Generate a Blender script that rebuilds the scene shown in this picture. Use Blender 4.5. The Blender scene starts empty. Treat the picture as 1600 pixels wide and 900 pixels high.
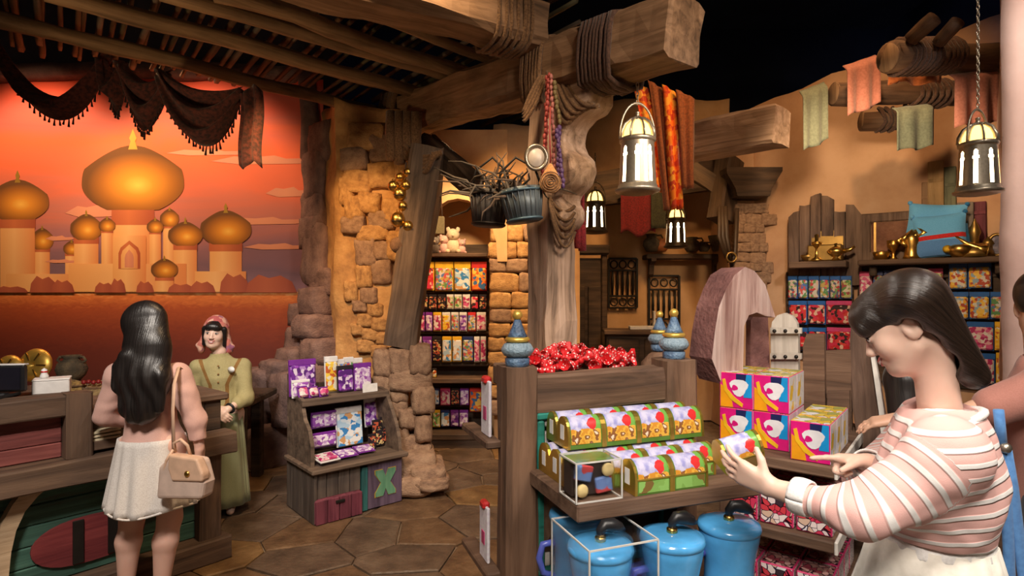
import bpy, bmesh, math, random
import numpy as np
from mathutils import Vector, Matrix, noise as mnoise

R = math.radians
PI = math.pi
scene = bpy.context.scene
C = scene.collection
rnd = random.Random(7)

# ---------------------------------------------------------------- camera
CAM_H, FPX, HOR = 1.65, 900.0, 460.0
cam = bpy.data.cameras.new('camera')
cam.sensor_width = 36.0
cam.lens = FPX / 1600.0 * 36.0
cam.shift_y = -(450.0 - HOR) / 1600.0
cam.clip_start = 0.05
camo = bpy.data.objects.new('camera', cam)
C.objects.link(camo)
camo.location = (0, 0, CAM_H)
camo.rotation_euler = (R(90), 0, 0)
scene.camera = camo

def P(px, py, d):
    """place of a photograph pixel at depth d (metres in front of the camera)"""
    return Vector(((px - 800.0) / FPX * d, d, CAM_H - (py - HOR) / FPX * d))

# ---------------------------------------------------------------- world, lights, exposure
world = bpy.data.worlds.new('world')
scene.world = world
world.use_nodes = True
bg = world.node_tree.nodes['Background']
bg.inputs[0].default_value = (0.95, 0.62, 0.42, 1)
bg.inputs[1].default_value = 0.08

def spot(name, loc, aim, power, col=(1, .74, .46), ang=70, blend=.6, size=.12):
    l = bpy.data.lights.new(name, 'SPOT')
    l.energy = power; l.color = col; l.spot_size = R(ang); l.spot_blend = blend
    l.shadow_soft_size = size
    o = bpy.data.objects.new(name, l); C.objects.link(o)
    o.location = loc
    o.rotation_euler = (Vector(aim) - Vector(loc)).to_track_quat('-Z', 'Y').to_euler()
    return o

WARM = (1, .66, .34); AMB = (1, .54, .20); NEU = (1, .89, .78)
spot('ceiling_and_fill_spot', (-5.0, 5.0, 4.2), (-5.0, 6.2, 2.5), 200, (1, .60, .34), 88)
spot('ceiling_and_fill_spot', (-3.3, 5.0, 4.2), (-3.3, 6.2, 2.5), 200, (1, .60, .34), 88)
spot('ceiling_and_fill_spot', (-4.0, 5.3, 3.95), (-3.9, 6.2, 2.0), 50, WARM, 100)
spot('ceiling_and_fill_spot', (-1.75, 3.5, 3.15), (-1.35, 5.4, 1.9), 200, AMB, 50)
spot('ceiling_and_fill_spot', (-0.45, 5.2, 3.3), (-0.55, 6.3, 1.4), 210, WARM, 80)
spot('ceiling_and_fill_spot', (0.4, 5.3, 3.6), (0.0, 6.3, 2.0), 110, AMB, 70)
spot('ceiling_and_fill_spot', (2.3, 3.5, 4.6), (3.0, 5.9, 2.9), 150, (1, .58, .27), 80)
spot('ceiling_and_fill_spot', (1.95, 3.3, 3.0), (3.5, 5.6, 1.8), 170, (1, .72, .44), 80)  # dropped under the logs; added light for the dark wall shelves
spot('ceiling_and_fill_spot', (1.5, 5.4, 3.9), (1.3, 7.4, 1.4), 130, AMB, 75)
spot('ceiling_and_fill_spot', (-0.3, -0.9, 3.4), (1.0, 1.6, 1.2), 430, NEU, 55, .9, .4)  # added front fill that brightens the woman in stripes
spot('ceiling_and_fill_spot', (1.9, 0.1, 3.9), (1.25, 1.8, 1.1), 270, NEU, 70, .8, .35)
spot('ceiling_and_fill_spot', (0.1, 0.2, 4.0), (0.6, 2.2, 1.0), 260, NEU, 60, .8, .35)
spot('ceiling_and_fill_spot', (-1.2, 0.2, 4.0), (-2.0, 3.2, 1.0), 640, NEU, 60, .8, .35)
spot('ceiling_and_fill_spot', (1.2, 1.2, 3.6), (0.5, 3.6, 2.5), 170, (1, .78, .58), 60, .8, .25)
spot('ceiling_and_fill_spot', (-0.5, 2.6, 4.3), (-0.9, 4.5, 0.2), 300, (1, .68, .38), 70, .7, .2)
spot('ceiling_and_fill_spot', (-2.0, 2.6, 3.2), (-2.3, 4.4, 1.2), 170, NEU, 50, .7, .2)  # fill lamp added to brighten the assistant behind the counter
spot('pole_fill_uplight', (-2.7, 2.5, 1.9), (-1.9, 4.0, 3.5), 55, WARM, 90, .9, .15)  # unseen lamp added low down to warm the pergola undersides
spot('ceiling_and_fill_spot', (2.6, 1.2, 4.2), (3.3, 3.2, 2.6), 420, NEU, 50, .7, .2)  # extra lamp put in to lift the pink pillar
spot('ceiling_and_fill_spot', (-.2, 2.7, 3.1), (.95, 1.45, 1.5), 80, NEU, 45, .8, .2)  # added fill for the dark front of the woman's face
spot('ceiling_and_fill_spot', (1.7, 3.3, 4.0), (1.05, 4.65, 2.8), 110, AMB, 40, .7, .15)  # added lamp that lights up the orange cloths
spot('ceiling_and_fill_spot', (2.3, 1.7, 3.2), (.35, 3.9, 1.9), 150, NEU, 40, .8, .25)  # added side light for the right face of the post
spot('blue_sky_fill', (3.6, 2.4, 4.4), (3.2, 9.5, 5.6), 90, (.30, .45, 1), 110, .9, .3)  # invented blue fill so the ceiling and far wall turn navy

scene.view_settings.view_transform = 'Standard'
scene.view_settings.look = 'None'
scene.view_settings.gamma = 1
scene.view_settings.use_curve_mapping = False
scene.view_settings.exposure = 0.0

# ---------------------------------------------------------------- helpers: objects
def tag(o, label=None, cat=None, group=None, kind=None):
    if label: o['label'] = label
    if cat: o['category'] = cat
    if group: o['group'] = group
    if kind: o['kind'] = kind
    return o

def empty(name, loc=(0, 0, 0), rz=0, label=None, cat=None, group=None, kind=None, parent=None):
    o = bpy.data.objects.new(name, None); C.objects.link(o)
    o.empty_display_size = .05
    o.location = loc; o.rotation_euler = (0, 0, rz)
    if parent: o.parent = parent; KIDS.setdefault(parent.name, []).append(o)
    return tag(o, label, cat, group, kind)

def place(o, loc=None, rot=None, mat=None, scale=None):
    if mat is not None: o.matrix_basis = mat
    if loc is not None: o.location = loc
    if rot is not None: o.rotation_euler = rot
    if scale is not None: o.scale = scale
    return o

KIDS = {}
def dup(o, parent=None):
    """a thing, its parts and their sub-parts"""
    c = o.copy(); C.objects.link(c); c.parent = parent
    for ch in list(KIDS.get(o.name, ())):
        d = dup(ch, c); KIDS.setdefault(c.name, []).append(d)
    return c

def link(name, me, mat, parent=None, loc=None, rot=None, scale=None, mtx=None, label=None, cat=None, group=None, kind=None):
    if mat is not None and len(me.materials) == 0:
        for m in (mat if isinstance(mat, (list, tuple)) else [mat]): me.materials.append(m)
    o = bpy.data.objects.new(name, me); C.objects.link(o)
    if parent is not None:
        o.parent = parent; KIDS.setdefault(parent.name, []).append(o)
    place(o, loc, rot, mtx, scale)
    return tag(o, label, cat, group, kind)

def frame(p0, p1, up=(0, 0, 1)):
    """matrix at p0 with local X along p0->p1"""
    x = (Vector(p1) - Vector(p0)).normalized(); u = Vector(up)
    if abs(x.dot(u)) > .98: u = Vector((0, 1, 0))
    y = u.cross(x).normalized(); z = x.cross(y)
    m = Matrix((x, y, z)).transposed().to_4x4(); m.translation = Vector(p0)
    return m

def n3(p, s=1.0, seed=0.0):
    return mnoise.noise(Vector((p[0] * s + seed * 3.1, p[1] * s - seed * 1.7, p[2] * s + seed)))

# ---------------------------------------------------------------- helpers: shapes
class MB:
    def __init__(s): s.v = []; s.f = []; s.m = []; s.cur = 0; s.sm = []
    def add(s, vs, fs, M=None, smooth=False):
        b = len(s.v)
        if M is not None: vs = [M @ Vector(p) for p in vs]
        s.v += [tuple(p) for p in vs]
        for f in fs:
            s.f.append(tuple(b + i for i in f)); s.m.append(s.cur); s.sm.append(smooth)
        return s
    def box(s, c, d, M=None, bev=0.0):
        cx, cy, cz = c; x, y, z = d[0] / 2, d[1] / 2, d[2] / 2
        if bev <= 0:
            vs = [(cx + i * x, cy + j * y, cz + k * z) for i in (-1, 1) for j in (-1, 1) for k in (-1, 1)]
            fs = [(0, 1, 3, 2), (4, 6, 7, 5), (0, 4, 5, 1), (2, 3, 7, 6), (0, 2, 6, 4), (1, 5, 7, 3)]
            return s.add(vs, fs, M)
        b = min(bev, x * .9, y * .9, z * .9); vs = []; I = {}
        for i in (-1, 1):
            for j in (-1, 1):
                for k in (-1, 1):
                    for a in range(3):
                        q = [i * (x - b), j * (y - b), k * (z - b)]; q[a] = (i * x, j * y, k * z)[a]
                        I[i, j, k, a] = len(vs); vs.append((cx + q[0], cy + q[1], cz + q[2]))
        fs = []
        for i in (-1, 1):
            fs.append([I[i, j, k, 0] for j, k in ((-1, -1), (1, -1), (1, 1), (-1, 1))][::i])
            fs.append([I[j, i, k, 1] for j, k in ((-1, -1), (-1, 1), (1, 1), (1, -1))][::i])
            fs.append([I[j, k, i, 2] for j, k in ((-1, -1), (1, -1), (1, 1), (-1, 1))][::i])
        for i in (-1, 1):
            for j in (-1, 1):
                fs.append([I[i, j, -1, 0], I[i, j, 1, 0], I[i, j, 1, 1], I[i, j, -1, 1]][::-i * j])
                fs.append([I[i, -1, j, 0], I[i, 1, j, 0], I[i, 1, j, 2], I[i, -1, j, 2]][::i * j])
                fs.append([I[-1, i, j, 1], I[1, i, j, 1], I[1, i, j, 2], I[-1, i, j, 2]][::-i * j])
                for k in (-1, 1):
                    fs.append([I[i, j, k, 0], I[i, j, k, 1], I[i, j, k, 2]][::i * j * k])
        return s.add(vs, fs, M)
    def tube(s, pts, rad, n=8, cap=True, sq=1.0, up=(0, 0, 1), M=None, smooth=True):
        pts = [Vector(p) for p in pts]; m = len(pts)
        if not hasattr(rad, '__len__'): rad = [rad] * m
        vs = []; fs = []; u = None
        for i in range(m):
            t = (pts[min(i + 1, m - 1)] - pts[max(i - 1, 0)])
            t = t.normalized() if t.length > 1e-9 else Vector((0, 0, 1))
            if u is None:
                a = Vector(up)
                if abs(a.dot(t)) > .95: a = Vector((1, 0, 0))
                u = (a - t * a.dot(t)).normalized()
            else:
                u = (u - t * u.dot(t)); u = u.normalized() if u.length > 1e-6 else t.orthogonal().normalized()
            w = t.cross(u)
            for k in range(n):
                a = 2 * PI * k / n
                vs.append(pts[i] + (u * math.cos(a) + w * math.sin(a) * sq) * rad[i])
        for i in range(m - 1):
            for k in range(n):
                k2 = (k + 1) % n
                fs.append((i * n + k, i * n + k2, (i + 1) * n + k2, (i + 1) * n + k))
        if cap:
            fs.append(tuple(range(n))[::-1]); fs.append(tuple((m - 1) * n + k for k in range(n)))
        return s.add(vs, fs, M, smooth)
    def lathe(s, prof, n=20, M=None, smooth=True, cap=True):
        vs = []; fs = []
        for r, z in prof:
            for k in range(n):
                a = 2 * PI * k / n; vs.append((r * math.cos(a), r * math.sin(a), z))
        for i in range(len(prof) - 1):
            for k in range(n):
                k2 = (k + 1) % n; fs.append((i * n + k, i * n + k2, (i + 1) * n + k2, (i + 1) * n + k))
        if cap:
            if prof[0][0] > 1e-5: fs.append(tuple(range(n))[::-1])
            if prof[-1][0] > 1e-5: fs.append(tuple((len(prof) - 1) * n + k for k in range(n)))
        return s.add(vs, fs, M, smooth)
    def prism(s, poly, y0, y1, M=None, smooth=False):
        """polygon in XZ pushed along Y"""
        n = len(poly)
        a = sum(poly[i][0] * poly[(i + 1) % n][1] - poly[(i + 1) % n][0] * poly[i][1] for i in range(n))
        if a < 0: poly = poly[::-1]
        vs = [(x, y0, z) for x, z in poly] + [(x, y1, z) for x, z in poly]
        fs = [tuple(range(n)), tuple(range(n, 2 * n))[::-1]] + [(i, i + n, (i + 1) % n + n, (i + 1) % n) for i in range(n)]
        return s.add(vs, fs, M, smooth)
    def grid(s, fn, nu, nv, M=None, smooth=True, closed=False):
        vs = [fn(i / nu, j / nv) for j in range(nv + 1) for i in range(nu + 1)]
        fs = [(j * (nu + 1) + i, j * (nu + 1) + i + 1, (j + 1) * (nu + 1) + i + 1, (j + 1) * (nu + 1) + i) for j in range(nv) for i in range(nu)]
        return s.add(vs, fs, M, smooth)
    def ball(s, c, r, nu=12, nv=8, M=None):
        if not hasattr(r, '__len__'): r = (r, r, r)
        vs = [(c[0], c[1], c[2] - r[2])]
        for j in range(1, nv):
            b = PI * j / nv - PI / 2
            for i in range(nu):
                a = 2 * PI * i / nu
                vs.append((c[0] + r[0] * math.cos(b) * math.cos(a), c[1] + r[1] * math.cos(b) * math.sin(a), c[2] + r[2] * math.sin(b)))
        vs.append((c[0], c[1], c[2] + r[2])); L = len(vs) - 1; fs = []
        for i in range(nu):
            fs.append((0, 1 + (i + 1) % nu, 1 + i))
            fs.append((L, L - nu + i, L - nu + (i + 1) % nu))
            for j in range(nv - 2):
                a = 1 + j * nu; fs.append((a + i, a + (i + 1) % nu, a + nu + (i + 1) % nu, a + nu + i))
        return s.add(vs, fs, M, True)
    def jitter(s, amp, freq, seed=0):
        out = []
        for p in s.v:
            v = mnoise.noise_vector(Vector((p[0] * freq + seed * 5.3, p[1] * freq + seed, p[2] * freq - seed * 2.1)))
            out.append((p[0] + v.x * amp, p[1] + v.y * amp, p[2] + v.z * amp))
        s.v = out; return s
    def mesh(s, name='mesh'):
        me = bpy.data.meshes.new(name); me.from_pydata(s.v, [], s.f)
        if s.cur or any(s.m): me.polygons.foreach_set('material_index', s.m)
        me.polygons.foreach_set('use_smooth', s.sm)
        me.update(); return me
    def build(s, name, mat, parent=None, **k):
        return link(name, s.mesh(name), mat, parent, **k)

# ---------------------------------------------------------------- helpers: signed distance modelling (bodies, hair, cloth)
class SDF:
    def __init__(s, lo, hi, h):
        s.lo = np.array(lo, float); s.h = h
        s.n = np.ceil((np.array(hi, float) - s.lo) / h).astype(int) + 1
        s.f = np.full(s.n, 1e3, np.float32)
    def _blk(s, lo, hi):
        a = np.clip(np.floor((np.array(lo) - s.lo) / s.h).astype(int), 0, s.n - 1)
        b = np.clip(np.ceil((np.array(hi) - s.lo) / s.h).astype(int) + 1, 0, s.n)
        if np.any(b <= a): return None
        sl = tuple(slice(a[i], b[i]) for i in range(3))
        X, Y, Z = np.meshgrid(*[(s.lo[i] + s.h * np.arange(a[i], b[i])).astype(np.float32) for i in range(3)], indexing='ij', sparse=True)
        return sl, X, Y, Z
    def _mix(s, sl, d, k, op):
        f = s.f[sl]
        if op == 'add':
            if k > 0:
                h = np.maximum(k - np.abs(f - d), 0) / k
                f[...] = np.minimum(f, d) - h * h * k * .25
            else: np.minimum(f, d, out=f)
        elif op == 'sub':
            if k > 0:
                h = np.maximum(k - np.abs(f + d), 0) / k
                f[...] = np.maximum(f, -d) + h * h * k * .25
            else: np.maximum(f, -d, out=f)
    def cone(s, a, b, ra, rb, k=.02, op='add', flat=None):
        """tapered capsule; flat=(axis vector, factor) squashes it along the axis"""
        a = np.array(a, float); b = np.array(b, float); m = max(ra, rb) * 1.3 + k + s.h * 3
        q = s._blk(np.minimum(a, b) - m, np.maximum(a, b) + m)
        if q is None: return s
        sl, X, Y, Z = q; ab = b - a; L = max(ab.dot(ab), 1e-9)
        t = np.clip(((X - a[0]) * ab[0] + (Y - a[1]) * ab[1] + (Z - a[2]) * ab[2]) / L, 0, 1)
        dx = X - a[0] - t * ab[0]; dy = Y - a[1] - t * ab[1]; dz = Z - a[2] - t * ab[2]
        d2 = dx * dx + dy * dy + dz * dz
        if flat is not None:
            ax = np.array(flat[0], float); ax /= np.linalg.norm(ax)
            pr = dx * ax[0] + dy * ax[1] + dz * ax[2]
            d2 = d2 + pr * pr * (1 / flat[1] ** 2 - 1)
        s._mix(sl, np.sqrt(d2) - (ra + (rb - ra) * t), k, op); return s
    def ell(s, c, r, k=.02, op='add', rot=None):
        c = np.array(c, float); r = np.array(r, float); m = r.max() + k + s.h * 3
        q = s._blk(c - m, c + m)
        if q is None: return s
        sl, X, Y, Z = q; dx, dy, dz = X - c[0], Y - c[1], Z - c[2]
        if rot is not None:
            M = np.array(rot.to_3x3() if hasattr(rot, 'to_3x3') else rot)
            dx, dy, dz = (M[0, 0] * dx + M[1, 0] * dy + M[2, 0] * dz, M[0, 1] * dx + M[1, 1] * dy + M[2, 1] * dz, M[0, 2] * dx + M[1, 2] * dy + M[2, 2] * dz)
        q0 = np.sqrt((dx / r[0]) ** 2 + (dy / r[1]) ** 2 + (dz / r[2]) ** 2)
        q1 = np.sqrt((dx / r[0] ** 2) ** 2 + (dy / r[1] ** 2) ** 2 + (dz / r[2] ** 2) ** 2)
        s._mix(sl, q0 * (q0 - 1) / np.maximum(q1, 1e-6), k, op); return s
    def plane(s, p, n):
        """keep the side the normal points away from"""
        n = np.array(n, float); n /= np.linalg.norm(n); p = np.array(p, float)
        X, Y, Z = np.meshgrid(*[(s.lo[i] + s.h * np.arange(s.n[i])).astype(np.float32) for i in range(3)], indexing='ij', sparse=True)
        d = (X - p[0]) * n[0] + (Y - p[1]) * n[1] + (Z - p[2]) * n[2]
        s.f = np.maximum(s.f, d.astype(np.float32)); return s
    def points(s):
        return np.meshgrid(*[(s.lo[i] + s.h * np.arange(s.n[i])).astype(np.float32) for i in range(3)], indexing='ij', sparse=True)
    def mesh(s, name='mesh', smooth_it=0):
        f = s.f.copy(); f[0] = f[-1] = 1; f[:, 0] = f[:, -1] = 1; f[:, :, 0] = f[:, :, -1] = 1
        n = np.array(f.shape); ins = f < 0
        c = [slice(0, -1), slice(1, None)]
        cnt = np.zeros(n - 1, np.int8)
        for i in (0, 1):
            for j in (0, 1):
                for k in (0, 1): cnt += ins[c[i], c[j], c[k]]
        act = (cnt > 0) & (cnt < 8); idx = np.full(n - 1, -1, np.int64)
        cell = np.argwhere(act); idx[act] = np.arange(len(cell))
        acc = np.zeros((len(cell), 3)); wt = np.zeros(len(cell))
        cor = [(i, j, k) for i in (0, 1) for j in (0, 1) for k in (0, 1)]
        val = {o: f[cell[:, 0] + o[0], cell[:, 1] + o[1], cell[:, 2] + o[2]] for o in cor}
        for o in cor:
            for a in range(3):
                if o[a] == 0:
                    o2 = tuple(o[q] + (q == a) for q in range(3)); v0, v1 = val[o], val[o2]
                    m = (v0 < 0) != (v1 < 0); t = np.where(m, v0 / np.where(m, v0 - v1, 1), 0)
                    p = np.zeros((len(cell), 3)); p[:] = o; p[:, a] += t
                    acc[m] += p[m]; wt[m] += 1
        V = s.lo + (cell + acc / np.maximum(wt, 1)[:, None]) * s.h
        Q = []
        for a in range(3):
            b, d = (a + 1) % 3, (a + 2) % 3
            lo = [slice(None)] * 3; hi = [slice(None)] * 3; lo[a] = slice(0, -1); hi[a] = slice(1, None)
            A, B = ins[tuple(lo)], ins[tuple(hi)]
            for sgn, m in ((1, A & ~B), (-1, ~A & B)):
                e = np.argwhere(m); e = e[(e[:, b] > 0) & (e[:, d] > 0) & (e[:, b] < n[b] - 1) & (e[:, d] < n[d] - 1)]
                if not len(e): continue
                def g(ob, od):
                    q = e.copy(); q[:, b] -= ob; q[:, d] -= od; return idx[q[:, 0], q[:, 1], q[:, 2]]
                quad = np.stack([g(1, 1), g(0, 1), g(0, 0), g(1, 0)], 1)
                Q.append(quad if sgn > 0 else quad[:, ::-1])
        Q = np.concatenate(Q)
        for _ in range(smooth_it):
            S = np.zeros_like(V); W = np.zeros(len(V))
            for i in range(4):
                np.add.at(S, Q[:, i], V[Q[:, (i + 1) % 4]] + V[Q[:, (i - 1) % 4]]); np.add.at(W, Q[:, i], 2)
            V = V * .5 + .5 * S / np.maximum(W, 1)[:, None]
        me = bpy.data.meshes.new(name)
        me.vertices.add(len(V)); me.vertices.foreach_set('co', V.astype(np.float32).ravel())
        me.loops.add(len(Q) * 4); me.loops.foreach_set('vertex_index', Q.astype(np.int32).ravel())
        me.polygons.add(len(Q)); me.polygons.foreach_set('loop_start', np.arange(len(Q), dtype=np.int32) * 4)
        me.update(calc_edges=True); me.polygons.foreach_set('use_smooth', np.ones(len(Q), bool))
        s.V = V
        return me
def vattr(me, name, vals):
    a = me.attributes.new(name, 'FLOAT', 'POINT'); a.data.foreach_set('value', np.asarray(vals, np.float32))

# ---------------------------------------------------------------- materials
MATS = {}
def nodemat(name):
    m = bpy.data.materials.new(name); m.use_nodes = True; MATS[name] = m
    nt = m.node_tree; b = nt.nodes['Principled BSDF']
    def N(t, **k):
        n = nt.nodes.new(t)
        for a, v in k.items():
            if a.startswith('i_'): n.inputs[a[2:].replace('_', ' ')].default_value = v
            else: setattr(n, a, v)
        return n
    def L(a, ao, c, ci): nt.links.new(a.outputs[ao], c.inputs[ci])
    return m, nt, b, N, L
def rgb(c): return (c[0], c[1], c[2], 1)
def ramp(N, stops, interp='LINEAR'):
    r = N('ShaderNodeValToRGB'); e = r.color_ramp; e.interpolation = interp
    while len(e.elements) < len(stops): e.elements.new(.5)
    for i, (p, c) in enumerate(stops): e.elements[i].position = p; e.elements[i].color = rgb(c)
    return r
def coords(N, L, scale=(1, 1, 1), rand=True, kind='Object'):
    tc = N('ShaderNodeTexCoord'); mp = N('ShaderNodeMapping'); mp.inputs['Scale'].default_value = scale
    L(tc, kind, mp, 'Vector')
    if rand:
        oi = N('ShaderNodeObjectInfo'); cb = N('ShaderNodeCombineXYZ'); mu = N('ShaderNodeMath', operation='MULTIPLY'); mu.inputs[1].default_value = 37.0
        L(oi, 'Random', mu, 0); L(mu, 0, cb, 0); L(mu, 0, cb, 1); L(cb, 0, mp, 'Location')
    return mp
def plain(name, col, rough=.6, metal=0, **k):
    m, nt, b, N, L = nodemat(name)
    b.inputs['Base Color'].default_value = rgb(col); b.inputs['Roughness'].default_value = rough; b.inputs['Metallic'].default_value = metal
    for a, v in k.items(): b.inputs[a.replace('_', ' ')].default_value = v
    # a faint mottling so that no surface is perfectly even
    mp = coords(N, L, (9, 9, 9)); nz = N('ShaderNodeTexNoise', i_Scale=2.0, i_Detail=3.0); L(mp, 0, nz, 'Vector')
    r = ramp(N, [(.3, [c * .86 for c in col]), (.7, [min(1, c * 1.08) for c in col])]); L(nz, 'Fac', r, 0); L(r, 0, b, 'Base Color')
    return m
def wood(name, c1, c2, axis=0, rough=.75, fine=1.0, bump=.5, c3=None):
    m, nt, b, N, L = nodemat(name)
    sc = [16 * fine] * 3; sc[axis] = 1.2 * fine
    mp = coords(N, L, sc); nz = N('ShaderNodeTexNoise', i_Scale=1.0, i_Detail=6.0, i_Roughness=.65, i_Distortion=.6); L(mp, 0, nz, 'Vector')
    c3 = c3 or [c * .45 for c in c1]
    r = ramp(N, [(.30, c3), (.45, c1), (.68, c2)]); L(nz, 'Fac', r, 0)
    mp2 = coords(N, L, (1.6, 1.6, 1.6)); n2 = N('ShaderNodeTexNoise', i_Scale=1.5, i_Detail=3.0); L(mp2, 0, n2, 'Vector')
    mx = N('ShaderNodeMix', data_type='RGBA', blend_type='MULTIPLY'); mx.inputs[0].default_value = .7
    r2 = ramp(N, [(.3, (.55, .52, .5)), (.65, (1.15, 1.12, 1.1))]); L(n2, 'Fac', r2, 0)
    L(r, 0, mx, 6); L(r2, 0, mx, 7); L(mx, 2, b, 'Base Color'); b.inputs['Roughness'].default_value = rough
    bp = N('ShaderNodeBump'); bp.inputs['Strength'].default_value = bump; bp.inputs['Distance'].default_value = .01; L(nz, 'Fac', bp, 'Height'); L(bp, 0, b, 'Normal')
    return m
def rocky(name, c1, c2, c3=None, scale=4.0, rough=.85, bump=.6, kind='Object', rand=True, detail=7.0):
    m, nt, b, N, L = nodemat(name)
    mp = coords(N, L, (scale,) * 3, rand, kind); nz = N('ShaderNodeTexNoise', i_Scale=1.0, i_Detail=detail, i_Roughness=.62); L(mp, 0, nz, 'Vector')
    r = ramp(N, [(.28, c3 or [c * .55 for c in c1]), (.48, c1), (.70, c2)]); L(nz, 'Fac', r, 0); L(r, 0, b, 'Base Color')
    b.inputs['Roughness'].default_value = rough
    n2 = N('ShaderNodeTexNoise', i_Scale=6.0, i_Detail=5.0); L(mp, 0, n2, 'Vector')
    bp = N('ShaderNodeBump'); bp.inputs['Strength'].default_value = bump; bp.inputs['Distance'].default_value = .015; L(n2, 'Fac', bp, 'Height'); L(bp, 0, b, 'Normal')
    return m
def fabric(name, c1, c2=None, scale=60, rough=.9, stretch=(1, 1, 1), bump=.25):
    c2 = c2 or [c * .8 for c in c1]
    m, nt, b, N, L = nodemat(name)
    mp = coords(N, L, [scale * s for s in stretch]); nz = N('ShaderNodeTexNoise', i_Scale=1.0, i_Detail=4.0); L(mp, 0, nz, 'Vector')
    r = ramp(N, [(.35, c2), (.62, c1)]); L(nz, 'Fac', r, 0); L(r, 0, b, 'Base Color'); b.inputs['Roughness'].default_value = rough
    b.inputs['Sheen Weight'].default_value = .15
    bp = N('ShaderNodeBump'); bp.inputs['Strength'].default_value = bump; bp.inputs['Distance'].default_value = .004; L(nz, 'Fac', bp, 'Height'); L(bp, 0, b, 'Normal')
    return m
def printed(name, cols, scale=22, rough=.35, warp=1.1, smoothness=0.0):
    """flat abstract colour print: patches in the given colours"""
    m, nt, b, N, L = nodemat(name)
    mp = coords(N, L, (scale,) * 3)
    nz = N('ShaderNodeTexNoise', i_Scale=.8, i_Detail=2.0); L(mp, 0, nz, 'Vector')
    mx = N('ShaderNodeMix', data_type='VECTOR'); mx.inputs[0].default_value = warp * .5
    L(mp, 0, mx, 4); L(nz, 'Color', mx, 5)
    vo = N('ShaderNodeTexVoronoi', i_Scale=1.0); L(mx, 1, vo, 'Vector')
    sp = N('ShaderNodeSeparateColor'); L(vo, 'Color', sp, 0)
    n = len(cols); r = ramp(N, [(i / n, c) for i, c in enumerate(cols)], 'CONSTANT'); L(sp, 0, r, 0); L(r, 0, b, 'Base Color')
    b.inputs['Roughness'].default_value = rough
    b.inputs['Coat Weight'].default_value = .25
    return m
def emit(name, col, s):
    m, nt, b, N, L = nodemat(name)
    b.inputs['Base Color'].default_value = rgb(col); b.inputs['Emission Color'].default_value = rgb(col); b.inputs['Emission Strength'].default_value = s
    nz = N('ShaderNodeTexNoise', i_Scale=8.0); r = ramp(N, [(.3, [c * .92 for c in col]), (.7, col)]); L(nz, 'Fac', r, 0); L(r, 0, b, 'Base Color')
    return m

W_BEAM = wood('weathered_beam_wood', (.20, .115, .06), (.36, .22, .125))
W_PALE = wood('pale_weathered_wood', (.40, .27, .19), (.62, .45, .35), bump=.8)
W_POLE = wood('pole_wood', (.20, .12, .06), (.36, .23, .12))
W_DARK = wood('dark_wood', (.058, .035, .022), (.115, .07, .042))
W_BROWN = wood('brown_wood', (.105, .062, .04), (.19, .115, .072))
W_GREY = wood('grey_brown_wood', (.12, .082, .058), (.22, .155, .11))
W_LATH = [wood('lath_wood_brown', (.09, .045, .02), (.17, .085, .04)), wood('lath_wood_green', (.06, .06, .03), (.12, .11, .06)), wood('lath_wood_grey', (.10, .08, .06), (.2, .16, .12))]
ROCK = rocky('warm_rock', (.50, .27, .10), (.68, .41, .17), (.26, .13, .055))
ROCK_P = rocky('shadow_tinted_rock', (.19, .115, .10), (.27, .17, .14), (.10, .06, .055))  # purple-brown: shadow on the broken left edge is put into the colour
ROCK_T = rocky('tan_rock', (.33, .20, .125), (.46, .30, .19), (.18, .105, .07))
PLASTER = rocky('ochre_plaster', (.62, .37, .18), (.74, .47, .26), (.48, .26, .12), scale=1.4, bump=.25, rand=False)
PLASTER_R = rocky('salmon_plaster', (.56, .33, .19), (.68, .44, .28), (.40, .21, .115), scale=1.1, bump=.25, rand=False)
PLASTER_P = rocky('pink_plaster', (.64, .42, .36), (.74, .52, .46), (.54, .33, .28), scale=1.3, bump=.35, rand=False)
ROPE = fabric('brown_rope', (.22, .12, .055), (.10, .05, .022), 90)
ROPE_D = fabric('dark_rope', (.11, .055, .035), (.05, .025, .018), 90)
GOLD = plain('brass', (.72, .45, .12), .3, 1.0)
GOLD_D = plain('aged_brass', (.42, .26, .08), .4, .9)
GOLDP = plain('gold_paint', (.78, .50, .10), .35, .6)
IRON = plain('dark_iron', (.035, .03, .027), .5, .7)
NICKEL = plain('aged_nickel', (.42, .38, .31), .35, .9)
WHITE = plain('white_card', (.82, .81, .80), .5)
BLACK = plain('black_plastic', (.012, .012, .014), .4)
# ================================================================ the setting
FLOOR_M = [rocky('flagstone_brown', (.13, .072, .036), (.21, .125, .066), (.065, .035, .02), 5, .5),
           rocky('flagstone_ochre', (.19, .105, .04), (.28, .16, .065), (.11, .055, .025), 5, .5),
           rocky('flagstone_grey', (.11, .07, .045), (.17, .115, .075), (.055, .036, .024), 5, .5)]
GROUT = rocky('floor_grout', (.20, .135, .085), (.28, .20, .13), scale=9, rand=False)
fl = MB(); fl.box((-.5, 4.0, -.06), (12.5, 11, .08))
floor = fl.build('floor', GROUT, kind='structure')

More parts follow.
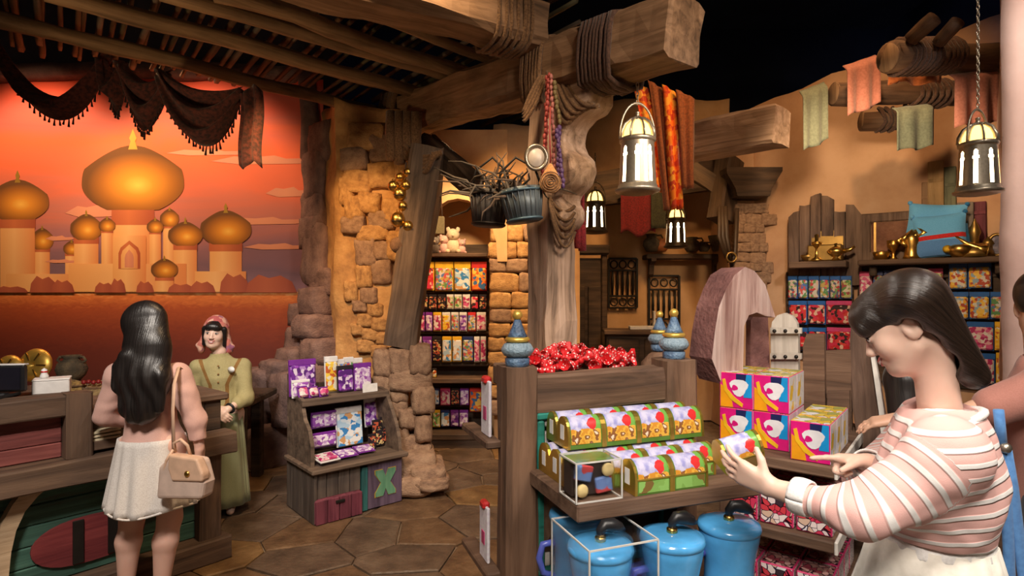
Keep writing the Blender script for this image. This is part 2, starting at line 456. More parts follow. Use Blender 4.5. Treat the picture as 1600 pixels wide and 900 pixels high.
def clip(poly, p, n):
    out = []
    for i in range(len(poly)):
        a, b = poly[i], poly[(i + 1) % len(poly)]
        da = (a[0] - p[0]) * n[0] + (a[1] - p[1]) * n[1]; db = (b[0] - p[0]) * n[0] + (b[1] - p[1]) * n[1]
        if da <= 0: out.append(a)
        if da * db < 0:
            t = da / (da - db); out.append((a[0] + t * (b[0] - a[0]), a[1] + t * (b[1] - a[1])))
    return out
def flagstones(parent, x0, x1, y0, y1, sp, mats, seed, z0=-.03, keep=None):
    r = random.Random(seed); S = []
    nx = int((x1 - x0) / sp) + 1; ny = int((y1 - y0) / sp) + 1
    for i in range(-1, nx + 1):
        for j in range(-1, ny + 1):
            S.append((x0 + (i + .5 * (j % 2) + r.uniform(-.36, .36)) * sp, y0 + (j + r.uniform(-.36, .36)) * sp))
    for k, (sx, sy) in enumerate(S):
        if keep and not keep(sx, sy): continue
        poly = [(sx - sp * 1.3, sy - sp * 1.3), (sx + sp * 1.3, sy - sp * 1.3), (sx + sp * 1.3, sy + sp * 1.3), (sx - sp * 1.3, sy + sp * 1.3)]
        for q, (tx, ty) in enumerate(S):
            if q == k or abs(tx - sx) > sp * 2.6 or abs(ty - sy) > sp * 2.6: continue
            nx_, ny_ = tx - sx, ty - sy; l = math.hypot(nx_, ny_)
            poly = clip(poly, (sx + nx_ * (.5 - .006 / l), sy + ny_ * (.5 - .006 / l)), (nx_ / l, ny_ / l))
        if len(poly) < 3: continue
        cx = sum(p[0] for p in poly) / len(poly); cy = sum(p[1] for p in poly) / len(poly)
        # densify, roughen, then a chamfered slab
        ring = []
        for i in range(len(poly)):
            a, b = poly[i], poly[(i + 1) % len(poly)]; m = max(1, int(math.dist(a, b) / .12))
            for t in range(m):
                x = a[0] + (b[0] - a[0]) * t / m; y = a[1] + (b[1] - a[1]) * t / m
                w = .012 * mnoise.noise(Vector((x * 9, y * 9, seed))); l = math.hypot(x - cx, y - cy) + 1e-6
                ring.append((x - cx + (x - cx) / l * w, y - cy + (y - cy) / l * w))
        n = len(ring); h = .03 + r.uniform(-.004, .004)
        vs = [(x, y, 0) for x, y in ring] + [(x, y, h - .006) for x, y in ring] + [(x * .95, y * .95, h) for x, y in ring]
        fs = [tuple(range(2 * n, 3 * n))] + [(i + a * n, (i + 1) % n + a * n, (i + 1) % n + (a + 1) * n, i + (a + 1) * n) for a in (0, 1) for i in range(n)]
        mb = MB(); mb.add(vs, fs)
        mb.build('flagstone', mats[r.choice((0, 0, 1, 2, 2))], parent, loc=(cx, cy, z0))
def seen(x, y):
    px = 800 + 900 * x / y; py = HOR + CAM_H * 900 / y
    return -40 < px < 840 and 600 < py < 960
flagstones(floor, -3.6, .3, 2.7, 6.6, .47, FLOOR_M, 3, keep=seen)
PLANKF = wood('grey_floor_board', (.30, .24, .19), (.45, .37, .30), axis=1, bump=.3)
for i in range(9):
    b = MB(); b.box((0, 0, 0), (.235, 3.6, .03), bev=.004)
    b.build('floor_board', PLANKF, floor, loc=(2.15 + i * .24, 4.0, -.015))

NAVY = rocky('night_blue_ceiling', (.045, .062, .11), (.07, .10, .18), (.03, .04, .07), scale=.6, bump=.1, rand=False)
cl = MB(); cl.box((-.5, 4.5, 6.4), (16, 13.5, .1))
ceiling = cl.build('ceiling', NAVY, kind='structure')
def wall_strip(name, path, z0, ztop, mat, amp=.04, freq=1.1, step=.12, thick=.12, seed=0, parent=None):
    """wall that follows a plan polyline; ztop may vary along it"""
    pts = []; L = 0
    for i in range(len(path) - 1):
        a, b = Vector(path[i]), Vector(path[i + 1]); m = max(1, int((b - a).length / step))
        for t in range(m): pts.append((a + (b - a) * (t / m), i + t / m))
    pts.append((Vector(path[-1]), len(path) - 1))
    zt = ztop if hasattr(ztop, '__len__') else [ztop] * len(path)
    def top(s): i = min(int(s), len(path) - 2); return zt[i] + (zt[i + 1] - zt[i]) * (s - i)
    nv = int((max(zt) - z0) / step); mb = MB(); nu = len(pts)
    vs = []; bk = []
    for j in range(nv + 1):
        for i in range(nu):
            p, s = pts[i]; t = (pts[min(i + 1, nu - 1)][0] - pts[max(i - 1, 0)][0]).normalized(); nrm = Vector((t.y, -t.x))
            z = z0 + (top(s) - z0) * j / nv
            w = amp * (n3((p.x, p.y, z), freq, seed) + .5 * n3((p.x, p.y, z), freq * 2.7, seed + 3))
            if j == nv: z += .05 * n3((p.x * 3, p.y * 3, 0), 1, seed)
            q = p + nrm * w; vs.append((q.x, q.y, z)); q = p - nrm * thick; bk.append((q.x, q.y, z))
    n = len(vs); f = [(j * nu + i, j * nu + i + 1, (j + 1) * nu + i + 1, (j + 1) * nu + i) for j in range(nv) for i in range(nu - 1)]
    mb.add(vs, f, smooth=True)
    mb.add(bk, [q[::-1] for q in f], smooth=True)
    e = nv * nu; mb.f += [(e + i, e + i + 1, n + e + i + 1, n + e + i) for i in range(nu - 1)]; mb.m += [0] * (nu - 1); mb.sm += [False] * (nu - 1)
    for i in (0, nu - 1):
        for j in range(nv):
            a = j * nu + i; mb.f.append((a, a + nu, n + a + nu, n + a) if i else (a + nu, a, n + a, n + a + nu)); mb.m.append(0); mb.sm.append(False)
    return mb.build(name, mat, parent, kind=None if parent else 'structure')

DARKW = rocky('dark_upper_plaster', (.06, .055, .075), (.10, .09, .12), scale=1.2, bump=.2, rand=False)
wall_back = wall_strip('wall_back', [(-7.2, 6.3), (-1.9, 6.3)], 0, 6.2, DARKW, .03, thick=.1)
wall_stone = wall_strip('wall_stone', [(-2.16, 6.35), (-1.66, 5.42), (-.90, 5.30), (-1.14, 6.68)], 0, [3.6, 3.5, 3.3, 3.3], ROCK, .06, 1.6, .07, .08, 4)
wall_alcove = wall_strip('wall_alcove', [(-1.3, 6.64), (-.215, 6.64), (-.20, 6.25), (.75, 6.35)], 0, 3.5, PLASTER, .02, 1.5, .1, .08, 5)
wall_center = wall_strip('wall_center', [(.70, 7.55), (2.85, 7.55)], 0, 4.2, PLASTER, .03, 1.0, .15, .1, 6)
wall_right = wall_strip('wall_right', [(2.62, 7.6), (2.60, 6.35), (4.45, 4.95), (4.9, 4.5)], 0, [3.7, 3.72, 4.12, 4.2], PLASTER_R, .05, .9, .13, .1, 7)
wall_pillar = wall_strip('wall_pillar', [(3.38, 3.98), (2.86, 3.38), (2.92, 3.31), (3.9, 3.15)], 0, 5.2, PLASTER_P, .025, 1.6, .09, .1, 8)

# ---- stones set in the walls: every stone a piece of its own
STONE_ME = []
for s in range(7):
    mb = MB(); n = 5
    for ax in range(3):
        for sg in (-1, 1):
            def fn(u, v, ax=ax, sg=sg):
                q = [0, 0, 0]; q[ax] = sg; q[(ax + 1) % 3] = (2 * u - 1) * sg; q[(ax + 2) % 3] = (2 * v - 1)
                p = Vector(q); e = sum(abs(c) ** 8 for c in p) ** .125; p /= e
                k = 1 + .13 * n3(p, 1.3, s * 7.7) + .08 * n3(p, 3.5, s * 3.3)
                return p * k * .5
            mb.grid(fn, n, n)
    STONE_ME.append(mb)
def stone(parent, loc, size, yaw=0, tilt=0, mat=ROCK, name='stone', _c={}):
    k = (rnd.randrange(7), mat.name)
    if k not in _c:
        me = STONE_ME[k[0]].mesh('stone'); bm = bmesh.new(); bm.from_mesh(me); bmesh.ops.remove_doubles(bm, verts=bm.verts, dist=1e-4); bm.to_mesh(me); bm.free()
        me.materials.append(mat); _c[k] = me
    return link(name, _c[k], None, parent, loc=loc, rot=(0, tilt, yaw), scale=size)
def stone_px(parent, px, py, w, h, d, thick=.12, yaw=0, mat=ROCK, tilt=None, name='stone'):
    k = d / FPX
    return stone(parent, P(px, py, d), (w * k * 1.06, thick, h * k * 1.06), yaw, rnd.uniform(-.08, .08) if tilt is None else tilt, mat, name)

# exposed stones on the lit rock face
for px, py, w, h in [(575, 215, 56, 40), (555, 250, 40, 34), (605, 232, 52, 40), (560, 285, 44, 34), (600, 275, 42, 38), (633, 262, 30, 50),
                     (556, 325, 30, 36), (580, 318, 34, 30), (600, 345, 40, 28), (555, 352, 36, 26), (585, 365, 48, 24), (618, 330, 36, 38),
                     (575, 395, 32, 40), (600, 392, 26, 28), (625, 385, 34, 44), (572, 432, 26, 34), (600, 425, 30, 36), (580, 462, 26, 24), (566, 478, 22, 18), (590, 484, 24, 20),
                     (574, 500, 24, 20), (596, 506, 24, 20), (562, 514, 20, 18), (583, 522, 26, 18), (604, 528, 26, 18), (575, 540, 28, 20), (600, 548, 34, 20), (632, 545, 36, 22), (552, 455, 22, 30), (545, 300, 22, 40)]:
    y = 5.42 - (P(px, py, 5.38).x + 1.66) * .158
    stone_px(wall_stone, px, py, w, h, y + .02, .17, -.16, rnd.choice((ROCK, ROCK, ROCK_T)))
# broken left edge beside the mural
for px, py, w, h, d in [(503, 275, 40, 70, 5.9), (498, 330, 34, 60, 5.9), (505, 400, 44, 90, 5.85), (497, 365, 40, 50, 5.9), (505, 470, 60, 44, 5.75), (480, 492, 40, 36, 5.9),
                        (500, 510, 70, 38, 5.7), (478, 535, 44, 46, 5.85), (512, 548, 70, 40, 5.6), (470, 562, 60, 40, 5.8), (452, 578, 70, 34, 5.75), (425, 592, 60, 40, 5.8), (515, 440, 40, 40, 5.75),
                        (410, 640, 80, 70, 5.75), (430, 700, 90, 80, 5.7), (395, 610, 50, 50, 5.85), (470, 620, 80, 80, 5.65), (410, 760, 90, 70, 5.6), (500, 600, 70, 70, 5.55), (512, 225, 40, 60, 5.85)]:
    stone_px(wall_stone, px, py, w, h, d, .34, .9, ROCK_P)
# low stone pier by the display stand
pier = empty('stone_pier', P(640, 755, 5.0), 0, 'stacked rough tan stone pier beside the alcove shelves', 'pier')
def on_pier(px, py, w, h, d=5.0, t=.3, yaw=.2):
    o = stone_px(None, px, py, w, h, d, t, yaw, ROCK_T); o.parent = pier; o.location = o.location - pier.location
for a in [(626, 563, 32, 40), (656, 560, 32, 44), (640, 592, 62, 34), (622, 612, 28, 26), (660, 622, 34, 40), (620, 636, 32, 30), (636, 650, 26, 30), (660, 665, 26, 40),
          (625, 668, 26, 34), (640, 690, 36, 28), (622, 700, 28, 26), (658, 704, 30, 30), (600, 565, 30, 40), (598, 600, 28, 34), (600, 640, 30, 40), (604, 690, 30, 40)]: on_pier(*a)
for a in [(650, 718, 56, 34, 4.9, .42), (668, 735, 50, 30, 4.86, .45), (640, 748, 66, 30, 4.85, .5), (676, 748, 44, 18, 4.8, .4), (610, 735, 50, 40, 5.0, .4)]: on_pier(*a)
# coursed blocks on the wall between the alcove and the doorway
y = 352; row = 0
while y < 640:
    h = rnd.choice((22, 26, 30)); x = 766 - rnd.randrange(0, 4)
    while x < 836:
        w = rnd.choice((26, 34, 44))
        stone_px(wall_alcove, x + w / 2, y + h / 2, w - 2, h - 2, 6.2, .14, 0.05, rnd.choice((ROCK, ROCK, ROCK_T)), tilt=rnd.uniform(-.03, .03), name='block')
        x += w
    y += h
# stone column on the right of the back room, with a carved capital
column = empty('stone_column', P(1165, 560, 6.25), 0, 'rubble stone column with carved dark capital by the salmon wall', 'column')
core = MB(); core.box((0, 0, 1.0), (.30, .22, 3.4), bev=.04); core.jitter(.02, 4, 2)
core.build('core', PLASTER_R, column, loc=(.0, .16, -.1))
yy = 320
while yy < 450:
    x = 1146
    while x < 1192:
        w = rnd.choice((14, 18, 24)); h = rnd.choice((14, 17))
        o = stone_px(None, x + w / 2, yy + h / 2, w, h, 6.22, .1, 0, ROCK_T); o.parent = column; o.location -= column.location
        x += w
    yy += 15
cap = MB(); cap.prism([(-.17, 0), (.17, 0), (.19, .08), (.30, .26), (.30, .30), (-.28, .30), (-.28, .24), (-.19, .08)], -.16, .16)
o = cap.build('capital', W_DARK, column); o.location = P(1168, 310, 6.15) - column.location

# arch over the alcove
arch = MB(); pts = []
for i in range(13):
    a = PI * i / 12; pts.append((-.575 - .42 * math.cos(a), 2.05 + .62 * math.sin(a)))
poly = [(-1.1, 3.45), (-1.1, 2.0)] + pts + [(-.1, 2.0), (-.1, 3.45)]
arch.prism([(-1.05, 2.0), (-.995, 2.0)] + pts[1:-1] + [(-.155, 2.0), (-.05, 2.0), (-.05, 3.4), (-1.05, 3.4)], 6.12, 6.28)
arch.build('alcove_arch', PLASTER, wall_alcove)

# ================================================================ timber frame
def beam(name, p0, p1, w, h, mat, parent=None, seed=0, rough=.018, seg=None, bev=.18, up=(0, 0, 1), taper=1.0, twist=0, bend=0, **k):
    p0 = Vector(p0); p1 = Vector(p1); L = (p1 - p0).length; seg = seg or max(4, int(L / .11))
    m = frame(p0, p1, up)
    b = bev; ring = []
    for sx, sy in ((1, 1), (-1, 1), (-1, -1), (1, -1)):
        a, c = (1 - b, 1), (1, 1 - b)
        pr = [(c[0], c[1]), (a[0], a[1])] if sx * sy > 0 else [(a[0], a[1]), (c[0], c[1])]
        ring += [(sx * q[0], sy * q[1]) for q in pr]
        ring.append((sx * 0 - (1 if (sx, sy) == (-1, 1) else 0) + (1 if (sx, sy) == (1, -1) else 0), (1 if (sx, sy) == (1, 1) else 0) - (1 if (sx, sy) == (-1, -1) else 0)))
    mb = MB(); n = len(ring); vs = []
    for i in range(seg + 1):
        t = i / seg; sc = 1 + (taper - 1) * t; x = L * t; ca, sa = math.cos(twist * t), math.sin(twist * t)
        for (a, c) in ring:
            y, z = a * w / 2 * sc, c * h / 2 * sc; y, z = y * ca - z * sa, y * sa + z * ca
            v = mnoise.noise_vector(Vector((x * 1.6 + seed * 9, a * .9, c * .9))) * rough + mnoise.noise_vector(Vector((x * 5 + seed * 4, a * 2.5 + seed, c * 2.5))) * rough * .7
            ee = rough * 1.2 * mnoise.noise(Vector((a * 2, c * 2, seed))) if i in (0, seg) else 0
            vs.append((x + ee, y + v.y, z + v.z + bend * math.sin(PI * t)))
    fs = [(i * n + q, i * n + (q + 1) % n, (i + 1) * n + (q + 1) % n, (i + 1) * n + q) for i in range(seg) for q in range(n)]
    mb.add(vs, fs); mb.sm = [False] * len(mb.sm)
    mb.add([Vector(v) for v in vs[:n]], [tuple(range(n))[::-1]]); mb.add([Vector(v) for v in vs[-n:]], [tuple(range(n))])
    return mb.build(name, mat, parent, mtx=m, **k)
def pole(name, p0, p1, r0, r1, mat, parent=None, seed=0, n=9, **k):
    p0 = Vector(p0); p1 = Vector(p1); L = (p1 - p0).length; seg = max(3, int(L / .12)); m = frame(p0, p1); mb = MB(); pts = []; rr = []
    for i in range(seg + 1):
        t = i / seg
        pts.append((L * t, .25 * r0 * mnoise.noise(Vector((t * L * 1.3, seed, 1))) * 2, .25 * r0 * mnoise.noise(Vector((t * L * 1.3, 5, seed))) * 2))
        rr.append((r0 + (r1 - r0) * t) * (1 + .14 * mnoise.noise(Vector((t * L * 3, seed, 0)))))
    mb.tube(pts, rr, n); mb.jitter(r0 * .12, 9, seed)
    return mb.build(name, mat, parent, mtx=m, **k)

GF, GN = Vector((-1.20, 5.78, 3.38)), Vector((.92, 3.08, 3.06))
fr = empty('timber_post', (.27, 3.92, 0), 0, 'weathered timber post and girder frame in the middle of the shop', 'post')
def fr_add(o): o.parent = fr; o.matrix_basis = Matrix.Translation(-fr.location) @ o.matrix_basis; KIDS.setdefault(fr.name, []).append(o); return o
fr_add(beam('girder', GF, GN, .30, .34, W_BEAM, seed=1, rough=.03, bev=.22))
gd = (GN - GF).normalized(); gyaw = math.atan2(gd.y, gd.x)
fr_add(beam('post', (.27, 3.92, 0), (.27, 3.92, 3.06), .25, .25, W_PALE, seed=2, rough=.02, up=(gd.x, gd.y, 0)))
# carved corbel: stepped, bulging profile under the girder on its near side
cp = [(0.10, -1.02), (.17, -1.02), (.22, -.97), (.22, -.90), (.17, -.84), (.20, -.80), (.29, -.74), (.33, -.66), (.31, -.58), (.25, -.53), (.22, -.46), (.25, -.38), (.33, -.33), (.42, -.32), (.47, -.27), (.47, -.17), (.42, -.12), (.10, -.10)]
cb = MB(); cb.prism(cp, -.115, .115); cb.jitter(.012, 6, 3)
cor = cb.build('corbel', W_PALE, None, loc=(.27, 3.92, 3.10), rot=(0, 0, gyaw)); fr_add(cor)
bv = cor.modifiers.new('b', 'BEVEL'); bv.width = .03; bv.segments = 3
fr_add(beam('brace', P(742, 292, 4.75), P(668, 222, 5.3), .16, .17, W_DARK, seed=5))
fr_add(beam('tie_beam', (.16, 3.86, 3.42), (-2.6, 2.35, 3.46), .30, .30, W_BEAM, seed=6, rough=.03, bev=.25))

lp = beam('leaning_timber_post', P(628, 540, 5.0), P(671, 232, 4.95), .27, .26, W_GREY, seed=8, rough=.02, label='thick grey-brown timber post leaning against the rock face', cat='post')

pg = empty('timber_pergola', (-2.2, 4.2, 3.4), 0, 'dark open pergola roof of rough poles and thin laths', 'pergola')
def pg_add(o): o.parent = pg; o.matrix_basis = Matrix.Translation(-pg.location) @ o.matrix_basis; KIDS.setdefault(pg.name, []).append(o); return o
def roofline(px, py, z): d = (z - CAM_H) * FPX / (HOR - py); return P(px, py, d)
PZ = 3.50
for i, (a, b, r) in enumerate([((-60, 15), (640, 186), .06), ((70, -14), (705, 158), .062), ((250, -14), (745, 130), .055), ((335, -14), (765, 128), .062), ((470, -20), (800, 104), .042), ]):
    pg_add(pole('pole', roofline(*a, PZ), roofline(*b, PZ - .02), r, r * .9, W_POLE, seed=i + 1))
# laths crossing above the poles
for i in range(46):
    t = i / 45
    px = -60 + 860 * t + rnd.uniform(-9, 9)
    a = roofline(px, 30 + 190 * max(0, t - .05) * .82 + 8, PZ + .12); dr = Vector((.62, -.78, 0)); 
    L0, L1 = rnd.uniform(.2, .5), rnd.uniform(1.6, 2.6)
    pg_add(pole('lath', a - dr * L0, a + dr * L1 + Vector((0, 0, rnd.uniform(-.03, .05))), rnd.uniform(.016, .03), .018, W_LATH[rnd.choice((0, 0, 1, 2))], seed=i * 1.7, n=5))
for nm, path in (('wall_far', [(-9, 10.2), (9, 10.2)]), ('wall_night', [(6.6, 10.3), (6.6, -1.5)]), ('wall_left', [(-7.0, -1.5), (-7.0, 10.3)])):
    wall_strip(nm, path, 0, 6.4, NAVY, .02, .5, .8, .1, 3)
# ================================================================ painted mural (generic domed town at sunset)
def mural_mat(name, stops, noise_amt=.25, scale=.5, stretch=(1, 1, 3)):
    m, nt, b, N, L = nodemat(name)
    tc = N('ShaderNodeTexCoord'); sx = N('ShaderNodeSeparateXYZ'); L(tc, 'Object', sx, 0)
    mp = N('ShaderNodeMapping'); mp.inputs['Scale'].default_value = stretch; L(tc, 'Object', mp, 0)
    nz = N('ShaderNodeTexNoise', i_Scale=scale, i_Detail=5.0, i_Distortion=1.2); L(mp, 0, nz, 'Vector')
    ma = N('ShaderNodeMath', operation='MULTIPLY_ADD'); ma.inputs[1].default_value = noise_amt; L(nz, 'Fac', ma, 0)
    a2 = N('ShaderNodeMath', operation='SUBTRACT'); a2.inputs[1].default_value = noise_amt * .5; L(sx, 'Z', ma, 2); L(ma, 0, a2, 0)
    r = ramp(N, stops); L(a2, 0, r, 0); L(r, 0, b, 'Base Color'); b.inputs['Roughness'].default_value = .8
    return m
MD = 6.17; MK = MD / FPX
mural = empty('mural', P(250, 456, MD), 0, 'large painted wall mural of a golden domed town under an orange sunset', 'mural')
def mz(py): return (456 - py) * MK
def mx(px): return (px - 250) * MK
# sky runs 0 (horizon) .. 1 (top) over 2.4 m
sky = MB(); top = [(mx(x), mz(126 - 10 * math.sin((x + 60) / 560 * PI) + 3 * math.sin(x * .21))) for x in range(505, -195, -25)]
S = 2.35
sky.prism([(mx(-190) / S, 0), (mx(505) / S, 0)] + [(a / S, b / S) for a, b in top], .0006, .0036)
SKY_M = mural_mat('mural_sky_paint', [(.0, (.30, .17, .22)), (.08, (.20, .12, .17)), (.20, (.36, .16, .19)), (.34, (.55, .19, .15)), (.50, (.80, .18, .09)), (.66, (.92, .17, .06)), (.80, (.66, .15, .11)), (1, (.90, .08, .012))], .34, 1.3, (1, 1, 4.5))
sky.build('sky', SKY_M, mural, scale=(S, 1, S))
G = 1.15
gnd = MB(); gnd.prism([(mx(-190) / G, 1), (mx(505) / G, 1), (mx(505) / G, 0), (mx(-190) / G, 0)], 0, .004)
GND_M = mural_mat('mural_ground_paint', [(.0, (.10, .018, .014)), (.45, (.17, .03, .018)), (.65, (.28, .05, .022)), (.85, (.48, .10, .03)), (.96, (.80, .24, .06)), (1, (.95, .45, .16))], .16, 11, (1, 1, 2.6))
gnd.build('ground', GND_M, mural, loc=(0, .0008, -G), scale=(G, 1, G))
def radial_paint(name, stops, off=(-.1, 0, .25)):
    m, nt, b, N, L = nodemat(name)
    tc = N('ShaderNodeTexCoord'); mp = N('ShaderNodeMapping'); mp.inputs['Location'].default_value = off; L(tc, 'Object', mp, 0)
    ln = N('ShaderNodeVectorMath', operation='LENGTH'); L(mp, 0, ln, 0); r = ramp(N, stops); L(ln, 'Value', r, 0); L(r, 0, b, 'Base Color'); b.inputs['Roughness'].default_value = .8
    return m
DOME_M = radial_paint('mural_dome_paint', [(.0, (1, .60, .10)), (.30, (.80, .33, .03)), (.7, (.42, .15, .015)), (1, (.16, .065, .015))])
def horiz_paint(name, c0, c1, c2):
    m, nt, b, N, L = nodemat(name)
    tc = N('ShaderNodeTexCoord'); sx = N('ShaderNodeSeparateXYZ'); L(tc, 'Object', sx, 0)
    ma = N('ShaderNodeMath', operation='MULTIPLY_ADD'); ma.inputs[1].default_value = .5; ma.inputs[2].default_value = .5; L(sx, 'X', ma, 0)
    r = ramp(N, [(0, c0), (.4, c1), (1, c2)]); L(ma, 0, r, 0); L(r, 0, b, 'Base Color'); b.inputs['Roughness'].default_value = .8
    return m
TOWER_M = horiz_paint('mural_tower_paint', (.90, .46, .16), (.98, .58, .24), (.80, .30, .10))
BAND_M = horiz_paint('mural_band_paint', (.52, .13, .05), (.68, .20, .07), (.42, .09, .04))
ROCK_MUR = horiz_paint('mural_rock_paint', (.45, .11, .06), (.52, .14, .07), (.36, .08, .05))
CLOUD_M = horiz_paint('mural_cloud_paint', (.72, .30, .20), (.80, .34, .20), (.70, .28, .19))
_lay = [0]
def mpoly(name, pts, mat, cx, cy, sx, sy, layer, parent=None):
    """pts in unit box around the centre (px)"""
    mb = MB(); mb.prism(pts, -.0006, 0)
    _lay[0] += 1
    return mb.build(name, mat, mural, loc=(mx(cx), -.0009 * layer - .00002 * _lay[0], mz(cy)), scale=(sx * MK, 1, sy * MK))
onion = []
for t in range(25):
    a = t / 24; z = -1 + 2 * a
    if a < .62: r = .42 + .58 * math.sin(PI * min(1, (a + .02) / .80)) ** .75 if a < .4 else math.cos((a - .40) * 1.35)
    else: r = max(0, math.cos((.62 - .40) * 1.35) * (1 - (a - .62) / .38) ** .62)
    onion.append((min(r, 1), z))
ONION = [(r, z) for r, z in onion] + [(-r, z) for r, z in onion[::-1] if r > 0]
RECT = [(-1, -1), (1, -1), (1, 1), (-1, 1)]
def tower(cx, hw, ytop, ybot, yend, thw, layer):
    mpoly('tower', RECT, TOWER_M, cx, (ybot + yend) / 2, thw, (yend - ybot) / 2, layer)
    mpoly('band', RECT, BAND_M, cx, ybot + hw * .12, thw * 1.04, hw * .20, layer + .3)
    mpoly('dome', ONION, DOME_M, cx, (ytop + ybot) / 2, hw, (ybot - ytop) / 2 + 2, layer + .5)
    mpoly('finial', [(-1, -1), (1, -1), (.5, -.2), (.8, .1), (0, 1), (-.8, .1), (-.5, -.2)], GOLDP, cx, ytop - hw * .13, max(2, hw * .09), max(3, hw * .2), layer + .5)
for a in [(66, 18, 358, 388, 456, 12, 1), (112, 13, 378, 396, 456, 10, 1), (265, 15, 328, 352, 456, 10, 1), (135, 25, 336, 373, 456, 19, 2),
          (208, 80, 228, 326, 456, 32, 3), (28, 49, 282, 341, 456, 27, 4), (353, 40, 330, 380, 456, 25, 4), (290, 27, 348, 382, 456, 18, 5), (168, 13, 342, 360, 440, 9, 6), (243, 13, 344, 362, 440, 9, 6)]:
    tower(*a)
mpoly('palace_wall', RECT, TOWER_M, 200, 434, 92, 22, 7)
mpoly('palace_wall', RECT, TOWER_M, 345, 440, 40, 16, 7)
mpoly('palace_wall', RECT, TOWER_M, 70, 442, 60, 14, 6)
mpoly('gatehouse', RECT, TOWER_M, 203, 412, 26, 44, 8)
ARCHP = [(-1, -1), (1, -1), (1, .1), (.8, .5), (0, 1), (-.8, .5), (-1, .1)]
mpoly('gate_trim', ARCHP, BAND_M, 203, 398, 17, 22, 9)
mpoly('gate_arch', ARCHP, TOWER_M, 203, 401, 13, 19, 10)
mpoly('gate_window', ARCHP, CLOUD_M, 203, 404, 7, 14, 11)
tower(258, 21, 406, 432, 456, 14, 12)
for i, (cx, w, h) in enumerate([(70, 22, 24), (100, 18, 18), (165, 16, 14), (186, 12, 20), (228, 14, 16), (285, 22, 12), (318, 20, 16), (368, 24, 28), (425, 40, 26), (20, 26, 8)]):
    mpoly('painted_rock', [(-1, -1), (1, -1), (.8, .2), (.35, .9), (-.1, .6), (-.5, 1), (-.9, .1)], ROCK_MUR, cx, 456 - h / 2, w, h / 2 + 1, 13)
for cx, cy, w, h in [(150, 330, 48, 10), (420, 250, 90, 7), (330, 238, 70, 5), (440, 385, 60, 5), (95, 372, 24, 4), (420, 345, 70, 6), (455, 300, 40, 8), (100, 408, 30, 3)]:
    mpoly('cloud', [(-1, -.3), (-.5, -1), (.6, -.8), (1, -.1), (.7, .4), (.3, .3), (.1, 1), (-.3, .6), (-.6, .8)], CLOUD_M, cx, cy, w, h, .5)
# plaster rim round the painting
rim = MB(); rim.tube([P(x, 120 - 10 * math.sin((x + 60) / 560 * PI), 6.16) for x in range(-200, 500, 20)] + [P(486, 190, 6.14), P(484, 250, 6.12)], .10, 8); rim.jitter(.03, 3, 2)
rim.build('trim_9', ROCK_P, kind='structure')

# ================================================================ swags of dark fringed cloth under the pergola
SWAG = fabric('dark_red_brocade', (.12, .03, .022), (.03, .012, .012), 40)
FRINGE = fabric('dark_fringe', (.05, .018, .015), (.02, .008, .008), 90)
def swag(a, b, sag, width, d, label, folds=4, seed=0, top_=.55):
    """cloth hung between two px points at depth d, sagging by px"""
    A, B = P(*a, d), P(*b, d); k = d / FPX; mb = MB(); sag *= k; width *= k
    def fn(u, v):
        p = A.lerp(B, u); c = 4 * u * (1 - u)
        z = p.z - sag * c * (top_ + (1 - top_) * v) - width * (v - .0) * (.25 + .75 * c) * .9
        y = p.y + .045 * math.sin(v * PI * folds + seed + u * 2) * (.3 + c) - .05 * math.sin(v * PI)
        return (p.x + .02 * math.sin(v * 9 + seed), y, z)
    mb.grid(fn, 26, 22); o = A.lerp(B, .5)
    mb.v = [(x - o.x, y - o.y, z - o.z) for x, y, z in mb.v]
    r = mb.build('cloth_swag', SWAG, loc=o, label=label, cat='drapery', group='dark swags under the pergola')
    s = r.modifiers.new('t', 'SOLIDIFY'); s.thickness = .006
    fm = MB()
    for i in range(27):
        q = Vector(fn(i / 26, 1)) - o; l = rnd.uniform(.03, .07)
        fm.tube([q, q + Vector((rnd.uniform(-.01, .01), 0, -l))], [.004, .009], 5)
    fm.build('fringe', FRINGE, r, kind='stuff')
swag((-20, 36), (172, 84), 96, 30, 4.45, 'wide dark red fringed swag hanging at the left end of the pergola', 2, 0, .9)
swag((160, 92), (196, 98), 60, 18, 4.4, 'narrow dark swag loop between two wider ones', 2, 1)
swag((188, 95), (268, 110), 48, 60, 4.35, 'medium dark fringed swag left of the widest bunch', 4, 2)
swag((250, 108), (380, 136), 40, 70, 4.25, 'heavy dark fringed swag beside the long hanging strip', 5, 3)
st = MB(); st.grid(lambda u, v: ((u - .5) * .16 + .01 * math.sin(v * 6), .02 * math.sin(u * 14), -.56 * v - .03 * math.sin(u * 7)), 10, 14)
o = st.build('cloth_strip', SWAG, loc=P(391, 138, 4.2), label='narrow dark cloth strip hanging straight down beside the swags', cat='drapery'); o.modifiers.new('t', 'SOLIDIFY').thickness = .008

# ================================================================ checkout counter on the left
CO = Vector((-1.83, 3.62, 0)); CD = Vector((.637, .771, 0)); CN = Vector((.771, -.637, 0))
def cpx(px, py):
    c = (px - 800) / 900; s = (-1.83 - 3.62 * c) / (.637 - .771 * c); y = 3.62 - .771 * s
    return -s, CAM_H - (py - HOR) * y / 900
counter = empty('checkout_counter', CO, math.atan2(CD.y, CD.x), 'timber checkout counter with green planked front and red panel', 'counter')
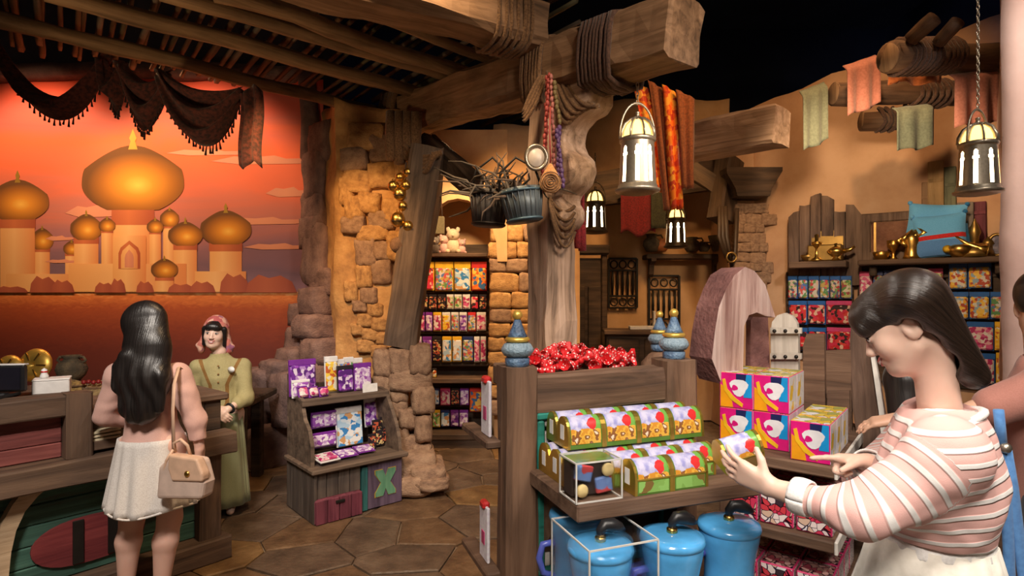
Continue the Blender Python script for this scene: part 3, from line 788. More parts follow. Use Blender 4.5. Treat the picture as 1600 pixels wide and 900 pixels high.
# local: x along the front (0 = far right end, negative to the left), y into the counter, z up
GREEN_W = wood('worn_green_paint_wood', (.035, .10, .075), (.075, .19, .14), c3=(.05, .05, .035), bump=.35)
RED_W = wood('worn_red_paint_wood', (.22, .055, .05), (.36, .11, .095), bump=.35)
MAROON_W = wood('maroon_paint_wood', (.15, .018, .022), (.24, .04, .04), bump=.35)
IVORY_W = wood('ivory_wood', (.55, .39, .24), (.74, .56, .37), bump=.4)
def cbeam(name, x0, x1, y, z, h, t, mat=W_BROWN, seed=0): return beam(name, (x0, y, z), (x1, y, z), t, h, mat, counter, seed=seed, rough=.008, bev=.12)
def cpost(name, x, y, z0, z1, w, mat=W_BROWN, seed=0): return beam(name, (x, y, z0), (x, y, z1), w, w, mat, counter, seed=seed, rough=.008, bev=.12)
bd = MB(); bd.box((-.95, .36, .39), (1.86, .5, .74)); bd.build('carcass', W_DARK, counter)
cbeam('base_rail', -1.9, .04, .02, .07, .14, .16, seed=1)
cbeam('middle_rail', -1.9, .06, .0, .725, .13, .18, seed=2)
cpost('corner_post', -.06, .06, .13, .67, .13, seed=3); cpost('end_post', -.06, .55, 0, .67, .12, seed=4)
for i in range(5):
    z = .14 + i * .106
    b = MB(); b.box((-.93, 0, 0), (1.72, .03, .103), bev=.006); b.build('green_plank', GREEN_W, counter, loc=(0, .09, z + .053))
pr = []
cx, cz = cpx(148, 845); 
ov = [(math.copysign(abs(math.cos(a)) ** .8, math.cos(a)) * .26, math.sin(a) * .125) for a in [2 * PI * i / 28 for i in range(28)]]
mbb = MB(); mbb.prism(ov, -.012, .02); hatch = mbb.build('red_hatch', MAROON_W, counter, loc=(cx, .07, cz))
for dx in (-.06, .10):
    s = MB(); hh = .125 * math.sqrt(1 - (dx / .27) ** 2); s.box((dx, -.018, 0), (.05, .01, hh * 1.9), bev=.002); s.build('iron_strap', IRON, hatch)
# pale bowed timber at the left end
bw = []
for px, py in ((84, 756), (60, 776), (40, 800), (26, 830), (18, 865), (14, 905), (12, 950)): bw.append(cpx(px, py))
bi = []
for px, py in ((42, 762), (20, 790), (2, 822), (-8, 860), (-12, 905), (-14, 950)): bi.append(cpx(px, py))
mb = MB(); mb.prism([(x, max(z, .13)) for x, z in bw] + [(x, max(z, .13)) for x, z in bi[::-1]], -.02, .06); mb.build('bowed_timber', IVORY_W, counter, loc=(0, .03, 0))
# raised red panel section
xl, xr = -1.9, cpx(123, 640)[0]
cbeam('top_rail', xl, xr, .05, 1.07, .11, .12, seed=7); cpost('rail_post', xr, .03, .79, 1.13, .115, seed=8)
for i in range(3):
    b = MB(); b.box(((xl + xr) / 2 - .03, 0, 0), (xr - xl - .06, .028, .078), bev=.005); b.build('red_plank', RED_W, counter, loc=(0, .07, .83 + i * .08))
b = MB(); b.box(((xl + xr) / 2, .36, 1.09), (xr - xl + .05, .5, .05), bev=.01); b.build('counter_top', W_BROWN, counter)
# lower right section with vertical boards and top
for i in range(7):
    b = MB(); b.box((0, 0, 0), (.098, .03, .20), bev=.006); b.build('upright_board', W_DARK, counter, loc=(-.03 - i * .1 + .02, .10, .885))
b = MB(); b.box((-.31, .33, .995), (.78, .54, .045), bev=.01); b.jitter(.004, 5); b.build('counter_top', W_BROWN, counter)

def on_counter(x, y, z): return counter.matrix_world_calc @ Vector((x, y, z)) if False else CO + CD * x - CN * y + Vector((0, 0, z))
CYAW = math.atan2(CD.y, CD.x)
# register screen
t = empty('register_screen', on_counter(-1.06, .20, 1.116), CYAW - .75, 'black cash register screen at the left end of the counter', 'monitor')
m_ = MB(); m_.box((0, 0, .02), (.20, .16, .03), bev=.008); m_.build('base', BLACK, t)
m_ = MB(); m_.box((0, .02, .05), (.05, .03, .07), bev=.006); m_.build('stand', BLACK, t)
m_ = MB(); m_.box((0, 0, .105), (.34, .035, .135), bev=.008); s_ = m_.build('housing', BLACK, t)
m_ = MB(); m_.box((0, -.019, .105), (.31, .004, .11)); m_.build('screen', plain('dark_screen', (.01, .01, .018), .15), s_)
m_ = MB(); m_.box((0, .005, .176), (.34, .03, .006)); m_.build('top_edge', WHITE, s_)
t = empty('card_box', on_counter(-.80, .22, 1.116), CYAW - .3, 'small white box beside the register screen', 'box')
m_ = MB(); m_.box((0, 0, .035), (.16, .12, .07), bev=.004); m_.build('box_body', WHITE, t)
m_ = MB(); m_.box((0, 0, .074), (.164, .124, .01), bev=.003); l_ = m_.build('lid', WHITE, t)
m_ = MB(); m_.box((.02, -.0625, -.045), (.05, .001, .02)); m_.build('sticker', plain('faint_red_print', (.75, .35, .3), .5), l_)
t = empty('small_figurine', on_counter(-.83, .24, 1.1955), 0, 'tiny red and white ornament on the white box', 'ornament')
m_ = MB(); m_.lathe([(0, 0), (.018, 0), (.02, .012), (.012, .03), (.014, .045), (0, .055)], 10); m_.build('figure_body', WHITE, t)
m_ = MB(); m_.lathe([(.014, .03), (.017, .033), (.014, .038)], 10); m_.build('collar', plain('red_gloss', (.6, .02, .02), .3), t)
t = empty('paper_tray', on_counter(-.62, .06, .80), CYAW, 'pale paper slips stacked in the gap of the counter', 'papers')
for i in range(3):
    m_ = MB(); m_.box((0, 0, .06 + .02 * i), (.16, .10, .012), bev=.001); m_.build('slip', plain('cream_paper_%d' % i, (.75, .66, .45), .6), t, rot=(0, 0, .1 * i))
m_ = MB(); m_.box((0, 0, .03), (.18, .12, .05), bev=.004); m_.build('tray', W_BROWN, t)

# ---- bench of props behind the counter
bench = empty('prop_bench', (-3.45, 4.95, 0), .06, 'low rough bench behind the counter loaded with bazaar props', 'bench')
b = MB(); b.box((0, 0, .76), (2.6, .6, .06), bev=.012); b.build('bench_top', W_DARK, bench)
for sx in (-1.15, 1.15):
    for sy in (-.22, .22):
        b = MB(); b.box((sx, sy, .365), (.09, .09, .73), bev=.01); b.build('leg', W_DARK, bench)
b = MB(); b.box((0, -.28, .36), (2.5, .03, .70)); b.build('apron', W_DARK, bench)
def disc(name, px, py, r, label, d=4.9):
    c = P(px, py, d); t = empty(name, c + Vector((0, .06, -r)), 0, label, 'shield')
    m_ = MB(); m_.lathe([(0, 0), (r * .3, .035), (r * .75, .02), (r * .95, .0), (r, -.01), (r, -.02), (0, -.015)], 28); o = m_.build('shield_face', GOLDP, t, loc=(0, 0, r), rot=(R(80), 0, 0))
    for q in range(6):
        a = q * PI / 3; mm = MB(); mm.box((r * .55, 0, .03), (r * .5, .012, .012), Matrix.Rotation(a, 4, 'Z')); mm.build('rib', GOLD_D, o)
    return t
disc('round_shield', 44, 572, .145, 'round ribbed gold shield leaning behind the register')
disc('round_shield', 2, 578, .12, 'smaller gold shield at the far left edge of the picture', 4.85)
JAR = rocky('dark_clay', (.10, .075, .045), (.18, .13, .07), scale=12)
t = empty('clay_jar', P(112, 595, 4.85), 0, 'round dark clay jar with lugs on the prop bench', 'jar')
m_ = MB(); m_.lathe([(0, 0), (.06, 0), (.10, .05), (.115, .10), (.10, .15), (.06, .175), (.055, .19), (.075, .215), (.06, .215), (.045, .19), (0, .185)], 24); m_.build('jar_body', JAR, t)
for s in (-1, 1):
    m_ = MB(); m_.tube([(s * .09, 0, .15), (s * .12, 0, .175), (s * .10, 0, .20), (s * .06, 0, .20)], .012, 6); m_.build('lug', JAR, t)
STRAW = fabric('straw_heap', (.42, .26, .08), (.16, .09, .03), 50)
for i, (px, py, w, h, l, mt) in enumerate([(95, 600, 110, 26, 'heap of straw matting under the clay jar', STRAW), (160, 590, 80, 22, 'folded tan sackcloth right of the clay jar', fabric('tan_sackcloth', (.36, .24, .10), (.2, .12, .05), 40)),
                                  (60, 606, 70, 20, 'coil of pale straw rope beside the white box', STRAW), (-10, 606, 80, 20, 'crumpled ochre cloth at the far left of the bench', fabric('ochre_cloth', (.5, .3, .07), (.3, .16, .04), 30))]):
    k = 4.8 / FPX; mb = MB(); mb.ball((0, 0, 0), (w * k / 2, .14, h * k), 22, 14); mb.jitter(.035, 9, i); mb.jitter(.02, 22, i)
    mb.v = [(x, y, max(z, 0)) for x, y, z in mb.v]
    c = P(px, py, 4.8 if i else 4.78); c.z = .795
    t = mb.build('prop_heap', mt, loc=c, label=l, cat='prop')
    for q in range(5):
        m_ = MB(); a = rnd.uniform(0, 6); m_.tube([(w * k * .4 * math.cos(a + s * .4) * (.7 + .06 * s), .10 * math.sin(a + s * .4), h * k * (.55 + .05 * q)) for s in range(7)], .008, 5); m_.build('strand', ROPE, t)
t = empty('red_trim_cloth', P(150, 600, 4.7), 0, 'small dark red beaded cloth on the bench', 'cloth')
for q in range(6):
    m_ = MB(); m_.ball((-.10 + q * .04, 0, .012 + .006 * (q % 2)), .018, 8, 6); m_.build('bead', plain('dark_red_bead_%d' % q, (.3, .02, .02), .4), t)
# ================================================================ helpers for goods
class Fr:
    """a local frame on the floor: origin and yaw; loc() finds local (x, z) of a photo point on the plane y = c"""
    def __init__(s, o, yaw): s.o = Vector(o); s.yaw = yaw; s.M = Matrix.Translation(s.o) @ Matrix.Rotation(yaw, 4, 'Z'); s.I = s.M.inverted()
    def loc(s, px, py, y=0.0):
        c = s.I @ Vector((0, 0, CAM_H)); d = s.I @ P(px, py, 1.0) - c; t = (y - c.y) / d.y; q = c + d * t; return q.x, q.z
    def w(s, x, y, z): return s.M @ Vector((x, y, z))
ORD = ['first', 'second', 'third', 'fourth', 'fifth', 'sixth', 'seventh', 'eighth', 'ninth', 'tenth', 'eleventh', 'twelfth']
PR = {
 'purple': printed('print_purple', [(.16, .03, .30), (.30, .07, .45), (.45, .25, .60), (.10, .02, .2), (.75, .65, .8)], 83),
 'lilac': printed('print_lilac', [(.50, .30, .60), (.75, .60, .80), (.30, .08, .42), (.85, .8, .85)], 96),
 'skyblue': printed('print_skyblue', [(.45, .66, .85), (.7, .82, .9), (.05, .25, .6), (.85, .85, .85), (.65, .35, .15)], 64),
 'dark': printed('print_dark', [(.02, .015, .02), (.03, .02, .03), (.015, .012, .015), (.5, .1, .05), (.6, .45, .2)], 128),
 'pink': printed('print_pink', [(.70, .12, .30), (.80, .45, .5), (.8, .75, .72), (.45, .03, .14)], 83),
 'red': printed('print_red', [(.55, .02, .03), (.65, .06, .05), (.75, .5, .38), (.04, .02, .02), (.6, .03, .08)], 76),
 'yellow': printed('print_yellow', [(.85, .50, .03), (.9, .62, .08), (.8, .75, .6), (.55, .12, .03)], 83),
 'orange': printed('print_orange', [(.80, .14, .02), (.85, .22, .03), (.05, .15, .35), (.85, .55, .1)], 70),
 'mixed': printed('print_mixed', [(.65, .62, .6), (.10, .2, .5), (.6, .1, .1), (.55, .4, .12), (.12, .3, .12)], 96),
 'green': printed('print_green', [(.12, .32, .08), (.5, .55, .2), (.7, .65, .5), (.4, .08, .08)], 89),
 'rosegreen': printed('print_rosegreen', [(.55, .06, .06), (.18, .34, .12), (.7, .5, .4), (.6, .58, .5), (.1, .12, .2)], 96),
 'gold': printed('print_gold', [(.85, .45, .04), (.75, .7, .62), (.3, .45, .6), (.5, .08, .04), (.9, .6, .1)], 96),
}
PC = {'blue': plain('blue_card', (.02, .12, .42), .4), 'pinkc': plain('pink_card', (.60, .06, .2), .4), 'yellowc': plain('yellow_card', (.85, .50, .03), .4), 'redc': plain('red_card', (.6, .03, .03), .4),
      'purplec': plain('purple_card', (.20, .03, .33), .4), 'blackc': plain('black_card', (.02, .015, .02), .4), 'whitec': WHITE, 'navyc': plain('navy_card', (.015, .03, .14), .4)}
_pk = {}
def pack(loc, yaw, w, h, t, pr, head, label, cat='toy pack', group=None, tilt=0, name='toy_pack', headh=.16, bulge=True):
    """a carded blister pack: card, raised printed front and header strip; origin at its bottom centre"""
    key = (round(w, 3), round(h, 3), round(t, 3), pr, head, headh, bulge)
    if key not in _pk:
        a = MB(); a.box((0, 0, h / 2), (w, t * .35, h), bev=.002)
        b = MB(); b.box((0, -t * .42, h * (1 - headh) / 2 + .004), (w * .92, t * .66, h * (1 - headh) - .008), bev=min(.012, t * .3) if bulge else .002)
        c = MB(); c.box((0, -t * .30, h * (1 - headh / 2) - .001), (w * 1.0, t * .3, h * headh - .003), bev=.002)
        _pk[key] = (a.mesh('card'), b.mesh('front'), c.mesh('header'))
        _pk[key][0].materials.append(PC[head]); _pk[key][1].materials.append(PR[pr]); _pk[key][2].materials.append(PC[head])
    A, B, Cc = _pk[key]
    o = link(name, A, None, loc=loc, rot=(tilt, 0, yaw), label=label, cat=cat, group=group)
    link('printed_front', B, None, o); link('header', Cc, None, o)
    return o

# ================================================================ display stand with purple goods
DS = Fr((-1.405, 4.10, 0), R(41))
stand = empty('display_stand', DS.o, DS.yaw, 'dark wooden display stand with stepped shelves and painted X panel', 'display stand')
PURP_W = wood('worn_purple_paint_wood', (.085, .055, .095), (.16, .11, .17), axis=2, bump=.3)
TEAL_W = wood('worn_teal_paint_wood', (.02, .12, .12), (.05, .22, .2), axis=2, bump=.3)
GREENX = wood('green_paint_wood', (.10, .28, .16), (.19, .40, .25), axis=2, bump=.25)
MAR_V = wood('maroon_plank_wood', (.14, .025, .045), (.24, .06, .085), axis=2, bump=.4)
GREY_V = wood('grey_plank_wood', (.075, .055, .045), (.15, .115, .09), axis=2, bump=.4)
def dsb(name, c, d, mat, bev=.006, par=stand):
    b = MB(); b.box((0, 0, 0), d, bev=bev); return b.build(name, mat, par, loc=c)
dsb('carcass', (.36, .29, .19), (.66, .48, .36), W_DARK)
for i in range(5): dsb('side_plank', (.008, .055 + i * .108, .185), (.024, .105, .365), GREY_V, .004)
for i in range(4): dsb('front_plank', (.055 + i * .088, .035, .27), (.084, .03, .19), GREY_V, .004)
ch = dsb('low_chest', (.18, .02, .09), (.36, .06, .175), MAR_V, .01)
for i in range(4): dsb('chest_plank', (-.135 + i * .09, -.036, 0), (.084, .014, .17), MAR_V, .004, ch)
dsb('latch', (.0, -.05, .055), (.07, .012, .022), IRON, .003, ch)
dsb('teal_board', (.395, .03, .17), (.05, .04, .33), TEAL_W)
pp = dsb('purple_panel', (.57, .035, .18), (.30, .03, .35), PURP_W)
X = MB(); w, hx, hz = .030, .085, .10
poly = [(-hx, -hz), (-hx + 2.1 * w, -hz), (0, -w * 1.5), (hx - 2.1 * w, -hz), (hx, -hz), (hx, -hz + w), (w * 1.3, 0), (hx, hz - w), (hx, hz), (hx - 2.1 * w, hz), (0, w * 1.5), (-hx + 2.1 * w, hz), (-hx, hz), (-hx, hz - w), (-w * 1.3, 0), (-hx, -hz + w)]
X.prism(poly, -.008, .01); X.build('green_cross', GREENX, pp, loc=(.0, -.016, .01))
Xb = MB(); Xb.prism([(x * 1.09, z * 1.06) for x, z in poly], -.003, .01); Xb.build('cross_outline', GOLDP, pp, loc=(.0, -.015, .01))
dsb('ledge', (.36, .25, .385), (.78, .57, .035), W_GREY, .008)
dsb('back_board', (.36, .52, .66), (.70, .03, .56), W_DARK)
up = dsb('upper_shelf', (.36, .385, .845), (.72, .29, .03), W_GREY)
dsb('shelf_lip', (.36, .235, .835), (.72, .02, .05), W_GREY)
sideL = [(.03, .40), (.07, .40), (.07, .55), (.12, .66), (.20, .72), (.24, .80), (.24, .86), (.40, .90), (.46, 1.0), (.54, 1.03), (.54, .40)]
sideR = [(.03, .40), (.04, .50), (.09, .62), (.16, .72), (.22, .80), (.24, .86), (.40, .88), (.54, .92), (.54, .40)]
for nm, pl, x in (('side_board', sideL, .0), ('side_board', sideR, .695)):
    b = MB(); b.prism(pl, x, x + .028, Matrix(((0, 1, 0, 0), (1, 0, 0, 0), (0, 0, 1, 0), (0, 0, 0, 1)))); b.f = [f[::-1] for f in b.f]; b.build(nm, W_GREY, stand)
def dsp(px0, px1, py0, py1, y, pr, head, label, t=.03, tilt=-.12, **k):
    xa, z0 = DS.loc(px0, py1, y); xb, z1 = DS.loc(px1, py0, y); 
    return pack(DS.w((xa + xb) / 2, y, max(z0, k.pop('zmin', 0))), DS.yaw, abs(xb - xa), z1 - z0, t, pr, head, label, tilt=tilt, **k)
g = 'boxed toys on the display stand'
dsp(486, 526, 640, 671, .36, 'lilac', 'purplec', 'upper purple boxed toy at the left of the stand middle', group=g)
dsp(486, 526, 672, 702, .32, 'lilac', 'purplec', 'lower purple boxed toy at the left of the stand middle', group=g)
dsp(526, 567, 633, 700, .34, 'skyblue', 'whitec', 'tall pale blue pack in the middle of the stand', group=g, bulge=False)
dsp(570, 592, 620, 668, .40, 'purple', 'whitec', 'narrow white and purple pack under the upper shelf', group=g)
for i, (px, py) in enumerate([(582, 690), (594, 684), (605, 678), (588, 668), (600, 663), (610, 690)]):
    dsp(px - 6, px + 6, py - 13, py + 13, .22 + .03 * (i // 3) + .012 * i, 'dark', 'blackc', 'black dotted pen pack, %s of the cluster by the curved side board' % ORD[i], t=.012, group=g, name='pen_pack')
def lying(cx, cy, z, w, dpt, t, pr, head, label, yaw=0):
    o = pack(DS.w(cx, cy, z), DS.yaw + yaw, w, dpt, t, pr, head, label, tilt=-PI / 2 + .12, group=g); o.location.z += t * .8; return o
lying(.13, .02, .41, .16, .15, .03, 'pink', 'whitec', 'flat red and white pack lying on the front ledge', .1)
lying(.30, .07, .41, .15, .15, .02, 'lilac', 'purplec', 'left purple booklet lying on the front ledge')
lying(.46, .10, .41, .14, .14, .02, 'lilac', 'purplec', 'right purple booklet lying on the front ledge', -.05)
zt = .862
def top_pack(px0, px1, py0, y, pr, head, label, t=.04, tilt=-.08):
    xa, _ = DS.loc(px0, 600, y); xb, z1 = DS.loc(px1, py0, y); return pack(DS.w((xa + xb) / 2, y, zt), DS.yaw, abs(xb - xa), z1 - zt, t, pr, head, label, tilt=tilt, group='goods on the top of the display stand')
top_pack(452, 494, 560, .44, 'purple', 'purplec', 'tall purple card box on the left of the stand top')
top_pack(456, 484, 592, .36, 'lilac', 'whitec', 'small pale box in front of the tall purple one', .03)
for i in range(3):
    x, _ = DS.loc(474 + i * 15, 610, .31)
    pack(DS.w(x, .31 - .012 * i, zt), DS.yaw + .15, .075, .095 - .01 * i, .05, 'pink', 'purplec', 'pink and purple little box, %s from the left on the stand edge' % ORD[i], tilt=-.35, group='goods on the top of the display stand')
top_pack(508, 528, 556, .44, 'yellow', 'whitec', 'narrow yellow and white box behind the purple ones')
for i, px in enumerate((516, 530, 544, 558)):
    x, _ = DS.loc(px, 580, .47); pack(DS.w(x, .47, zt), DS.yaw, .085, .27 - .012 * (i % 2), .03, 'mixed', 'whitec', 'speckled plush bag, %s from the left at the stand back' % ORD[i], group='goods on the top of the display stand')
top_pack(527, 552, 570, .38, 'purple', 'blackc', 'purple pack with dark frame on the stand top')
top_pack(553, 580, 566, .38, 'lilac', 'purplec', 'lilac and blue pack right of the dark framed one')
x, z = DS.loc(578, 608, .25); cd = MB(); cd.box((0, 0, .033), (.13, .004, .066)); cd.build('price_card', WHITE, loc=DS.w(x, .245, zt + .001), rot=(-.1, 0, DS.yaw), label='blank white price card standing on the stand edge', cat='card')

# ================================================================ alcove shelving
AD = 6.36
al = empty('alcove_shelves', (-.66, 6.5, 0), 0, 'dark wooden shelving with hook rails inside the arched alcove', 'shelving')
def alx(px): return (px - 800) / FPX * AD
def alz(py): return CAM_H - (py - HOR) / FPX * AD
def alb(name, px0, px1, py, h, y0, y1, mat=W_DARK):
    b = MB(); xa, xb = alx(px0), alx(px1); b.box((0, 0, 0), (xb - xa, y1 - y0, h), bev=.006); b.build(name, mat, al, loc=((xa + xb) / 2 + .66, (y0 + y1) / 2 - 6.5, alz(py)))
b = MB(); b.box((.0, .10, 1.12), (.80, .02, 2.2)); b.build('back_board', W_DARK, al)
alb('shelf', 648, 762, 399, .04, 6.28, 6.6, W_BROWN); alb('shelf', 650, 764, 592, .05, 6.2, 6.6, W_BROWN); alb('shelf', 652, 768, 676, .06, 6.15, 6.6, W_DARK)
for py in (456, 486, 521, 637, 572): alb('hook_rail', 650, 762, py, .025, 6.44, 6.58, W_DARK)
b = MB(); b.box((0, -.13, .07), (.80, .40, .14)); b.build('plinth', W_DARK, al)
def alrow(pxs, py0, py1, prs, heads, rowname, gap=1.5, t=.03, name='toy_pack', y=AD, headh=.16):
    n = len(pxs) - 1
    for i in range(n):
        xa, xb = alx(pxs[i] + gap / 2), alx(pxs[i + 1] - gap / 2); z0, z1 = alz(py1), alz(py0)
        z0 += rnd.uniform(0, .01)
        pack((((xa + xb) / 2), y + .02, z0), 0, xb - xa, z1 - z0, t, prs[i % len(prs)], heads[i % len(heads)], '%s pack, %s from the left in the %s of the alcove' % (rowname[0], ORD[i], rowname[1]), group='packs on the alcove shelving', headh=headh, name=name)
alrow([652, 679, 709, 736, 761], 409, 455, ['red', 'mixed', 'skyblue', 'orange'], ['yellowc', 'yellowc', 'yellowc', 'redc'], ('large boxed', 'bright top row'), t=.06, headh=.22)
alrow([656, 669, 683, 697, 709, 722, 735, 748, 761], 460, 484, ['dark', 'dark', 'dark', 'green', 'green', 'pink', 'red', 'dark'], ['blackc', 'blackc', 'blackc', 'whitec', 'whitec', 'whitec', 'blackc', 'blackc'], ('little hanging', 'second row'))
alrow([650, 664, 676, 690, 704, 717, 730, 744, 760], 488, 518, ['pink', 'lilac', 'pink', 'yellow', 'mixed', 'purple', 'mixed', 'pink'], ['purplec', 'purplec', 'yellowc', 'whitec', 'whitec', 'whitec', 'redc', 'whitec'], ('colourful hanging', 'third row'))
alrow([645, 659, 675, 690, 706, 722, 740, 750, 760], 526, 566, ['lilac', 'purple', 'dark', 'skyblue', 'skyblue', 'mixed', 'pink', 'pink'], ['whitec', 'purplec', 'blackc', 'yellowc', 'yellowc', 'navyc', 'whitec', 'whitec'], ('tall hanging', 'fourth row'), headh=.14)
alrow([667, 676, 684], 575, 590, ['yellow', 'yellow'], ['blackc', 'blackc'], ('small yellow', 'shelf'), t=.05, y=6.3)
alrow([674, 687, 704, 718, 733], 606, 634, ['skyblue', 'pink', 'dark', 'lilac'], ['navyc', 'pinkc', 'blackc', 'purplec'], ('shiny hanging', 'fifth row'))
alrow([733, 754], 606, 645, ['orange'], ['redc'], ('big orange', 'lower right corner'))
alrow([667, 675, 688, 703, 717, 732], 641, 668, ['mixed', 'green', 'skyblue', 'purple', 'lilac'], ['whitec', 'yellowc', 'navyc', 'purplec', 'purplec'], ('soft hanging', 'lowest row'))
# plush toys on the top shelf: plain rounded animals
PL = [fabric('cream_plush', (.75, .62, .45), scale=80), fabric('pink_plush', (.75, .45, .42), scale=80), fabric('brown_plush', (.35, .16, .07), scale=80), fabric('golden_plush', (.72, .45, .12), scale=80), fabric('grey_plush', (.25, .22, .2), scale=80)]
def plush(px, py, h, mat, label, d=6.42):
    c = P(px, py, d); c.z = alz(399) + .022; s = h; t = empty('plush_toy', c, rnd.uniform(-.4, .4), label, 'plush toy', 'plush toys on the alcove top shelf')
    m_ = MB(); m_.ball((0, 0, s * .28), (s * .25, s * .22, s * .29), 12, 9); m_.build('body', mat, t)
    m_ = MB(); m_.ball((0, -s * .04, s * .70), (s * .24, s * .22, s * .23), 12, 9); hd = m_.build('head', mat, t)
    for q in (-1, 1):
        m_ = MB(); m_.ball((q * s * .18, 0, s * .90), (s * .08, s * .05, s * .10), 8, 6); m_.build('ear', mat, hd)
        m_ = MB(); m_.ball((q * s * .2, -s * .18, s * .08), (s * .09, s * .13, s * .08), 8, 6); m_.build('paw', mat, t)
    m_ = MB(); m_.ball((0, -s * .25, s * .66), (s * .06, s * .05, s * .05), 8, 6); m_.build('muzzle', PL[0], hd)
for i, (px, h, m_) in enumerate([(664, .20, PL[3]), (680, .20, PL[4]), (694, .22, PL[1]), (708, .30, PL[0]), (722, .17, PL[1]), (655, .16, PL[2])]):
    plush(px, 395, h, m_, '%s plush toy on the shelf under the alcove arch' % ['golden', 'dark grey', 'pink', 'tall cream', 'small pink', 'dark brown'][i])
sg = MB(); sg.box((0, 0, 0), (.13, .02, .19), bev=.008); s_ = sg.build('hanging_bag', PC['yellowc'] if False else fabric('olive_cloth', (.16, .13, .07), scale=50), loc=P(685, 352, 6.1), label='small olive cloth bag hanging beside the leaning post', cat='bag')
m_ = MB(); m_.tube([(-.04, 0, .095), (-.03, 0, .3), (0, 0, .52), (.03, 0, .3), (.04, 0, .095)], .006, 5); m_.build('cord', ROPE_D, s_)
# ================================================================ ropes on the timber
def wrap(mb_list, parent, p0, p1, w, h, n, r, mat, name='rope_coil', up=(0, 0, 1), slack=.0, seed=0):
    """n turns of rope round a beam whose axis runs p0->p1; each turn is a part"""
    m = frame(p0, p1, up); L = (Vector(p1) - Vector(p0)).length; rr = random.Random(seed)
    for i in range(n):
        mb = MB(); pts = []; t0 = L * (i + .5) / n + rr.uniform(-.3, .3) * L / n; t1 = t0 + rr.uniform(-.8, .8) * L / n
        for k in range(17):
            a = 2 * PI * k / 16; ca, sa = math.cos(a), math.sin(a); e = (abs(ca) ** 5 + abs(sa) ** 5) ** -.2
            y = ca * e * (w / 2 + r * .8); z = sa * e * (h / 2 + r * .8)
            if sa < -.5: z -= slack * (.5 + rr.random() * .5) * (-sa)
            pts.append((t0 + (t1 - t0) * abs(k - 8) / 8, y, z))
        mb.tube(pts, r, 6, cap=False)
        o = mb.build(name, mat, parent); o.matrix_basis = Matrix.Translation(-parent.location) @ m
def gpt(t): return GF.lerp(GN, t)
rp = empty('rope_lashing', gpt(.86), 0, 'dark rope lashing wound round the girder above the big lantern', 'rope')
wrap(None, rp, gpt(.815), gpt(.895), .31, .35, 9, .016, ROPE_D, slack=.05, seed=1)
rp2 = empty('rope_lashing', gpt(.69), 0, 'brown rope lashing where the girder crosses the post', 'rope')
wrap(None, rp2, gpt(.655), gpt(.72), .33, .37, 8, .015, ROPE, slack=.08, seed=2)
rp3 = empty('rope_lashing', (.14, 3.84, 3.42), 0, 'brown rope lashing round the end of the tie beam', 'rope')
wrap(None, rp3, (.06, 3.81, 3.42), (-.16, 3.69, 3.424), .32, .32, 8, .014, ROPE, slack=.02, seed=3)
rp4 = empty('rope_lashing', gpt(.05), 0, 'thick rope lashing at the head of the leaning post', 'rope')
wrap(None, rp4, gpt(.035), gpt(.12), .33, .40, 6, .03, ROPE, slack=.10, seed=4)
def hang(name, pts_list, r, mat, label, cat='rope', part='strand'):
    o = Vector(pts_list[0][0]); t = empty(name, o, 0, label, cat)
    for pts in pts_list:
        mb = MB(); mb.tube([Vector(p) - o for p in pts], r, 6); mb.build(part, mat, t)
    return t
def cat_(a, b, sag, n=12): 
    a, b = Vector(a), Vector(b); return [a.lerp(b, i / n) - Vector((0, 0, sag * 4 * (i / n) * (1 - i / n))) for i in range(n + 1)]
hang('rope_loop', [cat_(P(872 - 4 * i, 95 + 4 * i, 3.72), P(935 - 7 * i, 165 - 3 * i, 3.42 + .04 * i), .10 + .035 * i) for i in range(5)], .015, ROPE, 'bundle of brown rope draped over the carved corbel')
hang('rope_loop', [cat_(P(845 + 3 * i, 118, 3.70), P(818, 175 + 5 * i, 3.72), -.02 + .02 * i) for i in range(4)], .013, ROPE, 'brown rope ends drawn across the left face of the post')
hang('rope_loop', [cat_(P(858, 308 + 2 * i, 3.66), P(898, 322 + 10 * i, 3.74), .06 + .03 * i) for i in range(5)], .012, ROPE, 'coil of tan rope hung on the post below the corbel')
hang('rope_loop', [cat_(P(618 + 6 * i, 210, 5.0), P(690 - 3 * i, 238, 4.75), .10 + .035 * i) for i in range(5)], .024, ROPE, 'looped thick rope hanging from the leaning post head')
hang('rope_hank', [[P(612 + 13 * i, 175, 5.0 - .02 * i), P(610 + 13 * i, 215, 4.98), P(612 + 13 * i, 250 + 6 * (i % 2), 4.97)] for i in range(4)], .05, ROPE, 'hank of thick brown rope hanging beside the rock face')

# ================================================================ strings of beads and charms on the post
BEADS = {'red': plain('red_bead', (.42, .07, .06), .5), 'pink': plain('rose_bead', (.5, .18, .16), .5), 'purple': plain('purple_bead', (.09, .04, .14), .5), 'olive': plain('olive_bead', (.2, .15, .06), .5)}
def string(px0, py0, px1, py1, d, mat, label, n=16, r=.014):
    a, b = P(px0, py0, d), P(px1, py1, d); t = empty('bead_string', a, 0, label, 'beads', 'bead strings on the post')
    for i in range(n):
        q = a.lerp(b, i / (n - 1)) - a; m_ = MB(); m_.ball((0, 0, 0), (r * rnd.uniform(.8, 1.15), r, r * 1.5), 7, 5); m_.build('bead', mat, t, loc=q + Vector((rnd.uniform(-.004, .004), 0, 0)))
string(858, 118, 846, 300, 3.60, BEADS['red'], 'long red bead string down the middle of the post', 22)
string(862, 120, 866, 270, 3.58, BEADS['pink'], 'rose bead string right of the long red one', 18)
string(855, 122, 852, 250, 3.62, BEADS['red'], 'shorter red bead string against the post', 16)
string(866, 130, 874, 190, 3.56, BEADS['olive'], 'short olive bead string at the corbel edge', 9)
string(870, 205, 880, 290, 3.54, BEADS['purple'], 'purple bead string hanging under the corbel knot', 12)
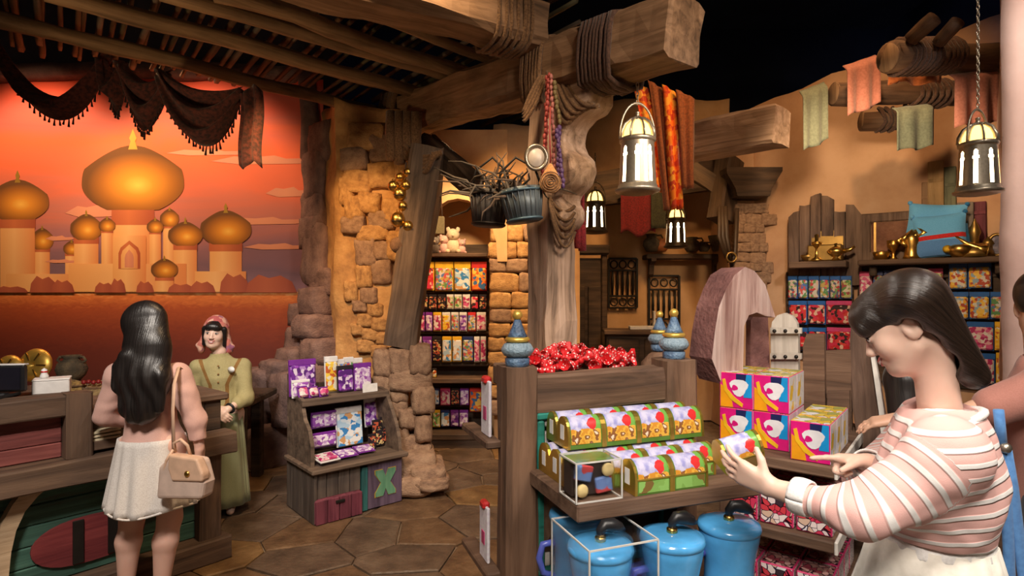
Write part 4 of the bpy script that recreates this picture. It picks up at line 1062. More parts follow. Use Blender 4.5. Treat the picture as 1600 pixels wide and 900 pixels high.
string(874, 200, 872, 282, 3.55, BEADS['purple'], 'second purple bead string beside the woven charm', 11)
t = empty('hoop_charm', P(838, 246, 3.58), 0, 'pale metal hoop charm hanging on the post', 'charm')
m_ = MB(); m_.tube([(.065 * math.cos(a), 0, .075 * math.sin(a)) for a in [2 * PI * i / 20 for i in range(21)]], .012, 7, cap=False); m_.build('ring', NICKEL, t)
m_ = MB(); m_.lathe([(0, .004), (.05, .002), (.052, -.002), (0, -.004)], 18); m_.build('disc', plain('pale_shell', (.62, .55, .48), .4), t, rot=(R(90), 0, 0), scale=(1, 1.15, 1))
t = empty('woven_charm', P(860, 280, 3.54), 0, 'orange woven teardrop charm hanging on the post', 'charm')
m_ = MB(); m_.lathe([(0, -.085), (.035, -.08), (.062, -.055), (.07, -.02), (.055, .02), (.03, .06), (.012, .09), (0, .1)], 16); m_.v = [(x, y * .35, z) for x, y, z in m_.v]; bdy = m_.build('charm_body', fabric('orange_weave', (.72, .36, .14), (.5, .22, .07), 120), t)
for q in range(4):
    m_ = MB(); rr_ = .06 - .014 * q; m_.tube([(rr_ * math.cos(a), -.026, -.02 + rr_ * math.sin(a)) for a in [2 * PI * i / 16 for i in range(17)]], .004, 5, cap=False); m_.build('weave_ring', ROPE, t)
m_ = MB(); m_.tube([(0, 0, .1), (-.005, .0, .3), (0, .01, .45)], .006, 5); m_.build('cord', BEADS['red'], t)
RED_F = fabric('crimson_yarn', (.36, .025, .03), (.2, .012, .018), 90)
for i, (x0, y0, y1) in enumerate([(903, 292, 388), (910, 300, 392), (897, 290, 345)]):
    t = empty('yarn_tassel', P(x0, y0, 3.95), 0, 'crimson yarn tassel, %s of three right of the post' % ['middle', 'longest', 'shortest'][i], 'tassel', 'crimson tassels')
    L = (y1 - y0) * 3.95 / FPX
    m_ = MB(); m_.tube([(0, 0, 0), (.004, 0, -L * .5)], .014, 6); m_.build('cord', RED_F, t)
    m_ = MB(); m_.ball((0, 0, -L * .52), .024, 10, 7); m_.build('knot', RED_F, t)
    m_ = MB(); m_.lathe([(.012, -L * .53), (.024, -L * .6), (.028, -L), (0, -L)], 12); m_.build('skirt', RED_F, t)

# ================================================================ hanging buckets with dry twigs
def bucket(px, py0, py1, w0, w1, d, tilt, mat, label, band):
    k = d / FPX; c = P(px, py1, d); h = (py1 - py0) * k; r0, r1 = w0 * k / 2, w1 * k / 2
    t = empty('hanging_bucket', c, 0, label, 'bucket', 'hanging buckets'); t.rotation_euler = (0, tilt, 0)
    m_ = MB(); m_.lathe([(0, 0), (r0, 0), (r1, h), (r1 - .012, h), (r0 - .012, .012), (0, .012)], 26); m_.build('bucket_body', mat, t)
    for z in (.06, .9):
        rr_ = r0 + (r1 - r0) * z + .004; m_ = MB(); m_.tube([(rr_ * math.cos(a), rr_ * math.sin(a), z * h) for a in [2 * PI * i / 24 for i in range(25)]], .009, 5, cap=False); m_.build('hoop', band, t)
    for q in range(22):
        a = 2 * PI * q / 22; m_ = MB(); m_.tube([(math.cos(a) * r0 * 1.01, math.sin(a) * r0 * 1.01, .02), (math.cos(a) * r1 * 1.01, math.sin(a) * r1 * 1.01, h * .96)], .0055, 4); m_.build('stave', mat, t)
    m_ = MB(); m_.tube([(-r1, 0, h * .95), (-r1 * .8, 0, h * 1.6), (0, 0, h * 2.0), (r1 * .8, 0, h * 1.6), (r1, 0, h * .95)], .008, 6); m_.build('bail', IRON, t)
    for q in range(34):
        a = rnd.uniform(0, 2 * PI); l = rnd.uniform(.14, .36); p = Vector((math.cos(a) * r1 * .5 * rnd.random(), math.sin(a) * r1 * .5 * rnd.random(), h * .7)); pts = [p]
        dv = Vector((math.cos(a) * .8, math.sin(a) * .5, 1.2)).normalized()
        for s in range(5):
            dv = (dv + Vector((rnd.uniform(-.8, .8), rnd.uniform(-.6, .6), rnd.uniform(-.55, .15)))).normalized(); p = p + dv * l / 5 * 1.3; pts.append(p.copy())
        m_ = MB(); m_.tube(pts, [.013, .011, .009, .007, .005, .003], 5); m_.build('twig', W_LATH[2] if q % 3 else W_GREY, t)
    return t
bucket(763, 300, 354, 48, 62, 3.80, .06, plain('grey_bucket_wood', (.085, .075, .07), .6), 'grey staved bucket of twigs hanging left of the other bucket', IRON)
bucket(820, 296, 347, 52, 68, 3.62, -.14, plain('blue_grey_bucket', (.13, .16, .18), .45, .3), 'tilted blue-grey bucket of twigs hanging against the post', plain('blue_bucket_band', (.10, .17, .22), .4, .4))

# ---- brass bells and a clay pot on the rock face
bl = empty('bell_string', P(630, 262, 4.86), 0, 'string of round brass bells hanging on the rock face', 'bells')
def bell(px, py, r, d=4.86):
    k = d / FPX; q = P(px, py, d) - bl.location; m_ = MB(); m_.ball((0, 0, 0), r * k, 14, 10); b_ = m_.build('bell', GOLD, bl, loc=q)
    m_ = MB(); m_.box((0, -r * k * .9, -r * k * .3), (r * k * 1.3, r * k * .4, r * k * .12), bev=.002); m_.build('slot', IRON, b_)
    m_ = MB(); m_.tube([(-.012, 0, r * k), (-.01, 0, r * k + .02), (.01, 0, r * k + .02), (.012, 0, r * k)], .005, 5); m_.build('loop', GOLD_D, b_)
for a in [(638, 270, 8), (625, 277, 7), (635, 290, 9), (615, 291, 9), (625, 303, 11), (622, 343, 12), (638, 353, 9), (630, 322, 8)]: bell(*a)
m_ = MB(); m_.tube([(.02, .02, .05), (.01, .03, -.2), (-.02, .03, -.5)], .008, 5); m_.build('cord', ROPE_D, bl)
t = empty('clay_pot', P(620, 388, 4.84), 0, 'small brown clay pot hanging mouth forward under the bells', 'pot'); t.rotation_euler = (R(-62), 0, 0)
m_ = MB(); m_.lathe([(0, -.06), (.05, -.05), (.072, 0), (.06, .045), (.035, .06), (.04, .075), (.028, .075), (.024, .05), (0, .03)], 18); m_.build('pot_body', rocky('brown_clay', (.20, .11, .06), (.3, .17, .1), scale=10), t, loc=(0, .0, .06))
m_ = MB(); m_.lathe([(0, .0), (.026, .0), (.026, .002), (0, .002)], 14); m_.build('mouth', BLACK, t, loc=(0, 0, .125))

# ================================================================ lanterns
GLOW = emit('lantern_glow', (1, .80, .48), 9.0)
GLOWD = emit('lantern_dome_glow', (1, .62, .18), 3.0)
LMETAL = plain('lantern_metal', (.50, .43, .33), .38, .75)
LMETAL_D = plain('dark_lantern_metal', (.07, .05, .03), .45, .8)
def lantern_meshes(metal):
    r, h = .5, 1.0; out = {}
    mb = MB(); NT, NZ = 112, 36; vs = []; fs = []
    def opening(th, z):
        a = (th / (2 * PI) * 8) % 1 - .5; x = a * 2 * PI / 8 * .47
        if z < .10 or z > .86: return False
        if z < .60: return abs(x) < .058
        return math.hypot(x, (z - .66) * .62) < .068 if z < .76 else math.hypot(x, (z - .79) * .8) < .045
    for j in range(NZ + 1):
        z = j / NZ; rr_ = .5 - .07 * z
        for i in range(NT):
            a = 2 * PI * i / NT; vs.append((rr_ * math.cos(a), rr_ * math.sin(a), z))
    for j in range(NZ):
        for i in range(NT):
            if not opening(2 * PI * (i + .5) / NT, (j + .5) / NZ): fs.append((j * NT + i, j * NT + (i + 1) % NT, (j + 1) * NT + (i + 1) % NT, (j + 1) * NT + i))
    mb.add(vs, fs, smooth=True); out['pierced_wall'] = mb.mesh('pierced_wall')
    mb = MB(); mb.lathe([(.44, .05), (.435, .5), (.40, .92)], 24, cap=False); out['glass'] = mb.mesh('glass')
    mb = MB(); mb.lathe([(.0, -.10), (.40, -.10), (.47, -.09), (.585, -.06), (.60, -.02), (.53, .01), (.515, .07), (.50, .08)], 32); out['base_ring'] = mb.mesh('base_ring')
    mb = MB(); mb.lathe([(.44, .93), (.475, .95), (.48, 1.0), (.44, 1.03)], 32, cap=False); out['collar'] = mb.mesh('collar')
    mb = MB(); mb.lathe([(.40, 1.02), (.38, 1.15), (.30, 1.28), (.16, 1.38), (.05, 1.41)], 24, cap=False); out['dome_glass'] = mb.mesh('dome_glass')
    mb = MB()
    mb.lathe([(.17, 1.38), (.12, 1.42), (.06, 1.45), (.05, 1.52), (.07, 1.55), (.0, 1.58)], 16); out['crown'] = mb.mesh('crown')
    mb = MB(); mb.tube([(.445, 0, 1.0), (.425, 0, 1.14), (.335, 0, 1.295), (.18, 0, 1.395), (.06, 0, 1.43)], [.075, .08, .06, .045, .03], 5, sq=.4); out['rib'] = mb.mesh('rib')
    mb = MB(); mb.tube([(.47 * math.cos(a) * 1.08, 0, 1.0 + .74 * math.sin(a)) for a in [PI * i / 18 for i in range(19)]], .028, 7); out['handle'] = mb.mesh('handle')
    mb = MB(); mb.tube([(.045 * math.cos(a), 0, .09 * math.sin(a)) for a in [2 * PI * i / 10 for i in range(11)]], .018, 5, cap=False); out['chain_link'] = mb.mesh('chain_link')
    for k, me in out.items(): me.materials.append(GLOW if k == 'glass' else GLOWD if k == 'dome_glass' else metal)
    return out
LM = {0: lantern_meshes(LMETAL), 1: lantern_meshes(LMETAL_D)}
def lantern(px, py_bot, width_px, d, ytop, label, kind=0):
    """width_px: base ring width in the photo"""
    s = width_px * d / FPX / 1.2; c = P(px, py_bot, d); t = empty('lantern', c, rnd.uniform(0, .4), label, 'lantern', 'pierced metal lanterns'); M = LM[kind]
    for k in ('pierced_wall', 'glass', 'base_ring', 'collar', 'dome_glass', 'crown', 'handle'): link(k, M[k], None, t, loc=(0, 0, .10 * s), scale=(s, s, s * 1.32))
    for i in range(8): link('rib', M['rib'], None, t, loc=(0, 0, .10 * s), rot=(0, 0, i * PI / 4), scale=(s, s, s * 1.32))
    z = .10 * s + 1.76 * s * 1.32; i = 0; zt_ = CAM_H - (ytop - HOR) / FPX * d - c.z
    while z < zt_ and i < 60:
        link('chain_link', M['chain_link'], None, t, loc=(0, 0, z), rot=(0, 0, (i % 2) * PI / 2), scale=(s * .8,) * 3); z += s * .115; i += 1
    return t
lantern(996, 301, 70, 3.35, 128, 'largest pale pierced lantern hanging from the girder end')
lantern(1528, 303, 66, 2.95, -20, 'pierced lantern on a long chain at the right by the pink pillar', 0)
lantern(930, 364, 40, 5.7, 240, 'dark pierced lantern glowing just right of the post', 1)
lantern(1056, 387, 38, 5.2, 236, 'smallest dark pierced lantern above the wall shelf of pots', 1)

# ================================================================ cross beam, hanging cloths
cbm = beam('cross_beam', P(1050, 228, 5.3), P(1222, 196, 4.55), .28, .30, W_PALE, seed=12, rough=.025, label='weathered square beam jutting out above the stone column', cat='beam')
OR1 = printed('orange_pattern_cloth', [(.90, .24, .02), (.80, .12, .015), (.95, .42, .05), (.6, .06, .02)], 60, .9)
OR2 = fabric('rust_cloth', (.34, .10, .035), (.2, .06, .02), 60)
def cloth(name, fn, nu, nv, mat, label, o, cat='cloth', thick=.006, **k):
    mb = MB(); mb.grid(fn, nu, nv); ob = mb.build(name, mat, loc=o, label=label, cat=cat, **k); ob.modifiers.new('t', 'SOLIDIFY').thickness = thick; return ob
CDp = 4.7; kk = CDp / FPX
for i, (x0, x1, xa, xb, y0, y1, m_, lb) in enumerate([(986, 1012, 1018, 1040, 124, 300, OR1, 'bright orange patterned cloth hanging at the left of the beam'), (1010, 1032, 1036, 1050, 128, 330, OR2, 'dark rust cloth between two orange ones'),
        (1030, 1050, 1044, 1062, 138, 330, OR1, 'second orange patterned cloth hanging over the beam end'), (1048, 1076, 1058, 1076, 150, 300, OR2, 'dark rust cloth at the right of the orange ones')]):
    def fn(u, v, x0=x0, x1=x1, xa=xa, xb=xb, y0=y0, y1=y1, i=i):
        v2 = v ** .8; a = x0 + (xa - x0) * v2; b = x1 + (xb - x1) * v2
        return ((a + (b - a) * u - 1000) * kk, -.05 * i + .03 * math.sin(u * 11 + i) * (.3 + v), -(y0 + (y1 - y0) * v + 14 * u * (1 - v)) * kk)
    cloth('hanging_cloth', fn, 10, 24, m_, lb, P(1000, 0, CDp), 'cloth', group='cloths over the beam')
cloth('hanging_cloth', lambda u, v: ((u - .5) * .42, .02 * math.sin(u * 16), -v * .52 + (.04 * math.sin(u * 9) if v > .9 else 0)), 14, 12, fabric('crimson_cloth', (.20, .012, .016), (.10, .006, .01), 60), 'dark crimson fringed cloth below the big lantern', P(997, 298, 6.93), 'cloth')
cloth('hanging_cloth', lambda u, v: ((u - .5) * .18, .02 * math.sin(u * 9), -v * .45), 8, 8, fabric('dark_green_cloth', (.05, .05, .025), (.025, .025, .015), 60), 'narrow dark green cloth beside the crimson one', P(1029, 298, 6.9), 'cloth')

# ================================================================ back room
BD = 7.42
def bpx(px): return (px - 800) / FPX * BD
def bz(py): return CAM_H - (py - HOR) / FPX * BD
door = empty('door_1', (bpx(912), 7.2, 0), 0, kind='structure')
b = MB(); b.box((0, 0, 1.05), (.42, .10, 2.1), bev=.01); b.build('door_leaf', W_DARK, door)
for sx in (-.22, .22):
    b = MB(); b.box((sx, -.04, 1.08), (.07, .10, 2.16), bev=.01); b.build('door_jamb', W_DARK, door)
b = MB(); b.box((0, -.06, 2.2), (.56, .16, .12), bev=.02); b.build('door_lintel', W_DARK, door)
for q in (-1, 1):
    b = MB(); b.box((q * .1, -.06, 1.3), (.16, .03, .9), bev=.008); b.build('door_panel', W_DARK, door)
def grille(px0, px1, py0, py1, label):
    d = 7.50; k = d / FPX; w = (px1 - px0) * k; h = (py1 - py0) * k; t = empty('iron_grille', P((px0 + px1) / 2, py1, d), 0, label, 'grille', 'wall grilles')
    for s in (-1, 1):
        b = MB(); b.box((s * w / 2, 0, h / 2), (.03, .03, h), bev=.004); b.build('stile', IRON, t)
    for z in (0, .24, .76, 1):
        b = MB(); b.box((0, 0, z * h), (w, .03, .025), bev=.004); b.build('rail', IRON, t)
    for i in range(5):
        b = MB(); x = (i - 2) * w / 5.5; b.tube([(x, 0, .26 * h), (x, 0, .5 * h), (x, 0, .75 * h)], [.012, .018, .012], 6); b.build('bar', IRON, t)
    for z in (.12, .88):
        for i in range(3):
            x = (i - 1) * w / 3.2; b = MB(); b.tube([(x + .045 * math.cos(a), 0, z * h + .05 * math.sin(a)) for a in [2 * PI * q / 12 for q in range(13)]], .010, 5, cap=False); b.build('scroll', IRON, t)
grille(951, 995, 404, 481, 'left scrolled iron grille on the back wall'); grille(1014, 1061, 431, 520, 'right scrolled iron grille on the back wall, hung lower')
ws = empty('wall_shelf', P(1072, 401, 7.3), 0, 'dark wooden wall shelf carrying pots in the back room', 'shelf')
b = MB(); b.box((0, .08, .0), (1.02, .26, .06), bev=.01); b.build('board', W_DARK, ws)
for sx in (-.42, .40):
    b = MB(); b.prism([(-.06, 0), (.14, 0), (.14, -.26), (.08, -.22), (.05, -.10), (-.05, -.06)], sx - .03, sx + .03, Matrix(((0, 1, 0, 0), (1, 0, 0, 0), (0, 0, 1, 0), (0, 0, 0, 1)))); b.f = [f[::-1] for f in b.f]; b.build('bracket', W_DARK, ws)
def pot(px, r, h, label, mat=JAR, prof=None, base=393, d=7.3):
    c = P(px, base, d); t = empty('shelf_pot', c, 0, label, 'pot', 'pots on the back wall shelf'); z0 = c.z
    prof = prof or [(0, 0), (.6, 0), (1, .35), (.95, .6), (.55, .82), (.65, 1), (.5, 1), (.42, .8), (0, .7)]
    m_ = MB(); m_.lathe([(a * r, b_ * h) for a, b_ in prof], 16); m_.build('pot_body', mat, t)
    m_ = MB(); m_.tube([(.9 * r, 0, h * .6), (1.3 * r, 0, h * .75), (1.1 * r, 0, h * .95), (.6 * r, 0, h * .92)], .012, 5); m_.build('handle', mat, t)
pot(1018, .11, .22, 'large dark jug at the left end of the pot shelf'); pot(1034, .09, .16, 'orange clay cup next to the small lantern', plain('orange_clay', (.5, .17, .05), .5))
pot(1081, .11, .18, 'round black pot right of the small lantern'); pot(1100, .08, .12, 'small dark bowl between the pots'); pot(1124, .14, .20, 'flared black bucket at the right end of the pot shelf', JAR, [(0, 0), (.6, 0), (1, 1), (.92, 1), (.5, .1), (0, .1)])
# dark lintel timbers and harness in the back room
beam('lintel_beam', P(905, 300, 7.2), P(1120, 268, 7.0), .2, .42, W_DARK, seed=21, label='dark heavy lintel beam across the back room', cat='beam')
beam('bracket_beam', P(1140, 250, 6.3), P(1125, 345, 6.2), .2, .26, W_DARK, seed=22, label='dark upright timber bracket left of the stone column', cat='beam')
beam('knee_brace', P(1072, 262, 6.4), P(1135, 300, 6.25), .14, .18, W_DARK, seed=23, label='dark slanting timber brace under the jutting beam', cat='beam')
t = empty('leather_harness', P(1140, 340, 6.05), 0, 'dark leather harness hanging on the stone column', 'harness')
LEA = plain('dark_leather', (.06, .035, .02), .5)
for i in range(3):
    m_ = MB(); m_.tube([(-.10 + .03 * i, 0, .12), (-.12 + .04 * i, -.03, -.2), (-.05 + .03 * i, -.04, -.42 - .05 * i), (.05, -.03, -.40), (.08, 0, .1)], .022, 6, sq=.4); m_.build('strap', LEA, t)
m_ = MB(); m_.tube([(.05 * math.cos(a), -.05, -.42 + .05 * math.sin(a)) for a in [2 * PI * i / 14 for i in range(15)]], .010, 6, cap=False); m_.build('buckle', GOLD_D, t)
# service desk with a pale screen at the back
t = empty('service_desk', (bpx(1000) * .9, 6.7, 0), -.1, 'dark panelled service desk at the foot of the back wall', 'desk')
b = MB(); b.box((0, 0, .60), (.78, .4, 1.2), bev=.01); b.build('desk_body', W_DARK, t)
b = MB(); b.box((0, -.02, 1.22), (.84, .48, .05), bev=.01); b.build('desk_top', W_BROWN, t)
for q in (-.2, .2):
    b = MB(); b.box((q, -.21, .75), (.34, .03, .8), bev=.008); b.build('panel', W_DARK, t)
t = empty('white_tray', (bpx(1003) * .9, 6.66, 1.246), -.1, 'white document tray on the service desk', 'tray')
b = MB(); b.box((0, 0, .02), (.30, .22, .035), bev=.004); b.build('tray_base', WHITE, t)
b = MB(); b.box((.14, .05, .11), (.02, .12, .2), bev=.003); b.build('tray_end', WHITE, t)
sk = MB(); sk.ball((0, 0, .32), (.36, .26, .62), 18, 12); sk.jitter(.05, 4, 3)
sk = None
# ================================================================ right wall: shelves, props, packs
RW = Fr((2.60, 6.35, 0), math.atan2(-1.40, 1.85))
def rbox(name, px0, px1, py0, py1, y, t, mat, parent, bev=.006):
    """a board on the right wall given by its photo rectangle; parent is an empty in the RW frame"""
    xa, z0 = RW.loc(px0, py1, y); xb, z1 = RW.loc(px1, py0, y); zc = RW.loc((px0 + px1) / 2, (py0 + py1) / 2, y)[1]; h = abs(RW.loc((px0 + px1) / 2, py0, y)[1] - RW.loc((px0 + px1) / 2, py1, y)[1])
    b = MB(); b.box((0, 0, 0), (xb - xa, t, h), bev=bev); return b.build(name, mat, parent, loc=((xa + xb) / 2, y + t / 2, zc))
W_HEAD = wood('headboard_wood', (.14, .085, .06), (.25, .165, .12), axis=2)
hbd = empty('plank_headboard', RW.o, RW.yaw, 'dark plank headboard with stepped top fixed to the salmon wall', 'headboard')
for px0, px1, top, tr in [(1233, 1249, 330, 10), (1250, 1266, 320, 2), (1267, 1283, 302, 6), (1284, 1303, 306, -6), (1304, 1321, 331, 0), (1322, 1347, 320, -16)]:
    y = -.06; xa = RW.loc(px0, 400, y)[0]; xb = RW.loc(px1, 400, y)[0]; zb = RW.loc(px0, 446, y)[1]; za = RW.loc(px0, top + max(tr, 0), y)[1]; zz = RW.loc(px1, top + max(-tr, 0), y)[1]
    b = MB(); b.prism([(xa, zb), (xb, zb), (xb, zz), ((xa + xb) / 2, max(za, zz) - .01), (xa, za)], -.03, .03); b.jitter(.004, 8, px0)
    b.build('plank', W_HEAD, hbd, loc=(0, y, 0))
rbox('ledge', 1232, 1322, 408, 418, -.30, .24, W_BROWN, hbd)
lsh = empty('long_wall_shelf', RW.o, RW.yaw, 'long wooden wall shelf of gold ornaments on the right', 'shelf')
LZ = 1.975; xa = RW.loc(1340, 408, -.30)[0]; xb = RW.loc(1572, 390, -.30)[0] + .08
b = MB(); b.box(((xa + xb) / 2, -.15, LZ - .025), (xb - xa, .30, .05), bev=.008); b.build('board', W_BROWN, lsh)
b = MB(); b.box(((xa + xb) / 2, -.04, LZ - .11), (xb - xa - .1, .06, .12)); b.build('support_rail', W_DARK, lsh)
for q in (.1, .9):
    b = MB(); b.box((xa + (xb - xa) * q, -.12, LZ - .10), (.06, .2, .1), bev=.01); b.build('bracket', W_DARK, lsh)
def rack(px0, px1, py0, py1, label):
    t = empty('hook_rack', RW.o, RW.yaw, label, 'rack'); rbox('back_board', px0, px1, py0, py1, -.05, .03, W_DARK, t)
    for q in range(4):
        y_ = py0 + (py1 - py0) * (q + .05) / 4; rbox('rail', px0, px1, y_, y_ + 4, -.075, .025, IRON, t, .002)
rack(1228, 1334, 424, 560, 'dark hook rack under the plank headboard'); rack(1340, 1474, 420, 600, 'dark hook rack behind the woman, under the long shelf'); rack(1478, 1584, 408, 610, 'dark hook rack at the right under the shelf end')
def rrow(pxs, py0, py1, prs, heads, label, slope=0):
    for i in range(len(pxs) - 1):
        y = -.13; xa, _ = RW.loc(pxs[i] + .6, py1, y); xb, _ = RW.loc(pxs[i + 1] - .6, py1, y); pm = (pxs[i] + pxs[i + 1]) / 2
        z1 = RW.loc(pm, py0 + slope * i, y)[1]; z0 = RW.loc(pm, py1 + slope * i, y)[1]
        pack(RW.w((xa + xb) / 2, y + .03, z0), RW.yaw, xb - xa, z1 - z0, .045, prs[i % len(prs)], heads[i % len(heads)], label % ORD[i], group='packs on the right wall racks', headh=.18)
L3 = '%s pack from the left in the {} row under the headboard'
rrow([1230, 1246, 1262, 1280, 1296, 1313, 1331], 431, 467, ['rosegreen', 'mixed', 'rosegreen', 'mixed', 'rosegreen', 'green'], ['blue'], L3.format('upper'))
rrow([1231, 1261, 1290, 1331], 470, 507, ['red', 'red', 'red'], ['blue', 'blue', 'pinkc'], L3.format('middle'))
rrow([1234, 1262, 1291, 1330], 512, 548, ['red', 'red', 'red'], ['blue', 'blue', 'pinkc'], L3.format('lower'))
L4 = '%s pack from the left in the {} row behind the woman'
rrow([1342, 1363, 1380, 1402, 1424, 1450, 1474], 424, 466, ['pink', 'mixed', 'green', 'mixed', 'mixed', 'green'], ['pinkc', 'navyc', 'navyc', 'navyc', 'navyc', 'pinkc'], L4.format('upper'), -1)
rrow([1342, 1368, 1394], 472, 510, ['pink', 'mixed'], ['pinkc', 'navyc'], L4.format('second'))
L5 = '%s gold and white pack in the {} row of the right rack'
rrow([1482, 1512, 1550], 411, 452, ['gold', 'gold'], ['blue', 'blue'], L5.format('top'), -1)
rrow([1486, 1514, 1547, 1576], 456, 499, ['gold', 'gold', 'mixed'], ['blue'], L5.format('second'))
rrow([1484, 1510, 1554, 1580], 503, 548, ['gold', 'pink', 'yellow'], ['blue', 'blue', 'yellowc'], L5.format('third'))
rrow([1500, 1556, 1584], 552, 600, ['pink', 'yellow'], ['blue', 'yellowc'], L5.format('bottom'))
# brass on the headboard ledge
HZ = RW.loc(1275, 408, -.30)[1] + .002
def rat(px, y, z): return RW.w(RW.loc(px, 400, y)[0], y, z)
t = empty('brass_chest', rat(1290, -.19, HZ), RW.yaw, 'open brass chest at the back of the headboard ledge', 'chest')
b = MB(); b.box((0, 0, .08), (.30, .16, .16), bev=.01); b.build('chest_body', GOLD_D, t)
b = MB(); b.box((0, .09, .24), (.30, .03, .18), bev=.01); b.build('lid', GOLD_D, t, rot=(-.1, 0, 0))
t = empty('brass_candlestick', rat(1276, -.26, HZ), RW.yaw, 'tall brass candlestick in front of the chest', 'candlestick')
b = MB(); b.lathe([(0, 0), (.055, 0), (.05, .02), (.02, .04), (.014, .12), (.03, .15), (.05, .17), (.045, .18), (.016, .19), (.02, .26), (0, .27)], 18); b.build('stem', GOLD, t)
b = MB(); b.lathe([(.03, .178), (.055, .186), (.03, .192)], 18); b.build('drip_pan', GOLD, t)
t = empty('brass_lamp', rat(1306, -.26, HZ), RW.yaw, 'low brass oil lamp on a stand at the ledge end', 'oil lamp')
b = MB(); b.lathe([(0, 0), (.05, 0), (.02, .03), (.06, .06), (.08, .09), (.05, .12), (.015, .14), (.012, .165), (0, .17)], 18); b.build('lamp_body', GOLD, t)
b = MB(); b.tube([(.06, 0, .09), (.12, 0, .10), (.16, 0, .13)], [.025, .018, .012], 8); b.build('spout', GOLD, t)
b = MB(); b.tube([(-.06, 0, .10), (-.12, 0, .13), (-.10, 0, .06), (-.06, 0, .07)], .009, 6); b.build('handle', GOLD, t)
t = empty('brass_dish', rat(1262, -.22, HZ), RW.yaw, 'little wooden and brass bowl at the left of the ledge', 'bowl')
b = MB(); b.lathe([(0, 0), (.03, 0), (.06, .04), (.065, .06), (.055, .06), (.03, .015), (0, .012)], 16); b.build('bowl_body', GOLD_D, t)
b = MB(); b.lathe([(.05, .058), (.068, .062), (.05, .066)], 16); b.build('rim', GOLD, t)
# long shelf: picture frame, cushions, gold ornaments, boards
t = empty('picture_frame', rat(1412, -.06, LZ), RW.yaw, 'dark wooden picture frame leaning behind the blue cushions', 'picture frame')
fw, fh = .62, .46
for c, d in (((-fw / 2, 0, fh / 2), (.09, .04, fh)), ((fw / 2, 0, fh / 2), (.09, .04, fh)), ((0, 0, .045), (fw, .04, .09)), ((0, 0, fh - .045), (fw, .04, .09))):
    b = MB(); b.box((0, 0, 0), d, bev=.012); b.build('moulding', W_HEAD, t, loc=c)
b = MB(); b.box((0, .01, fh / 2), (fw - .1, .01, fh - .1)); b.build('picture', rocky('dark_faded_picture', (.16, .06, .035), (.24, .11, .06), scale=5), t)
b = MB(); b.box((0, -.006, fh / 2), (fw - .14, .006, fh - .14)); b.build('inner_gilding', GOLD_D, t)
b = MB(); b.box((0, -.012, fh / 2), (fw - .18, .006, fh - .18)); b.build('canvas', rocky('faded_canvas', (.18, .08, .05), (.26, .13, .08), scale=6), t)
for i, (px, ht, w, m_) in enumerate([(1447, .72, .07, wood('tan_board', (.25, .14, .07), (.35, .21, .11), axis=2)), (1462, .90, .12, wood('ochre_board', (.36, .22, .09), (.5, .32, .15), axis=2)), (1480, .84, .13, wood('sage_board', (.14, .15, .09), (.22, .22, .14), axis=2)), (1508, .50, .12, wood('grey_board', (.17, .14, .12), (.26, .22, .19), axis=2)), (1530, .50, .10, MAR_V)]):
    b = MB(); b.box((0, 0, ht / 2), (w, .035, ht), bev=.006); ob = b.build('leaning_board', m_, loc=rat(px, -.05 - .035 * (i % 2), LZ), rot=(-.03, 0, RW.yaw), label='%s upright board leaning on the wall behind the ornaments' % ['narrow brown', 'tall ochre', 'sage green', 'short grey', 'short maroon'][i], cat='board')
    b = MB(); b.box((0, -.02, ht * .8), (w * .9, .008, .03), bev=.002); b.build('batten', m_, ob)
CUSH = fabric('sky_blue_fabric', (.17, .53, .95), (.14, .47, .88), 160); CUSH2 = fabric('mid_blue_fabric', (.11, .29, .68), (.09, .25, .6), 160)
REDB = fabric('red_band_fabric', (.68, .03, .03), (.55, .02, .02), 60); YEL = plain('yellow_patch', (.8, .5, .03), .6); SAT = fabric('blue_satin', (.02, .18, .42), (.01, .12, .32), 50)
def cushion(px, y, zb, w, h, roll, label, band):
    t = empty('cushion', rat(px, y, zb), RW.yaw, label, 'cushion', 'blue cushions')
    def body(u, v, s=1):
        x = (u - .5) * 2; z = (v - .5) * 2; e = 1 - (abs(x) ** 4 + abs(z) ** 4) / 2; f = max(0, (1 - x ** 4) * (1 - z ** 4)) ** .5
        pinch = 1 - .08 * (1 - abs(x) ** 2) * abs(z) - .0
        return (x * w / 2 * (1 - .07 * (1 - z * z) ** 1), -s * f * .055, h / 2 + z * h / 2 * (1 - .07 * (1 - x * x)))
    mb = MB(); mb.grid(lambda u, v: body(u, v, 1), 16, 16); mb.grid(lambda u, v: body(1 - u, v, -1), 16, 16)
    o = mb.build('pillow', CUSH, t, rot=(-.12, roll, 0))
    if band:
        b = MB(); b.grid(lambda u, v: (body(u, .38 + .10 * v)[0], body(u, .38 + .10 * v)[1] - .003, body(u, .38 + .10 * v)[2] + .02 * u), 16, 4); b.build('red_band', REDB, o)
        b = MB(); b.grid(lambda u, v: (body(u, .02 + .36 * v)[0], body(u, .02 + .36 * v)[1] - .002, body(u, .02 + .36 * v)[2]), 16, 6); b.build('lower_panel', CUSH2, o)
        b = MB(); b.lathe([(0, -.004), (.035, 0), (0, .004)], 14); b.build('yellow_disc', YEL, o, loc=(.05, -.06, h * .16), rot=(R(90), 0, 0))
    for sx in (-1, 1):
        for sz in (0, 1):
            b = MB(); b.ball((sx * w * .48, 0, sz * h), .02, 8, 6); b.build('corner_knot', SAT if sx > 0 else CUSH, o)
cushion(1456, -.14, LZ + .13, .44, .38, .12, 'plain sky blue cushion standing behind the banded one', False)
cushion(1470, -.24, LZ, .40, .40, -.05, 'blue cushion with red band in front on the shelf', True)
